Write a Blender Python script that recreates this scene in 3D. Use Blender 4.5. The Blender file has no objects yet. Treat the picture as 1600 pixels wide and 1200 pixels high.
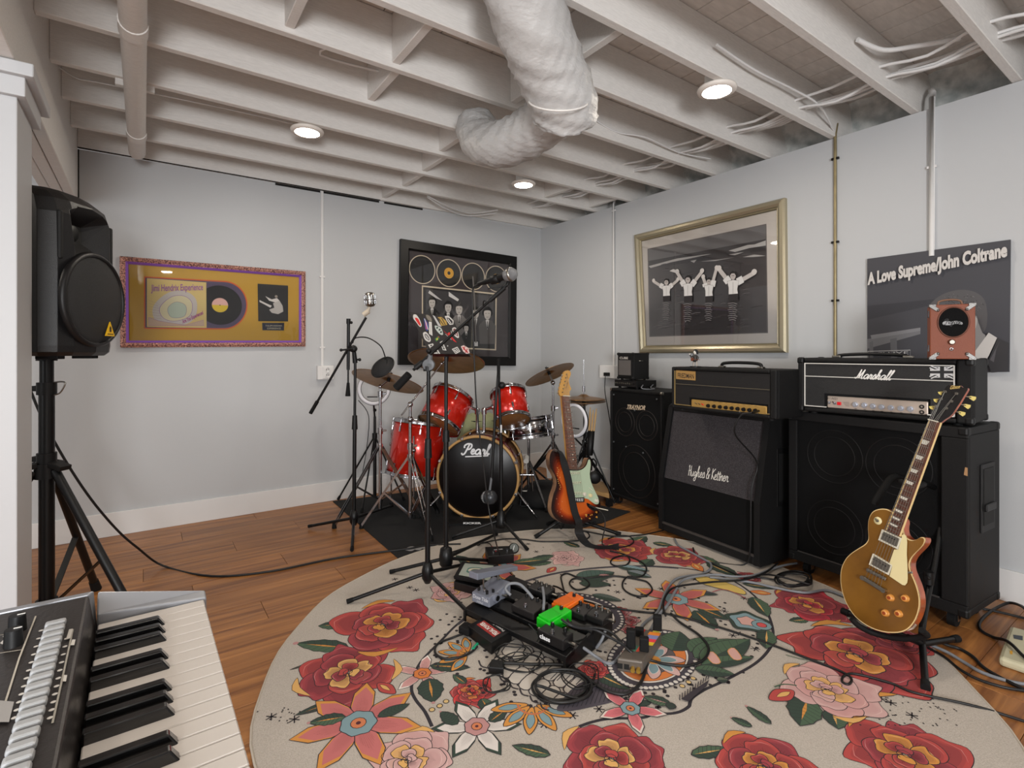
import bpy, math, random
from mathutils import Vector as V, Matrix
random.seed(7)
PI = math.pi
S = bpy.context.scene
# ---------------------------------------------------------------- camera
H, FP, HY = 1.17, 815.0, 550.0
TH = math.atan2(1153, 815)
FW = V((math.cos(TH), math.sin(TH), 0)); RT = V((math.sin(TH), -math.cos(TH), 0)); UP = V((0, 0, 1))
C0 = V((0, 0, H))
cam = bpy.data.objects.new('camera', bpy.data.cameras.new('camera')); S.collection.objects.link(cam)
cam.data.sensor_width = 36; cam.data.lens = FP / 1600 * 36; cam.data.shift_y = -50 / 1600
cam.location = C0; cam.rotation_euler = (PI / 2, 0, TH - PI / 2); cam.data.clip_start = 0.02
S.camera = cam
# ---------------------------------------------------------------- view, world, lights
S.view_settings.view_transform = 'Standard'; S.view_settings.look = 'None'
S.view_settings.exposure = -0.07; S.view_settings.gamma = 1; S.view_settings.use_curve_mapping = False
w = bpy.data.worlds.new('world'); S.world = w; w.use_nodes = True
w.node_tree.nodes['Background'].inputs[0].default_value = (0.9, 0.95, 1.0, 1)
w.node_tree.nodes['Background'].inputs[1].default_value = 0.35
def area(name, loc, target, sx, sy, power, col):
    l = bpy.data.lights.new(name, 'AREA'); l.shape = 'RECTANGLE'; l.size = sx; l.size_y = sy; l.energy = power; l.color = col
    o = bpy.data.objects.new(name, l); S.collection.objects.link(o); o.location = loc
    o.rotation_euler = (V(target) - V(loc)).to_track_quat('-Z', 'Y').to_euler(); return o
area('rear_fill', (-1.7, -2.8, 1.35), (1.6, 3.0, 1.3), 2.0, 1.4, 62, (0.95, 0.98, 1.0))  # soft fill added behind the camera to brighten the room, not a real window
area('side_fill', (-3.0, 0.4, 1.4), (2.0, 2.0, 1.0), 1.8, 1.3, 40, (0.95, 0.98, 1.0))  # added fill lamp out of view at left, stands for no actual opening
area('softbox', (-0.75, -2.4, 1.25), (1.9, 3.2, 1.45), 0.8, 0.8, 125, (0.98, 0.99, 1.0))
area('flash_bounce', (-0.1, -0.6, 0.55), (1.0, 1.3, 2.5), 1.4, 1.4, 12, (1.0, 0.98, 0.96))
LAMP_POWER, LAMP_GLOW = 7.0, 45.0
# ---------------------------------------------------------------- helpers
def ray(px, py): return FW + RT * ((px - 800) / FP) + UP * ((HY - py) / FP)
def P(px, py, d): return C0 + ray(px, py) * d
def G(px, py, z=0.0):
    r = ray(px, py); return C0 + r * ((z - H) / r.z)
def PL(px, py, p0, n):
    r = ray(px, py); return C0 + r * ((p0 - C0).dot(n) / r.dot(n))
CR = FW * (H * FP / 179) + RT * (45 / FP * H * FP / 179)
XR, YB = CR.x, CR.y
ZW = 2.425
def WB(px, py, o=0): return PL(px, py, V((0, YB - o, 0)), V((0, 1, 0)))
def WR(px, py, o=0): return PL(px, py, V((XR - o, 0, 0)), V((1, 0, 0)))
def CV(r, u, f): return RT * r + UP * u + FW * f
def lin(c):
    return tuple(((x / 255) / 12.92 if x / 255 <= 0.04045 else ((x / 255 + 0.055) / 1.055) ** 2.4) for x in c)
MATS = {}
def mat(name, rgb, rough=0.6, metal=0.0, bump=0, scale=80, var=0, coat=0, emit=0, alpha=1, spec=0.5, stretch=None, col2=None):
    if name in MATS: return MATS[name]
    m = bpy.data.materials.new(name); m.use_nodes = True; nt = m.node_tree; b = nt.nodes['Principled BSDF']
    c = lin(rgb) + (1,)
    b.inputs['Base Color'].default_value = c; b.inputs['Roughness'].default_value = rough
    b.inputs['Metallic'].default_value = metal; b.inputs['Coat Weight'].default_value = coat; b.inputs['Coat Roughness'].default_value = 0.08
    b.inputs['Specular IOR Level'].default_value = spec
    if emit: b.inputs['Emission Color'].default_value = c; b.inputs['Emission Strength'].default_value = emit
    if bump or var or col2:
        tc = nt.nodes.new('ShaderNodeTexCoord'); mp = nt.nodes.new('ShaderNodeMapping')
        nt.links.new(tc.outputs['Object'], mp.inputs[0])
        if stretch: mp.inputs['Scale'].default_value = stretch
        nz = nt.nodes.new('ShaderNodeTexNoise'); nz.inputs['Scale'].default_value = scale; nz.inputs['Detail'].default_value = 4
        nt.links.new(mp.outputs[0], nz.inputs['Vector'])
        if bump:
            bp = nt.nodes.new('ShaderNodeBump'); bp.inputs['Strength'].default_value = bump; bp.inputs['Distance'].default_value = 0.004
            nt.links.new(nz.outputs['Fac'], bp.inputs['Height']); nt.links.new(bp.outputs[0], b.inputs['Normal'])
        if var or col2:
            r = nt.nodes.new('ShaderNodeValToRGB'); nt.links.new(nz.outputs['Fac'], r.inputs[0])
            lo = tuple(x * (1 - var) for x in c[:3]) + (1,); hi = (lin(col2) if col2 else tuple(min(1, x * (1 + var)) for x in c[:3])) + (1,)
            r.color_ramp.elements[0].position = 0.35; r.color_ramp.elements[0].color = lo
            r.color_ramp.elements[1].position = 0.65; r.color_ramp.elements[1].color = hi
            nt.links.new(r.outputs[0], b.inputs['Base Color'])
    MATS[name] = m; return m
def tag(o, label=None, cat=None, group=None, kind=None):
    if label: o['label'] = label
    if cat: o['category'] = cat
    if group: o['group'] = group
    if kind: o['kind'] = kind
    return o
MW = {}
def thing(name, label, cat, loc=(0, 0, 0), rz=0.0, group=None, M=None):
    o = bpy.data.objects.new(name, None); S.collection.objects.link(o); o.empty_display_size = 0.05
    if M is None: M = Matrix.Translation(V(loc)) @ Matrix.Rotation(rz, 4, 'Z')
    o.matrix_world = M; l, q, s = M.decompose(); o.location = l; o.rotation_euler = q.to_euler()
    MW[o.name] = M; tag(o, label, cat, group); return o
def frame(o, z, x=None):
    z = V(z).normalized(); x = V(x) if x is not None else (V((1, 0, 0)) if abs(z.x) < 0.9 else V((0, 1, 0)))
    x = (x - z * x.dot(z)).normalized(); y = z.cross(x)
    M = Matrix((x, y, z)).transposed().to_4x4(); M.translation = V(o); return M
def smooth(pts, n=6, closed=False):
    p = [V(q) for q in pts]; out = []; L = len(p)
    rng = range(L) if closed else range(L - 1)
    for i in rng:
        if closed: a, b, c, d = p[(i - 1) % L], p[i], p[(i + 1) % L], p[(i + 2) % L]
        else: a, b, c, d = p[max(i - 1, 0)], p[i], p[i + 1], p[min(i + 2, L - 1)]
        for k in range(n):
            t = k / n
            out.append(0.5 * ((2 * b) + (c - a) * t + (2 * a - 5 * b + 4 * c - d) * t * t + (3 * b - a - 3 * c + d) * t ** 3))
    if not closed: out.append(p[-1])
    return out
class MB:
    def __init__(s, T=None): s.v = []; s.f = []; s.mi = []; s.sm = []; s.T = T
    def add(s, pts, faces, m=0, sm=False):
        b = len(s.v)
        s.v += [(s.T @ V(p)) if s.T else V(p) for p in pts]
        for f in faces: s.f.append(tuple(b + i for i in f)); s.mi.append(m); s.sm.append(sm)
        return s
    def box(s, x0, x1, y0, y1, z0, z1, m=0):
        return s.add([(x, y, z) for x in (x0, x1) for y in (y0, y1) for z in (z0, z1)],
                     [(0, 1, 3, 2), (4, 6, 7, 5), (0, 4, 5, 1), (2, 3, 7, 6), (0, 2, 6, 4), (1, 5, 7, 3)], m)
    def hexa(s, b, t, m=0):                       # bottom quad, top quad
        return s.add(list(b) + list(t), [(0, 3, 2, 1), (4, 5, 6, 7), (0, 1, 5, 4), (1, 2, 6, 5), (2, 3, 7, 6), (3, 0, 4, 7)], m)
    def bar(s, p0, p1, wd, th, up=(0, 0, 1), m=0):
        p0, p1 = V(p0), V(p1); d = (p1 - p0).normalized(); up = V(up)
        x = d.cross(up).normalized() * wd / 2; y = x.cross(d).normalized() * th / 2
        q = lambda p: [p - x - y, p + x - y, p + x + y, p - x + y]
        return s.hexa(q(p0), q(p1), m)
    def cyl(s, p0, p1, r0, r1=None, n=16, m=0, caps=True):
        p0, p1 = V(p0), V(p1); r1 = r0 if r1 is None else r1; M = frame((0, 0, 0), p1 - p0)
        ring = [M @ V((math.cos(2 * PI * i / n), math.sin(2 * PI * i / n), 0)) for i in range(n)]
        s.add([p0 + q * r0 for q in ring] + [p1 + q * r1 for q in ring], [(i, (i + 1) % n, n + (i + 1) % n, n + i) for i in range(n)], m, True)
        if caps:
            if r0 > 0: s.add([p0 + q * r0 for q in ring], [tuple(reversed(range(n)))], m)
            if r1 > 0: s.add([p1 + q * r1 for q in ring], [tuple(range(n))], m)
        return s
    def tube(s, pts, r, n=8, m=0, closed=False):
        p = [V(q) for q in pts]; L = len(p); rings = []; prev = None
        for i in range(L):
            if closed: d = p[(i + 1) % L] - p[i - 1]
            else: d = p[min(i + 1, L - 1)] - p[max(i - 1, 0)]
            if d.length < 1e-9: d = V((0, 0, 1))
            d.normalize()
            if prev is None:
                x = d.orthogonal().normalized()
            else:
                x = prev - d * prev.dot(d)
                x = x.normalized() if x.length > 1e-6 else d.orthogonal().normalized()
            prev = x; y = d.cross(x); rr = r[i] if isinstance(r, (list, tuple)) else r
            rings += [p[i] + (x * math.cos(2 * PI * k / n) + y * math.sin(2 * PI * k / n)) * rr for k in range(n)]
        fs = []
        for i in range(L if closed else L - 1):
            a, b = i * n, ((i + 1) % L) * n
            fs += [(a + k, a + (k + 1) % n, b + (k + 1) % n, b + k) for k in range(n)]
        s.add(rings, fs, m, True)
        if not closed:
            s.add(rings[:n], [tuple(reversed(range(n)))], m); s.add(rings[-n:], [tuple(range(n))], m)
        return s
    def lathe(s, prof, o=(0, 0, 0), ax=(0, 0, 1), n=32, m=0, closed=False, sm=True):   # prof = (r, h)
        M = frame(o, ax); L = len(prof); pts = []
        for r, h in prof: pts += [M @ V((r * math.cos(2 * PI * k / n), r * math.sin(2 * PI * k / n), h)) for k in range(n)]
        fs = []
        for i in range(L if closed else L - 1):
            a, b = i * n, ((i + 1) % L) * n
            fs += [(a + k, a + (k + 1) % n, b + (k + 1) % n, b + k) for k in range(n)]
        return s.add(pts, fs, m, sm)
    def prism(s, poly, z0, z1, M=None, m=0, m2=None, smooth_side=False):
        n = len(poly); T = M or Matrix()
        a = [T @ V((p[0], p[1], z0)) for p in poly]; b = [T @ V((p[0], p[1], z1)) for p in poly]
        s.add(a, [tuple(reversed(range(n)))], m); s.add(b, [tuple(range(n))], m)
        return s.add(a + b, [(i, (i + 1) % n, n + (i + 1) % n, n + i) for i in range(n)], m if m2 is None else m2, smooth_side)
    def slab(s, poly, off, m=0, m2=None, sm=False):           # closed 3D planar polygon extruded by vector off
        n = len(poly); a = [V(p) for p in poly]; b = [p + off for p in a]
        s.add(a, [tuple(range(n))], m); s.add(b, [tuple(reversed(range(n)))], m)
        return s.add(a + b, [(i, n + i, n + (i + 1) % n, (i + 1) % n) for i in range(n)], m if m2 is None else m2, sm)
    def ball(s, c, r, n=12, m=0, sc=(1, 1, 1)):
        c = V(c); pts = []; k = n // 2
        for j in range(k + 1):
            t = PI * j / k
            for i in range(n): pts.append(c + V((math.sin(t) * math.cos(2 * PI * i / n) * sc[0], math.sin(t) * math.sin(2 * PI * i / n) * sc[1], math.cos(t) * sc[2])) * r)
        return s.add(pts, [(j * n + i, (j + 1) * n + i, (j + 1) * n + (i + 1) % n, j * n + (i + 1) % n) for j in range(k) for i in range(n)], m, True)
    def quad(s, a, b, c, d, m=0): return s.add([a, b, c, d], [(0, 1, 2, 3)], m)
    def build(s, name, mats, parent=None, bev=0, world=True, label=None, seg=2, kind=None, M=None):
        if not isinstance(mats, (list, tuple)): mats = [mats]
        me = bpy.data.meshes.new(name)
        if M is None: M = MW[parent.name] if parent is not None else Matrix()
        inv = M.inverted() if world else Matrix()
        me.from_pydata([tuple(inv @ p) for p in s.v], [], s.f)
        for m in mats: me.materials.append(m)
        for i, p in enumerate(me.polygons): p.material_index = s.mi[i]; p.use_smooth = s.sm[i]
        me.validate(); me.update()
        o = bpy.data.objects.new(name, me); S.collection.objects.link(o)
        if parent is not None: o.parent = parent; MW[o.name] = M
        else: o.matrix_world = M; o.location = M.translation; o.rotation_euler = M.to_euler(); MW[o.name] = M
        if bev:
            b = o.modifiers.new('bevel', 'BEVEL'); b.width = bev; b.segments = seg; b.limit_method = 'ANGLE'; b.angle_limit = 0.6; b.harden_normals = False
        if label: o['label'] = label
        if kind: o['kind'] = kind
        return o
def dup(o, parent=None):
    c = o.copy(); S.collection.objects.link(c)
    if parent is not None: c.parent = parent
    MW[c.name] = MW.get(o.name, Matrix())
    for ch in [x for x in S.collection.objects if x.parent == o]: dup(ch, c)
    return c
def subdup(o, parent, M):                       # a copy of part o under parent, moved by M (in parent space)
    c = o.copy(); S.collection.objects.link(c); c.parent = parent; c.matrix_basis = M @ o.matrix_basis; MW[c.name] = MW[o.name]
    for ch in [x for x in S.collection.objects if x.parent == o]:
        d = ch.copy(); S.collection.objects.link(d); d.parent = c; MW[d.name] = MW[o.name]
    return c
INK = {}
def ink(col, rough=0.75, metal=0):
    k = (tuple(int(c) for c in col), rough, metal)
    if k not in INK: INK[k] = mat('ink_%d_%d_%d_%d' % (*k[0], int(rough * 100)) + ('m' if metal else ''), col, rough, metal)
    return INK[k]
class Art:
    """flat print: coloured polygons lying on a plane; fn maps input coordinates to points of that plane"""
    def __init__(s, fn, n, off=0.0006, step=0.000015, rough=0.75): s.fn = fn; s.n = V(n).normalized(); s.o = off; s.st = step; s.mb = MB(); s.cols = []; s.rough = rough
    def ci(s, col):
        m = ink(col, s.rough) if isinstance(col, (tuple, list)) else col
        if m not in s.cols: s.cols.append(m)
        return s.cols.index(m)
    def pt(s, p): return V(p) if len(p) == 3 else s.fn(p[0], p[1])
    def fill3(s, q, col):
        s.o += s.st; s.mb.add([p + s.n * s.o for p in q], [tuple(range(len(q)))], s.ci(col)); return s
    def fill(s, pts, col, line=None, w=0.003, sm=0):
        q = [s.pt(p) for p in pts]
        if sm: q = smooth(q, sm, True)
        s.fill3(q, col)
        if line: s.line3(q + [q[0]], w, line)
        return s
    def line3(s, q, w, col, taper=False):
        s.o += s.st; L = len(q); pts = []
        for i in range(L):
            d = q[min(i + 1, L - 1)] - q[max(i - 1, 0)]
            if d.length < 1e-9: d = V((1, 0, 0))
            x = d.cross(s.n).normalized() * (w / 2) * (1 if not taper else max(0.15, 1 - abs(2 * i / (L - 1) - 1)))
            pts += [q[i] + x + s.n * s.o, q[i] - x + s.n * s.o]
        s.mb.add(pts, [(2 * i, 2 * i + 1, 2 * i + 3, 2 * i + 2) for i in range(L - 1)], s.ci(col)); return s
    def line(s, pts, w, col, sm=0, closed=False):
        q = [s.pt(p) for p in pts]
        if sm: q = smooth(q, sm, closed)
        if closed: q = q + [q[0]]
        return s.line3(q, w, col)
    def disc(s, c, r, col, n=16, ex=None, ry=None):
        c = s.pt(c); M = frame(c, s.n, ex)
        return s.fill3([M @ V((math.cos(2 * PI * i / n) * r, math.sin(2 * PI * i / n) * (ry or r), 0)) for i in range(n)], col)
    def build(s, name, parent, label=None, kind=None): return s.mb.build(name, s.cols, parent, label=label, kind=kind)
def text(art, s, ll, lr, ul, col, shear=0.0, bold=0.0):
    cu = bpy.data.curves.new('t', 'FONT'); cu.body = s; cu.shear = shear; cu.offset = bold; cu.resolution_u = 3
    o = bpy.data.objects.new('t', cu); S.collection.objects.link(o)
    me = bpy.data.meshes.new_from_object(o.evaluated_get(bpy.context.evaluated_depsgraph_get()))
    xs = [v.co.x for v in me.vertices]; ys = [v.co.y for v in me.vertices]
    if xs:
        x0, x1, y0, y1 = min(xs), max(xs), min(ys), max(ys)
        a, b, c = art.pt(ll), art.pt(lr), art.pt(ul); art.o += art.st
        art.mb.add([a + (b - a) * ((v.co.x - x0) / (x1 - x0)) + (c - a) * ((v.co.y - y0) / (y1 - y0)) + art.n * art.o for v in me.vertices],
                   [tuple(p.vertices) for p in me.polygons], art.ci(col))
    bpy.data.objects.remove(o); bpy.data.curves.remove(cu); bpy.data.meshes.remove(me)
SC = {'a': (.62, [[(.5, .42), (.3, .5), (.08, .3), (.1, .05), (.3, 0), (.46, .2), (.52, .48)], [(.52, .48), (.48, .1), (.58, 0), (.66, .1)]]),
      'r': (.46, [[(0, .1), (.15, .52), (.2, .42), (.36, .46)], [(.34, .46), (.3, .1), (.4, 0), (.5, .1)]]),
      's': (.42, [[(0, .1), (.25, .55), (.36, .2), (.22, 0), (.06, .06)], [(.22, 0), (.46, .1)]]),
      'h': (.56, [[(0, .1), (.25, .7), (.3, 1), (.18, .95), (.1, 0)], [(.12, .25), (.3, .5), (.4, .4), (.36, .1), (.46, 0), (.58, .1)]]),
      'l': (.33, [[(0, .1), (.25, .7), (.3, 1), (.18, .95), (.12, .2), (.2, 0), (.36, .1)]]),
      'e': (.42, [[(0, .15), (.3, .3), (.3, .48), (.15, .45), (.08, .15), (.22, 0), (.45, .1)]]),
      'M': (.98, [[(-.05, .15), (.05, 0), (.2, .2), (.34, 1)], [(.34, 1), (.42, .1)], [(.42, .1), (.78, 1)], [(.78, 1), (.74, .2), (.82, 0), (1, .1)]]),
      'P': (.66, [[(-.2, .1), (-.08, -.08), (.1, 0), (.22, .3), (.42, 1)], [(0, .6), (-.02, .85), (.25, 1.05), (.6, 1), (.66, .75), (.5, .5), (.26, .48)]]),
      'H': (.52, [[(0, .85), (.1, 1), (.1, 0)], [(.4, 1), (.42, 0)], [(0, .45), (.5, .6)]]),
      'u': (.5, [[(0, .45), (.08, .1), (.2, 0), (.35, .2), (.4, .48)], [(.4, .48), (.4, .1), (.55, .05)]]),
      'g': (.48, [[(.4, .4), (.2, .48), (.08, .25), (.2, .05), (.4, .3), (.42, .45)], [(.42, .45), (.4, -.25), (.2, -.4), (.1, -.2), (.55, .1)]]),
      '&': (.6, [[(.5, 0), (.1, .75), (.25, 1), (.4, .8), (.05, .3), (.15, 0), (.4, .1), (.55, .45)]]),
      'K': (.46, [[(.1, 1), (.08, 0)], [(.5, 1), (.1, .5), (.5, 0)]]), 't': (.3, [[(.15, .8), (.12, .05), (.3, .05)], [(0, .55), (.35, .6)]]),
      'n': (.4, [[(0, .45), (.02, 0)], [(.02, .2), (.2, .48), (.3, .4), (.3, .05), (.42, .05)]]),
      'i': (.24, [[(0, .1), (.1, .48), (.1, .1), (.24, .08)]]), 'o': (.42, [[(.3, .48), (.08, .35), (.08, .08), (.25, 0), (.4, .2), (.36, .45), (.3, .48)]]),
      'z': (.4, [[(0, .45), (.34, .48), (.05, .02), (.4, .05)]]), ' ': (.25, [])}
def script(art, s, ll, lr, ul, col, w=0.12, shear=0.0):
    tot = sum(SC[c][0] for c in s); a, b, c3 = art.pt(ll), art.pt(lr), art.pt(ul); x = 0; hh = (c3 - a).length
    for ch in s:
        for st in SC[ch][1]:
            q = smooth([a + (b - a) * ((x + px + shear * py) / tot) + (c3 - a) * py for px, py in st], 4)
            art.line3(q, w * hh, col)
        x += SC[ch][0]
# ---------------------------------------------------------------- materials
white_paint = mat('white_paint', (214, 210, 206), 0.55, bump=0.15, scale=40)
joist_paint = mat('joist_paint', (222, 219, 215), 0.6, bump=0.25, scale=25, stretch=(1, 6, 6), var=0.04)
board_paint = mat('board_paint', (208, 202, 196), 0.65, bump=0.3, scale=12, stretch=(1, 5, 5), var=0.06)
wall_paint = mat('wall_paint', (190, 192, 194), 0.7, bump=0.04, scale=120)
trim_paint = mat('trim_paint', (222, 221, 220), 0.45)
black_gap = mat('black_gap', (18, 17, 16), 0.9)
black_metal = mat('black_metal', (12, 12, 13), 0.4, spec=0.35)
black_plastic = mat('black_plastic', (12, 12, 13), 0.5, spec=.35)
black_rubber = mat('black_rubber', (11, 11, 12), 0.75, spec=.3)
grey_plastic = mat('grey_plastic', (92, 94, 98), 0.45)
chrome = mat('chrome', (176, 176, 180), 0.16, 1.0)
nickel = mat('nickel', (150, 146, 138), 0.3, 1.0)
tolex = mat('black_tolex', (15, 15, 16), 0.6, bump=0.5, scale=420, spec=.3)
grille_black = mat('black_grille_cloth', (11, 11, 12), 0.9, bump=0.4, scale=600, spec=.2)
cable_black = mat('black_cable', (13, 13, 14), 0.5)
cable_grey = mat('grey_cable', (120, 123, 128), 0.5)
def glassmat():
    m = bpy.data.materials.new('picture_glass'); m.use_nodes = True; nt = m.node_tree; nt.nodes.clear()
    o = nt.nodes.new('ShaderNodeOutputMaterial'); mx = nt.nodes.new('ShaderNodeMixShader'); t = nt.nodes.new('ShaderNodeBsdfTransparent'); g = nt.nodes.new('ShaderNodeBsdfGlossy'); f = nt.nodes.new('ShaderNodeFresnel')
    g.inputs['Roughness'].default_value = 0.02; f.inputs[0].default_value = 1.45
    nt.links.new(f.outputs[0], mx.inputs[0]); nt.links.new(t.outputs[0], mx.inputs[1]); nt.links.new(g.outputs[0], mx.inputs[2]); nt.links.new(mx.outputs[0], o.inputs[0]); return m
glass = glassmat()
def woodmat(name, c1, c2, rough=0.38, sc=(0.7, 14, 14), rnd=True, coat=0.0):
    m = bpy.data.materials.new(name); m.use_nodes = True; nt = m.node_tree; b = nt.nodes['Principled BSDF']
    tc = nt.nodes.new('ShaderNodeTexCoord'); mp = nt.nodes.new('ShaderNodeMapping'); oi = nt.nodes.new('ShaderNodeObjectInfo')
    ad = nt.nodes.new('ShaderNodeVectorMath'); ad.operation = 'MULTIPLY_ADD'; ad.inputs[1].default_value = (1, 1, 1)
    cb = nt.nodes.new('ShaderNodeCombineXYZ'); mu = nt.nodes.new('ShaderNodeMath'); mu.operation = 'MULTIPLY'; mu.inputs[1].default_value = 37.0
    nt.links.new(oi.outputs['Random'], mu.inputs[0]); nt.links.new(mu.outputs[0], cb.inputs[0]); nt.links.new(mu.outputs[0], cb.inputs[1])
    nt.links.new(tc.outputs['Object'], ad.inputs[0]); nt.links.new(cb.outputs[0], ad.inputs[2])
    nt.links.new(ad.outputs[0], mp.inputs[0]); mp.inputs['Scale'].default_value = sc
    n1 = nt.nodes.new('ShaderNodeTexNoise'); n1.inputs['Scale'].default_value = 1.6; n1.inputs['Detail'].default_value = 6; n1.inputs['Roughness'].default_value = 0.62; n1.inputs['Distortion'].default_value = 0.6
    nt.links.new(mp.outputs[0], n1.inputs['Vector'])
    r = nt.nodes.new('ShaderNodeValToRGB'); r.color_ramp.elements[0].position = 0.32; r.color_ramp.elements[1].position = 0.68
    r.color_ramp.elements[0].color = lin(c1) + (1,); r.color_ramp.elements[1].color = lin(c2) + (1,)
    nt.links.new(n1.outputs['Fac'], r.inputs[0])
    hs = nt.nodes.new('ShaderNodeHueSaturation'); mr = nt.nodes.new('ShaderNodeMapRange'); mr.inputs[3].default_value = 0.9 if rnd else 1; mr.inputs[4].default_value = 1.08 if rnd else 1
    nt.links.new(oi.outputs['Random'], mr.inputs[0]); nt.links.new(mr.outputs[0], hs.inputs['Value']); nt.links.new(r.outputs[0], hs.inputs['Color'])
    nt.links.new(hs.outputs[0], b.inputs['Base Color']); b.inputs['Roughness'].default_value = rough; b.inputs['Coat Weight'].default_value = coat
    bp = nt.nodes.new('ShaderNodeBump'); bp.inputs['Strength'].default_value = 0.12; bp.inputs['Distance'].default_value = 0.002
    nt.links.new(n1.outputs['Fac'], bp.inputs['Height']); nt.links.new(bp.outputs[0], b.inputs['Normal'])
    return m
floor_wood = woodmat('floor_wood', (112, 66, 32), (180, 122, 66))
# ---------------------------------------------------------------- room shell
X0, Y0 = -3.2, -3.0
def struct(mb, name, m, **k): o = mb.build(name, m, **k); o['kind'] = 'structure'; return o
fl = struct(MB().box(X0, XR + .5, Y0, YB + .3, -.12, -.004), 'floor', mat('underlay', (60, 38, 22), 0.9))
pl = MB().box(-.6, .6, -.095, .095, 0, .004, 0)
first = None; yy = -0.55; row = 0
while yy < YB - .0:
    xx = -2.0 + [0, .45, .85, .2, .65][row % 5] - .4
    while xx < XR:
        if first is None:
            first = pl.build('plank', floor_wood, fl, world=False, bev=0.0012, seg=1); o = first
        else:
            o = first.copy(); S.collection.objects.link(o); MW[o.name] = Matrix()
        o.location = (xx + .6, yy + .095, -.004); o.scale = (1.1985 / 1.2, .1885 / .19, 1)
        xx += 1.2
    yy += .19; row += 1
bw = MB().box(X0 - .1, XR, YB, YB + .12, 0, ZW)
wb = struct(bw, 'wall_back', wall_paint)
wr = struct(MB().box(XR, XR + .1, Y0, YB + .12, 0, ZW), 'wall_right', wall_paint)
struct(MB().box(X0 - .1, X0, Y0, YB, 0, ZW + .25), 'wall_left', wall_paint)
struct(MB().box(X0, XR, Y0 - .1, Y0, 0, ZW + .25), 'wall_front', wall_paint)
struct(MB().box(X0, XR - .014, YB - .014, YB, 0, .15), 'baseboard_back', trim_paint, bev=.003)
struct(MB().box(XR - .014, XR, Y0, YB, 0, .15), 'baseboard_right', trim_paint, bev=.003)
ce = struct(MB().box(X0, XR + .5, Y0, YB + .35, ZW + .262, ZW + .3), 'ceiling', board_paint)
# subfloor boards above the joists
bd = None; k = 0; xx = X0
brd = MB().box(-.068, .068, Y0, YB + .35, 0, .02)
while xx < XR + .45:
    if bd is None: bd = brd.build('ceiling_board', board_paint, ce, world=False, bev=.0015, seg=1); o = bd
    else: o = bd.copy(); S.collection.objects.link(o); MW[o.name] = Matrix()
    o.location = (xx + .07, 0, ZW + .24); xx += .14
JY = [YB - .395 * (i + 1) + .0 for i in range(18)]
JY = [3.785 - .395 * i for i in range(17)]
BX = -.33
j0 = None
for i, y in enumerate(JY):
    if j0 is None: j0 = MB().box(BX, XR + .36, -.019, .019, 0, .235).build('joist', joist_paint, ce, world=False, bev=.003, seg=1); o = j0
    else: o = j0.copy(); S.collection.objects.link(o); MW[o.name] = Matrix()
    o.location = (0, y, ZW + .003)
o = j0.copy(); S.collection.objects.link(o); MW[o.name] = Matrix(); o.location = (0, YB - .012, ZW + .003)
j1 = None
for i, y in enumerate(JY[:9]):
    if j1 is None: j1 = MB().box(X0, BX - .14, -.019, .019, 0, .235).build('joist', joist_paint, ce, world=False, bev=.003, seg=1); o = j1
    else: o = j1.copy(); S.collection.objects.link(o); MW[o.name] = Matrix()
    o.location = (0, y, ZW + .003)
# blocking between the joists
bk = None
def block(px, j, ang=0):                     # blocking in bay j (between JY[j-1] and JY[j]) seen at pixel px
    global bk
    y = (JY[j] + (JY[j - 1] if j else YB - .03)) / 2; r = ray(px, 300); x = r.x * y / r.y
    if bk is None: bk = MB().box(-.019, .019, -.178, .178, .02, .235).build('blocking', joist_paint, ce, world=False, bev=.003, seg=1); o = bk
    else: o = bk.copy(); S.collection.objects.link(o); MW[o.name] = Matrix()
    o.location = (x, y, ZW + .003); o.rotation_euler = (0, 0, ang)
for px, j in [(613, 0), (647, 1), (681, 2), (711, 3), (600, 4), (645, 5), (470, 5), (503, 6), (310, 6), (320, 7), (120, 6), (835, 5), (875, 2), (945, 2), (1008, 2), (925, 6), (560, 8)]: block(px, j)
# dropped beam over the post
bm = MB().box(BX - .145, BX - .1, Y0, YB - .004, 2.09, ZW + .24).build('beam_ply', joist_paint, ce, bev=.003, seg=1)
MB().box(BX - .097, BX - .049, Y0, YB - .004, 2.088, ZW + .24).build('beam_ply', joist_paint, ce, bev=.003, seg=1)
MB().box(BX - .046, BX, Y0, YB - .004, 2.09, ZW + .24).build('beam_ply', joist_paint, ce, bev=.003, seg=1)
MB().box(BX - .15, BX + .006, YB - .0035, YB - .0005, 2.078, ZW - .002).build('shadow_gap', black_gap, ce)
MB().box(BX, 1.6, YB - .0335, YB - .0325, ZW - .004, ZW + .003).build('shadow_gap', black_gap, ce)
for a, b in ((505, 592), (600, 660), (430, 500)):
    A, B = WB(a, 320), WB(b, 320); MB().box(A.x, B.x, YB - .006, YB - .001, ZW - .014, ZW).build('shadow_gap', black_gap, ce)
# rim and insulation beyond the right wall
foam = mat('spray_foam', (176, 180, 178), 0.85, bump=1.0, scale=14, col2=(206, 206, 202), var=0.18)
fb = MB(); n = 110; 
for i in range(n):
    for k2 in range(5): fb.v.append(V((XR + .28 + .05 * random.random() - .05 * k2, Y0 + (YB - Y0 + .2) * i / (n - 1), ZW - .12 + .1 * k2 + .05 * random.random())))
for i in range(n - 1):
    for k2 in range(4): a = i * 5 + k2; fb.f.append((a, a + 5, a + 6, a + 1)); fb.mi.append(0); fb.sm.append(True)
fb.build('insulation', foam, ce)
MB().box(XR + .1, XR + .4, Y0, YB + .2, ZW - .2, ZW - .14).build('insulation_ledge', foam, ce)
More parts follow.
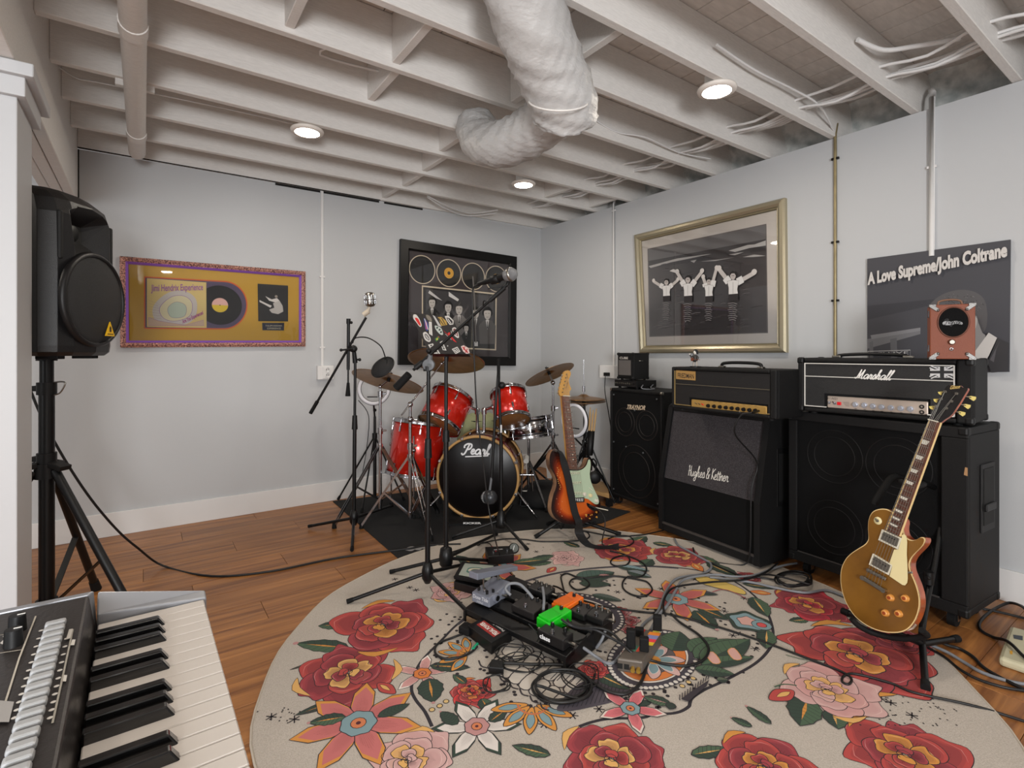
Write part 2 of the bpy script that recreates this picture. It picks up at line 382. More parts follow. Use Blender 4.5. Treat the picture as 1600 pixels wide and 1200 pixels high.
# post at the left
post_paint = mat('post_paint', (186, 187, 189), .5)
t = thing('support_post', 'square white wooden post with stepped cap at left edge', 'post', (BX - .135, 2.42, 0))
MB().box(BX - .27, BX, 2.28, 2.55, 0, 2.088).build('shaft', post_paint, t, bev=.003)
MB().box(BX - .29, BX + .022, 2.258, 2.572, 1.985, 2.075).build('cap_block', post_paint, t, bev=.003)
MB().box(BX - .31, BX + .045, 2.235, 2.6, 2.045, 2.087).build('cap_moulding', post_paint, t, bev=.004)
MB().box(BX - .285, BX + .015, 2.265, 2.565, 0, .15).build('base_block', post_paint, t, bev=.003)
# waste pipe under the joists
t = thing('drain_pipe', 'thick white painted pipe running under the joists to back wall', 'pipe', (0, 3, 2.38))
q = G(208, 67, 2.38); px_ = -.02
q = PL(213, 200, V((0, 0, 2.375)), V((0, 0, 1))); px_ = q.x
pm = MB(); pm.tube([(px_, Y0 + .1, 2.375), (px_, 3.86, 2.375)] + [(px_, 3.86 + .1 * math.sin(a), 2.475 - .1 * math.cos(a)) for a in (.4, .8, 1.2, 1.57)] + [(px_, 3.96, 2.6)], .043, 20)
pm.build('pipe', joist_paint, t)
for y in (1.25, 2.35, 3.5): MB().cyl((px_, y, 2.375), (px_, y + .075, 2.375), .0475, n=20).build('coupling', joist_paint, t)
b = MB().box(px_ - .075, px_ + .075, 3.0, 3.02, 2.40, 2.43).build('hanger', joist_paint, t)
# flexible duct
ductm = mat('white_duct_jacket', (184, 183, 182), 0.5, bump=1.0, scale=30, stretch=(1, 1, 2.2))
t = thing('flexible_duct', 'fat white insulated flexible air duct bending below the joists', 'duct', P(870, 130, 2.1))
def duct(name, pts, r, seed):
    random.seed(seed); q = smooth(pts, 10); n = 40; mb = MB(); L = len(q); fs = []; prev = None; V0 = []
    for i in range(L):
        d = (q[min(i + 1, L - 1)] - q[max(i - 1, 0)]).normalized()
        x = d.orthogonal().normalized() if prev is None else (prev - d * prev.dot(d)).normalized(); prev = x; y = d.cross(x)
        e = min(i, L - 1 - i); sq = 1 - .35 * max(0, 1 - e / 3.0)
        for k in range(n):
            a = 2 * PI * k / n
            rr = r * sq * (1 + .03 * math.sin(5 * a + i * .9) + .025 * math.sin(11 * a - i * 1.7) + .02 * math.sin(17 * a + i * 2.3) + random.uniform(-.012, .012))
            V0.append(q[i] + (x * math.cos(a) + y * math.sin(a)) * rr)
    for i in range(L - 1): fs += [(i * n + k, i * n + (k + 1) % n, (i + 1) * n + (k + 1) % n, (i + 1) * n + k) for k in range(n)]
    mb.add(V0, fs, 0, True); mb.add(V0[:n], [tuple(reversed(range(n)))], 0); mb.add(V0[-n:], [tuple(range(n))], 0)
    return mb.build(name, ductm, t)
duct('duct_run', [P(800, -60, 1.75), P(832, 40, 1.88), P(858, 105, 2.0), P(880, 160, 2.1), P(882, 186, 2.16)], .132, 3)
duct('duct_branch', [P(874, 168, 2.2), P(850, 190, 2.3), P(818, 212, 2.42), P(780, 226, 2.55), P(752, 218, 2.7), P(742, 190, 2.8)], .108, 5)
MB().tube([P(872, 150, 2.04) + CV(.115 * math.cos(a), .07 * math.sin(a) * 1.2 - .02, .1 * math.sin(a)) for a in [i * 2 * PI / 30 for i in range(30)]], .004, 6, closed=True).build('duct_tie', joist_paint, t)
# recessed disc lights
glow = mat('lamp_glow', (255, 244, 226), 0.5, emit=LAMP_GLOW)
lamp_ring = mat('lamp_ring', (235, 228, 220), 0.4)
def lamp(p, lab, grp='round disc lights on the ceiling'):
    t = thing('ceiling_light', lab, 'light', p, group=grp)
    MB().lathe([(.001, 0), (.088, 0), (.09, -.004), (.086, -.016), (.066, -.018)], p, n=36).build('trim_ring', lamp_ring, t)
    MB().lathe([(.066, -.0175), (.05, -.0195), (.0005, -.0205)], p, n=36).build('diffuser', glow, t)
    l = bpy.data.lights.new('lamp', 'AREA'); l.shape = 'DISK'; l.size = .13; l.energy = LAMP_POWER; l.color = (1, .9, .78)
    o = bpy.data.objects.new('lamp', l); S.collection.objects.link(o); o.parent = t; o.location = (0, 0, -.026)
    MB().box(p.x - .04, p.x + .04, p.y - .04, p.y + .04, p.z + .001, p.z + .06).build('junction_box', joist_paint, t)
lamp(G(480, 203, ZW - .0), 'round disc light glowing on the joists nearest the drain pipe')
lamp(G(818, 286, ZW - .0), 'round disc light glowing beneath the low end of the duct')
lamp(G(1120, 138, ZW - .0), 'round disc light glowing right of the duct near the right wall')
for x, y, lb in ((.35, .8, 'round disc light overhead, nearest the viewer'), (.3, -1.3, 'round disc light behind the viewer, toward the left'), (2.2, -.8, 'round disc light behind the viewer, toward the right wall'), (-1.6, .6, 'round disc light beyond the post, near side'), (-1.7, 2.9, 'round disc light beyond the post, near back wall')): lamp(V((x, y, ZW)), lb)
# ---------------------------------------------------------------- conduits, outlets, ceiling wires
def conduit(name, label, pts, r, m, clips, clipm, cat='conduit'):
    t = thing(name, label, cat, pts[-1]); MB().tube(pts, r, 10).build('tube', m, t)
    for c in clips: MB().box(c.x - .006, c.x + .006, c.y - .02, c.y + .02, c.z - .006, c.z + .006).build('clip', clipm, t)
    return t
def wall_channel(px, y0, y1, label, wide=.02):
    a, b = WB(px, y0), WB(px, y1); t = thing('cable_channel', label, 'conduit', b)
    MB().box(a.x - wide / 2, a.x + wide / 2, YB - .012, YB, b.z, ZW).build('channel', trim_paint, t, bev=.003)
    for z in (1.75, 1.2): MB().box(a.x - wide, a.x + wide, YB - .014, YB, z, z + .012).build('clip', trim_paint, t)
wall_channel(503, 300, 572, 'thin white cable channel down back wall between gold and black frames')
t = thing('wall_outlet', 'white surface double outlet box on back wall left of the stands', 'outlet', WB(506, 582))
a, b = WB(494, 593), WB(519, 571)
MB().box(a.x, b.x, YB - .045, YB, a.z, b.z).build('outlet_box', trim_paint, t, bev=.004)
cx = (a.x + b.x) / 2 + .012
MB().box(cx - .036, cx + .036, YB - .05, YB - .044, a.z + .008, b.z - .008).build('face_plate', trim_paint, t, bev=.002)
for k in (-1, 1):
    zc = (a.z + b.z) / 2 + .021 * k
    MB().lathe([(.001, 0), (.016, 0), (.017, -.003)], (cx, YB - .053, zc), (0, 1, 0), n=20).build('socket', trim_paint, t)
    MB().box(cx - .008, cx - .005, YB - .0545, YB - .052, zc - .004, zc + .007).box(cx + .005, cx + .008, YB - .0545, YB - .052, zc - .004, zc + .007).build('socket_slots', black_gap, t)
def rtube(px, y0, y1, r, m, lab, cm, ck, off=.012, top=None):
    a, b = WR(px, y0, off), WR(px, y1, off); b.y = a.y
    pts = [V((a.x, a.y, b.z)), V((a.x, a.y, a.z))] + ([V((a.x, a.y, ZW + .02)), V((a.x + .02, a.y, ZW + .08)), V((a.x + .1, a.y + .03, ZW + .13))] if top else [])
    cl = [V((a.x, a.y, WR(px, yy).z)) for yy in ck]
    return conduit('wall_conduit', lab, pts, r, m, cl, cm)
brass = mat('tarnished_brass', (150, 136, 102), 0.4, 0.5, var=.15, scale=12)
rtube(1305, 215, 556, .0085, brass, 'thin brass conduit on right wall with two dark clips', black_metal, [249, 379, 470], top=True)
rtube(1456, 152, 400, .013, trim_paint, 'white conduit on right wall running down behind the dark poster', trim_paint, [262], top=True)
rtube(959, 318, 575, .009, trim_paint, 'thin white conduit on right wall left of the gold framed beach photo', trim_paint, [330], top=True)
t = thing('wall_outlet', 'white outlet box with black plug on right wall behind the tall speaker', 'outlet', WR(950, 583))
a, b = WR(943, 590), WR(966, 571)
MB().box(XR - .05, XR, b.y, a.y, a.z, b.z).build('outlet_box', trim_paint, t, bev=.004)
q = WR(948, 582, .06); MB().box(XR - .085, XR - .05, q.y - .03, q.y + .015, q.z - .03, q.z + .0).build('plug', black_plastic, t, bev=.004)
t2 = thing('plug_cable', 'black power cord hanging from the corner outlet plug', 'cable', q)
MB().tube(smooth([WR(946, 586, .08), P(945, 610, 4.3), P(950, 640, 4.2), P(958, 690, 4.05)], 5), .004, 6).build('cord', cable_black, t2)
# bundles of white cable passing through the joists along the right wall
tw = thing('ceiling_cables', 'bundle of white cables strung through the joists along the right wall', 'cable', (XR - .25, 2, ZW + .1))
for k, (dx, z) in enumerate([(.2, .13), (.23, .12), (.26, .135), (.36, .07), (.39, .075), (.42, .06), (.5, .085)]):
    pts = []
    for i, y in enumerate(JY):
        pts += [V((XR - dx - .02 * math.sin(k * 3 + i), y, ZW + z)), V((XR - dx + random.uniform(-.02, .02), y - .2, ZW + z - random.uniform(.005, .04)))]
    MB().tube(smooth(pts[:30], 3), .0075, 6).build('cable', trim_paint, tw)
def ceil_wire(pts, lab, r=.006):
    t = thing('ceiling_wire', lab, 'cable', pts[0]); MB().tube(smooth(pts, 5), r, 6).build('wire', trim_paint, t)
def Z(px, py, z=ZW + .05): return G(px, py, z)
ceil_wire([Z(668, 308, ZW + .02), Z(695, 325, ZW - .01), Z(730, 337, ZW - .02), Z(775, 333, ZW + .0)], 'pair of white wires sagging near the back wall right of centre')
ceil_wire([Z(668, 306, ZW + .02), Z(700, 322, ZW), Z(735, 333, ZW - .01), Z(778, 328, ZW + .02)], 'upper of two white wires sagging near the back wall')
ceil_wire([Z(575, 130, ZW + .1), Z(598, 130, ZW + .08), Z(612, 118, ZW + .09), Z(617, 100, ZW + .15)], 'short curled white cable hanging between two joists left of duct')
ceil_wire([Z(85, 100, ZW + .1), Z(120, 122, ZW + .06), Z(160, 130, ZW + .06), Z(330, 165, ZW + .05), Z(470, 196, ZW + .04)], 'thin white wire running along the joists to the left lamp', .004)
ceil_wire([Z(905, 170, ZW + .1), Z(960, 205, ZW + .06), Z(1010, 215, ZW + .06), Z(1060, 238, ZW + .05), Z(1110, 248, ZW + .06)], 'white wire drooping along the joist right of the duct', .005)
ceil_wire([Z(1120, 70, ZW + .1), Z(1180, 110, ZW + .08), Z(1240, 140, ZW + .08), Z(1280, 165, ZW + .06), Z(1303, 205, ZW + .03)], 'white cable crossing the joists into the brass conduit', .006)
ceil_wire([Z(560, 62, ZW + .1), Z(500, 85, ZW + .1), Z(620, 118, ZW + .1)], 'straight white rod between joists left of the duct', .006)
ceil_wire([Z(1340, 62, ZW + .1), Z(1380, 78, ZW + .08), Z(1430, 72, ZW + .09), Z(1500, 60, ZW + .1)], 'ribbed white flexible conduit at top right of the joists', .011)
# ---------------------------------------------------------------- framed pictures
def rotrect(p, k):       # rectangle inset k (fraction points) helper
    return p
def framed(name, label, cat, fn, n, cor, fw, depth, mats, inner=None, group=None):
    """picture frame: outer corners (pixels, tl tr br bl) on a wall; returns (thing, art plane fn)"""
    c = [fn(*p) for p in cor]; n = V(n); t = thing(name, label, cat, (c[2] + c[3]) / 2)
    e = (c[1] - c[0]).normalized(); d = (c[3] - c[0]).normalized()
    ins = lambda k, o: [c[0] + e * k + d * k + n * o, c[1] - e * k + d * k + n * o, c[2] - e * k - d * k + n * o, c[3] + e * k - d * k + n * o]
    prof = inner or [(0, 0), (0, depth), (fw * .5, depth * 1.1), (fw * .9, depth * .7), (fw, depth * .45), (fw, 0)]
    names = ['frame_top', 'frame_side', 'frame_bottom', 'frame_side']
    for k in range(4):
        mb = MB(); a = [ins(pk, po)[k] for pk, po in prof]; b = [ins(pk, po)[(k + 1) % 4] for pk, po in prof]; L = len(a)
        for i in range(L - 1): mb.add([a[i], b[i], b[i + 1], a[i + 1]], [(0, 1, 2, 3)], i if isinstance(mats, list) and i < len(mats) else 0)
        mb.build(names[k], mats, t)
    MB().slab(ins(fw * .5, .004), n * .006, 0).build('backing', mats[0] if isinstance(mats, list) else mats, t)
    return t, ins
NB, NR = V((0, -1, 0)), V((-1, 0, 0))
# 1. record in an ornate magenta-gold frame
orn = mat('ornate_frame', (92, 38, 62), 0.4, 0.35, bump=1.0, scale=130, col2=(218, 160, 140), var=.6)
lilac = mat('lilac_fillet', (150, 100, 200), 0.3, 0.4)
t, ins = framed('framed_record', 'framed record with mustard mat and ornate plum frame on back wall', 'picture', WB, NB, [(187, 401), (476, 425), (476, 541.5), (188, 543)], .045, .03,
                [orn, orn, orn, lilac, lilac, lilac], [(0, 0), (0, .028), (.016, .036), (.03, .028), (.032, .03), (.045, .018), (.045, 0)])
A = Art(lambda x, y: WB(x, y, .012), NB, 0.0, .0001)
MUS = (186, 146, 52)
A.o = .0104; A.fill3(ins(.04, .0), MUS); A.fn = lambda x, y: WB(x, y, 0)
OR, PU = (200, 90, 40), (84, 72, 96)
def rc(cx, cy, rx, ry, a0, a1, n=24): return [(cx + rx * math.cos(math.radians(a0 + (a1 - a0) * i / n)), cy + ry * math.sin(math.radians(a0 + (a1 - a0) * i / n))) for i in range(n + 1)]
A.fill([(225, 432), (340, 438.5)] + rc(349, 477, 37.5, 38, -85, 85) + [(340, 515), (225, 514)], OR)
A.fill([(227, 434), (340, 440.5)] + rc(349, 477, 35.5, 36, -85, 85) + [(340, 513), (227, 512)], PU)
VC = WB(343, 477, 0)
A.disc((343.5, 477), .138, (22, 22, 24), 40)
for r in (.125, .11, .095, .08): 
    A.line3([VC + V((math.cos(a) * r, 0, math.sin(a) * r)) for a in [i * 2 * PI / 40 for i in range(41)]], .0012, (52, 52, 55))
A.disc((343.5, 477), .055, (40, 38, 38)); A.disc((343.5, 477), .05, (206, 178, 50), 28)
A.fill3([WB(343.5, 477, 0) + V((math.cos(a) * .05, 0, math.sin(a) * .05)) for a in [PI * i / 16 for i in range(17)]], (214, 170, 160))
A.disc((343.5, 477), .004, (20, 20, 20), 8)
A.fill([(229.5, 435), (322, 441.5), (322.5, 512.5), (229.5, 511)], (205, 182, 120))
A.fill([(240, 478), (262, 458), (288, 455), (306, 468), (306, 492), (292, 506), (262, 508), (242, 500)], (190, 182, 176), sm=5)
A.fill([(250, 480), (268, 464), (288, 463), (300, 474), (296, 494), (272, 502), (254, 496)], (206, 196, 160), (150, 118, 160), .003, 5)
A.fill([(262, 482), (275, 472), (290, 478), (288, 494), (268, 496)], (176, 186, 168), (132, 110, 140), .002, 5)
for k in range(9): A.line([(233, 470 + k * 4.4), (246 + k, 474 + k * 4)], .0015, (170, 150, 130))
A.fill([(232, 496), (250, 502), (290, 508), (318, 500), (319, 509), (232, 509)], (188, 162, 140), (158, 110, 150), .002)
text(A, 'Jimi Hendrix Experience', (236, 459), (317, 457), (236, 445), (150, 96, 150), bold=.02)
text(A, 'Are You Experienced', (286, 508), (318, 493), (284, 500), (160, 72, 130), bold=.03)
A.fill([(402, 443.5), (449.5, 446.5), (449.5, 502.5), (403, 502)], (36, 35, 36))
A.line([(403, 444.5), (449, 447), (449, 502), (403.5, 501.5)], .003, (24, 24, 24), closed=True)
LG = (205, 200, 195)
A.fill([(405, 469), (415, 474), (424, 478), (422, 481), (411, 475), (405, 472)], LG); A.fill([(414, 463), (424, 468), (432, 466), (436, 470), (430, 473), (420, 470)], LG)
A.fill([(426, 474), (436, 470), (441, 478), (442, 487), (434, 491), (424, 489), (420, 484), (428, 481)], (180, 175, 170)); A.disc((431, 463.5), .01, (150, 140, 130))
A.fill([(409, 504.5), (443.5, 504.5), (443, 516.5), (409.5, 516)], (30, 34, 52), (120, 110, 70), .002)
text(A, 'THE JIMI HENDRIX', (414, 511), (440, 511), (414, 508), (200, 190, 160)); text(A, 'EXPERIENCE', (417, 514.5), (438, 514.5), (417, 512), (200, 190, 160))
A.build('mounted_print', t)
MB().slab(ins(.044, .0165), NB * .002).build('glass', glass, t)
# 2. black frame with four records and a group photograph
blk_frame = mat('black_lacquer_frame', (10, 9, 9), 0.4, spec=.3)
t, ins = framed('framed_records', 'large black frame with four small records above a group photograph', 'picture', WB, NB, [(624, 374), (804.5, 402), (803, 571.5), (621, 570)], .085, .035, blk_frame,
                [(0, 0), (0, .035), (.07, .035), (.085, .02), (.085, 0)])
A = Art(lambda x, y: WB(x, y, 0), NB, .011, .0001)
A.fill3(ins(.08, 0), (58, 50, 52))
BEI = (206, 192, 168)
def wring(c, r, w, col):
    c = WB(*c); A.line3([c + V((math.cos(a) * r, 0, math.sin(a) * r)) for a in [i * 2 * PI / 48 for i in range(49)]], w, col)
for (x, y), lab in (((659, 421.5), 0), ((700.5, 427), 1), ((738.5, 432), 0), ((774.5, 436), 1)):
    A.disc((x, y), .122, (24, 23, 24), 40); wring((x, y), .122, .008, BEI)
    for r in (.1, .08): wring((x, y), r, .001, (50, 48, 50))
    if lab: A.disc((x, y), .048, (214, 160, 44), 28); wring((x, y), .035, .002, (180, 110, 30)); A.disc((x, y), .016, (30, 28, 28), 16)
    else: A.disc((x, y), .04, (34, 32, 34), 24)
A.fill([(658, 446), (775, 458.5), (774, 547.5), (658, 542)], BEI); A.fill([(660, 448.5), (773, 460.5), (772, 545.5), (660, 540)], (30, 28, 30))
A.fill([(664.5, 452), (770.5, 463), (770, 543.5), (665, 538)], (62, 60, 62))
A.fill([(670, 454), (690, 470), (680, 466), (668, 458)], (200, 198, 196)); A.fill([(700, 456), (716, 468), (714, 471), (700, 463)], (210, 208, 206))
A.fill([(664.5, 500), (690, 505), (720, 500), (770, 510), (770, 543.5), (665, 538)], (26, 25, 26))
def figure(x, y, s, suit, hair=(18, 17, 17), skin=(190, 184, 178)):
    A.fill([(x - 11 * s, y + 44 * s), (x - 12 * s, y + 18 * s), (x - 5 * s, y + 10 * s), (x + 5 * s, y + 10 * s), (x + 12 * s, y + 18 * s), (x + 11 * s, y + 44 * s)], suit)
    A.fill([(x - 2.5 * s, y + 10 * s), (x + 2.5 * s, y + 10 * s), (x, y + 24 * s)], (215, 212, 208)); A.line([(x, y + 12 * s), (x, y + 22 * s)], .008, (20, 20, 20))
    A.fill([(x - 6 * s, y + 4 * s), (x - 6.5 * s, y - 4 * s), (x, y - 9 * s), (x + 6.5 * s, y - 4 * s), (x + 6 * s, y + 4 * s)], hair, sm=4)
    A.fill([(x - 4.6 * s, y - 2 * s), (x, y - 3.5 * s), (x + 4.6 * s, y - 2 * s), (x + 4 * s, y + 6 * s), (x, y + 10 * s), (x - 4 * s, y + 6 * s)], skin, sm=4)
    A.line([(x - 3 * s, y + .8 * s), (x - 1 * s, y + .8 * s)], .004, (40, 38, 38)); A.line([(x + 1 * s, y + .8 * s), (x + 3 * s, y + .8 * s)], .004, (40, 38, 38)); A.line([(x - 1.5 * s, y + 6 * s), (x + 1.5 * s, y + 6 * s)], .003, (70, 60, 60))
figure(674, 472, 1.0, (30, 29, 30)); figure(699, 479, 1.0, (34, 33, 34)); figure(716, 482, 1.05, (120, 116, 114), (60, 58, 58)); figure(742, 488, 1.0, (58, 55, 56)); figure(760, 489, 1.1, (84, 80, 78))
figure(727, 512, .7, (60, 60, 60))
A.fill([(738, 534), (745, 534), (745, 541), (738, 541)], (200, 198, 196)); A.line([(737, 432), (740, 470), (742, 536)], .012, (118, 114, 112))
A.build('mounted_print', t)
MB().slab(ins(.084, .0175), NB * .002).build('glass', glass, t)
# 3. champagne frame with the beach photograph
champ = mat('champagne_metal_frame', (186, 176, 150), 0.3, 0.75, bump=.15, scale=60, stretch=(1, 1, 8))
t, ins = framed('framed_photograph', 'big champagne framed photo of four men in surf on right wall', 'picture', WR, NR, [(994.5, 368), (1230, 310), (1232.5, 551), (1003, 552)], .062, .04, champ,
                [(0, 0), (0, .03), (.012, .042), (.03, .045), (.046, .036), (.052, .024), (.056, .026), (.062, .016), (.062, 0)])
A = Art(lambda x, y: WR(x, y, 0), NR, .011, .0001)
A.fill3(ins(.058, 0), (228, 222, 216))
A.fill([(1013, 389), (1199, 350), (1201.5, 520.5), (1016, 526.5)], (120, 115, 114)); A.fill([(1014.5, 391), (1197.5, 352.5), (1199.5, 519), (1017.5, 525)], (84, 80, 82))
A.fill([(1014.5, 391), (1197.5, 352.5), (1197.5, 374), (1015, 408)], (122, 120, 122))
A.fill([(1015, 408), (1197.5, 374), (1198, 392), (1015.2, 420)], (66, 63, 66))
sp = (205, 203, 202)
for q in ([(1015, 416), (1060, 404), (1106, 397.5), (1113, 397), (1080, 404), (1050, 410), (1018, 419)], [(1140, 392), (1170, 383), (1198, 381), (1198, 384), (1172, 388), (1150, 394)], [(1140, 398), (1164, 394), (1150, 399)], [(1162, 402), (1180, 398), (1198, 400), (1178, 402)],
          [(1080, 408), (1090, 406), (1086, 411)], [(1096, 409), (1130, 405), (1150, 402), (1120, 408)], [(1170, 386), (1198, 376), (1198, 382)]): A.fill(q, sp)
random.seed(4)
for k in range(90):
    x = random.uniform(1020, 1180); y = random.uniform(412, 516); w2 = random.uniform(5, 16); A.line([(x, y), (x + w2 * .5, y - w2 * .1 - .6), (min(x + w2, 1198), y - w2 * .16)], .004, random.choice([(62, 58, 60), (104, 99, 100), (72, 68, 70)]))
def surfer(x, y, s, l, r, flip=1):
    W = (212, 210, 208); D = (40, 36, 38)
    for hx, hy in (l, r):
        sx = x + (-6 if hx < x else 6) * s; A.line([(sx, y + 10 * s), ((sx + hx) / 2 + (1 if hx < x else -1), (y + 10 * s + hy) / 2 + 1), (hx, hy)], .026 * s, (186, 180, 176)); A.disc((hx, hy - 1.5), .018 * s, (200, 195, 190), 8)
        A.line([(sx, y + 10 * s), ((sx * 2 + hx) / 3, (y * 2 + 20 * s + hy) / 3)], .045 * s, W)
    A.fill([(x - 8 * s, y + 9 * s), (x, y + 7 * s), (x + 8 * s, y + 8 * s), (x + 6 * s, y + 20 * s), (x + 7 * s, y + 27 * s), (x - 6 * s, y + 28 * s), (x - 6 * s, y + 18 * s)], W, (120, 116, 116), .002)
    A.fill([(x - 6 * s, y + 27 * s), (x + 7 * s, y + 26 * s), (x + 7 * s, y + 36 * s), (x - 6 * s, y + 37 * s)], D)
    A.fill([(x - 3.6 * s, y - 1 * s), (x, y - 4 * s), (x + 3.6 * s, y - 1 * s), (x + 3.4 * s, y + 4 * s), (x, y + 7 * s), (x - 3.4 * s, y + 4 * s)], (178, 170, 166), sm=3)
    A.fill([(x - 4 * s, y + 1 * s), (x - 4 * s, y - 3 * s), (x, y - 6 * s), (x + 4 * s, y - 3 * s), (x + 4 * s, y + 1 * s), (x + 2 * s, y - 2 * s), (x - 2 * s, y - 2 * s)], (30, 27, 28))
    A.line([(x - 2 * s, y + 1.2 * s), (x + 2 * s, y + 1.2 * s)], .003, (50, 45, 45)); A.line([(x, y + 10 * s), (x, y + 26 * s)], .002, (120, 116, 116))
    for k in range(9): A.line([(x - 7 * s + k % 3, y + 40 * s + k * 3.2), (x, y + 39 * s + k * 3.2), (x + (6 - k % 3) * s, y + 40.5 * s + k * 3.2)], .004, (126, 122, 122))
surfer(1044, 440, .85, (1024, 440), (1062, 438)); surfer(1078, 436, 1.0, (1061, 426), (1100, 425)); surfer(1111, 439, .9, (1102, 434), (1123, 420)); surfer(1149, 430, 1.12, (1127, 421), (1182, 427))
A.fill([(1050, 424), (1056, 421), (1066, 425), (1060, 427)], (190, 186, 184))
A.build('mounted_print', t)
MB().slab(ins(.06, .0155), NR * .002).build('glass', glass, t)
# 4. dark square poster leaning on the wall above the right amplifier
c = [WR(1357, 405, .0), WR(1580, 375, .0), WR(1578, 581, .0), WR(1357, 585, .0)]
t = thing('album_poster', 'dark square jazz poster with white title behind the tan practice amp', 'poster', (c[2] + c[3]) / 2)
MB().slab([p + NR * .004 for p in c], NR * .012, 0).build('board', mat('poster_board', (58, 58, 64), .5), t)
A = Art(lambda x, y: WR(x, y, 0), NR, .0165, .0001, rough=.45)
A.fill([(1357, 405), (1580, 375), (1578, 581), (1357, 585)], (66, 66, 72))
A.fill([(1357, 478), (1480, 466), (1480, 472), (1357, 500)], (54, 54, 60)); A.fill([(1357, 530), (1440, 514), (1440, 522), (1357, 545)], (112, 112, 116)); A.fill([(1362, 524), (1440, 512), (1440, 517), (1364, 530)], (128, 128, 132))
A.fill([(1393, 530), (1403, 528), (1404, 560), (1394, 560)], (96, 96, 100)); A.fill([(1360, 535), (1366, 533), (1367, 565), (1361, 565)], (100, 100, 104))
A.fill([(1452, 482), (1468, 464), (1494, 454), (1520, 455), (1538, 466), (1544, 486), (1543, 510), (1536, 520), (1520, 512), (1500, 500), (1460, 500)], (84, 82, 84), sm=4)
random.seed(5)
for k in range(160):
    a = random.uniform(0, 2 * PI); r = random.uniform(0, 1); x = 1503 + 36 * r * math.cos(a); y = 478 + 22 * r * math.sin(a); A.line([(x, y), (x + 1.5, y + 1)], .002, random.choice([(44, 43, 45), (112, 110, 112)]))
A.fill([(1480, 500), (1524, 492), (1532, 505), (1538, 520), (1543, 526), (1530, 548), (1505, 560), (1480, 560)], (132, 130, 130), sm=3)
A.fill([(1522, 496), (1530, 498), (1528, 512), (1523, 516)], (165, 162, 160), sm=3)
A.fill([(1520, 558), (1548, 520), (1561, 528), (1548, 556), (1538, 572), (1522, 570)], (196, 193, 190)); A.fill([(1546, 566), (1562, 528), (1579, 536), (1578, 580), (1552, 582)], (52, 51, 54)); A.fill([(1560, 545), (1556, 566), (1550, 562), (1566, 532)], (86, 84, 88))
A.line([(1360, 549), (1426, 547), (1426, 562), (1360, 563)], .003, (190, 190, 190), closed=True); text(A, 'DELUXE', (1364, 556), (1423, 554), (1364, 551), (190, 190, 190))
text(A, 'A Love Supreme/John Coltrane', (1359.5, 452), (1577, 409), (1359.5, 427), (206, 202, 198), bold=.05)
A.build('poster_print', t)
# ---------------------------------------------------------------- amplifiers
class Box:
    """local frame of an amp: x to the right along its front, y into its depth, z up, set from two front bottom corners"""
    def __init__(s, pl, pr, z, zb=None):
        a, b = G(*pl, z), G(*pr, z); s.w = (b - a).length; s.a = math.atan2(b.y - a.y, b.x - a.x); s.o = a; s.z = z if zb is None else zb
        s.M = Matrix.Translation((a.x, a.y, s.z)) @ Matrix.Rotation(s.a, 4, 'Z'); s.n = (s.M.to_3x3() @ V((0, -1, 0)))
    def L(s, px, py, y=0.0):                # pixel -> local x, z on the plane y
        p = s.M.inverted() @ PL(px, py, s.M @ V((0, y, 0)), s.n); return p.x, p.z
    def art(s, y=0.0, off=.0006, rough=.6): return Art(lambda px, py: PL(px, py, s.M @ V((0, y, 0)), s.n), s.n, off, .00003, rough)
    def fig(s, px, z): p = s.M.inverted() @ PL(px, z, s.M.translation, s.n); return p
def corners(t, b, w, d, h, y0=0.0, s=.028, m=None, top=True, bottom=True):
    for x in (0, w):
        for y in (y0, d):
            for z in ([0] if bottom else []) + ([h] if top else []):
                dx, dy, dz = (1 if x == 0 else -1), (1 if y == y0 else -1), (1 if z == 0 else -1)
                e = .003; X = sorted((x - e * dx, x + s * dx)); Y = sorted((y - e * dy, y + s * dy)); Zz = sorted((z - e * dz, z + s * dz))
                MB(b.M).box(*X, *Y, *Zz).build('corner_protector', m or black_plastic, t, bev=.009)
def caster(t, b, x, y, r=.034, h=.075):
    o = MB(b.M); o.box(x - .025, x + .025, y - .022, y + .022, -.006, 0).box(x - .021, x - .016, y - .014, y + .014, -h + r * .8, -.004).box(x + .016, x + .021, y - .014, y + .014, -h + r * .8, -.004)
    k = o.build('caster', chrome, t, bev=.001, seg=1)
    MB(b.M).cyl((x - .014, y, -h + r), (x + .014, y, -h + r), r, n=20).build('wheel', black_rubber, k, bev=.004)
def ring(mb, cx, cz, r, y, w=.006, h=.003):
    return mb.lathe([(r - w, 0), (r - w * .5, h), (r, 0)], (cx, y, cz), (0, -1, 0), n=36)
silver_line = mat('white_piping', (214, 212, 206), .5); gold_line = mat('gold_piping', (160, 138, 92), .4, .4)
cone = mat('speaker_behind_cloth', (16, 15, 16), .6, spec=.25)
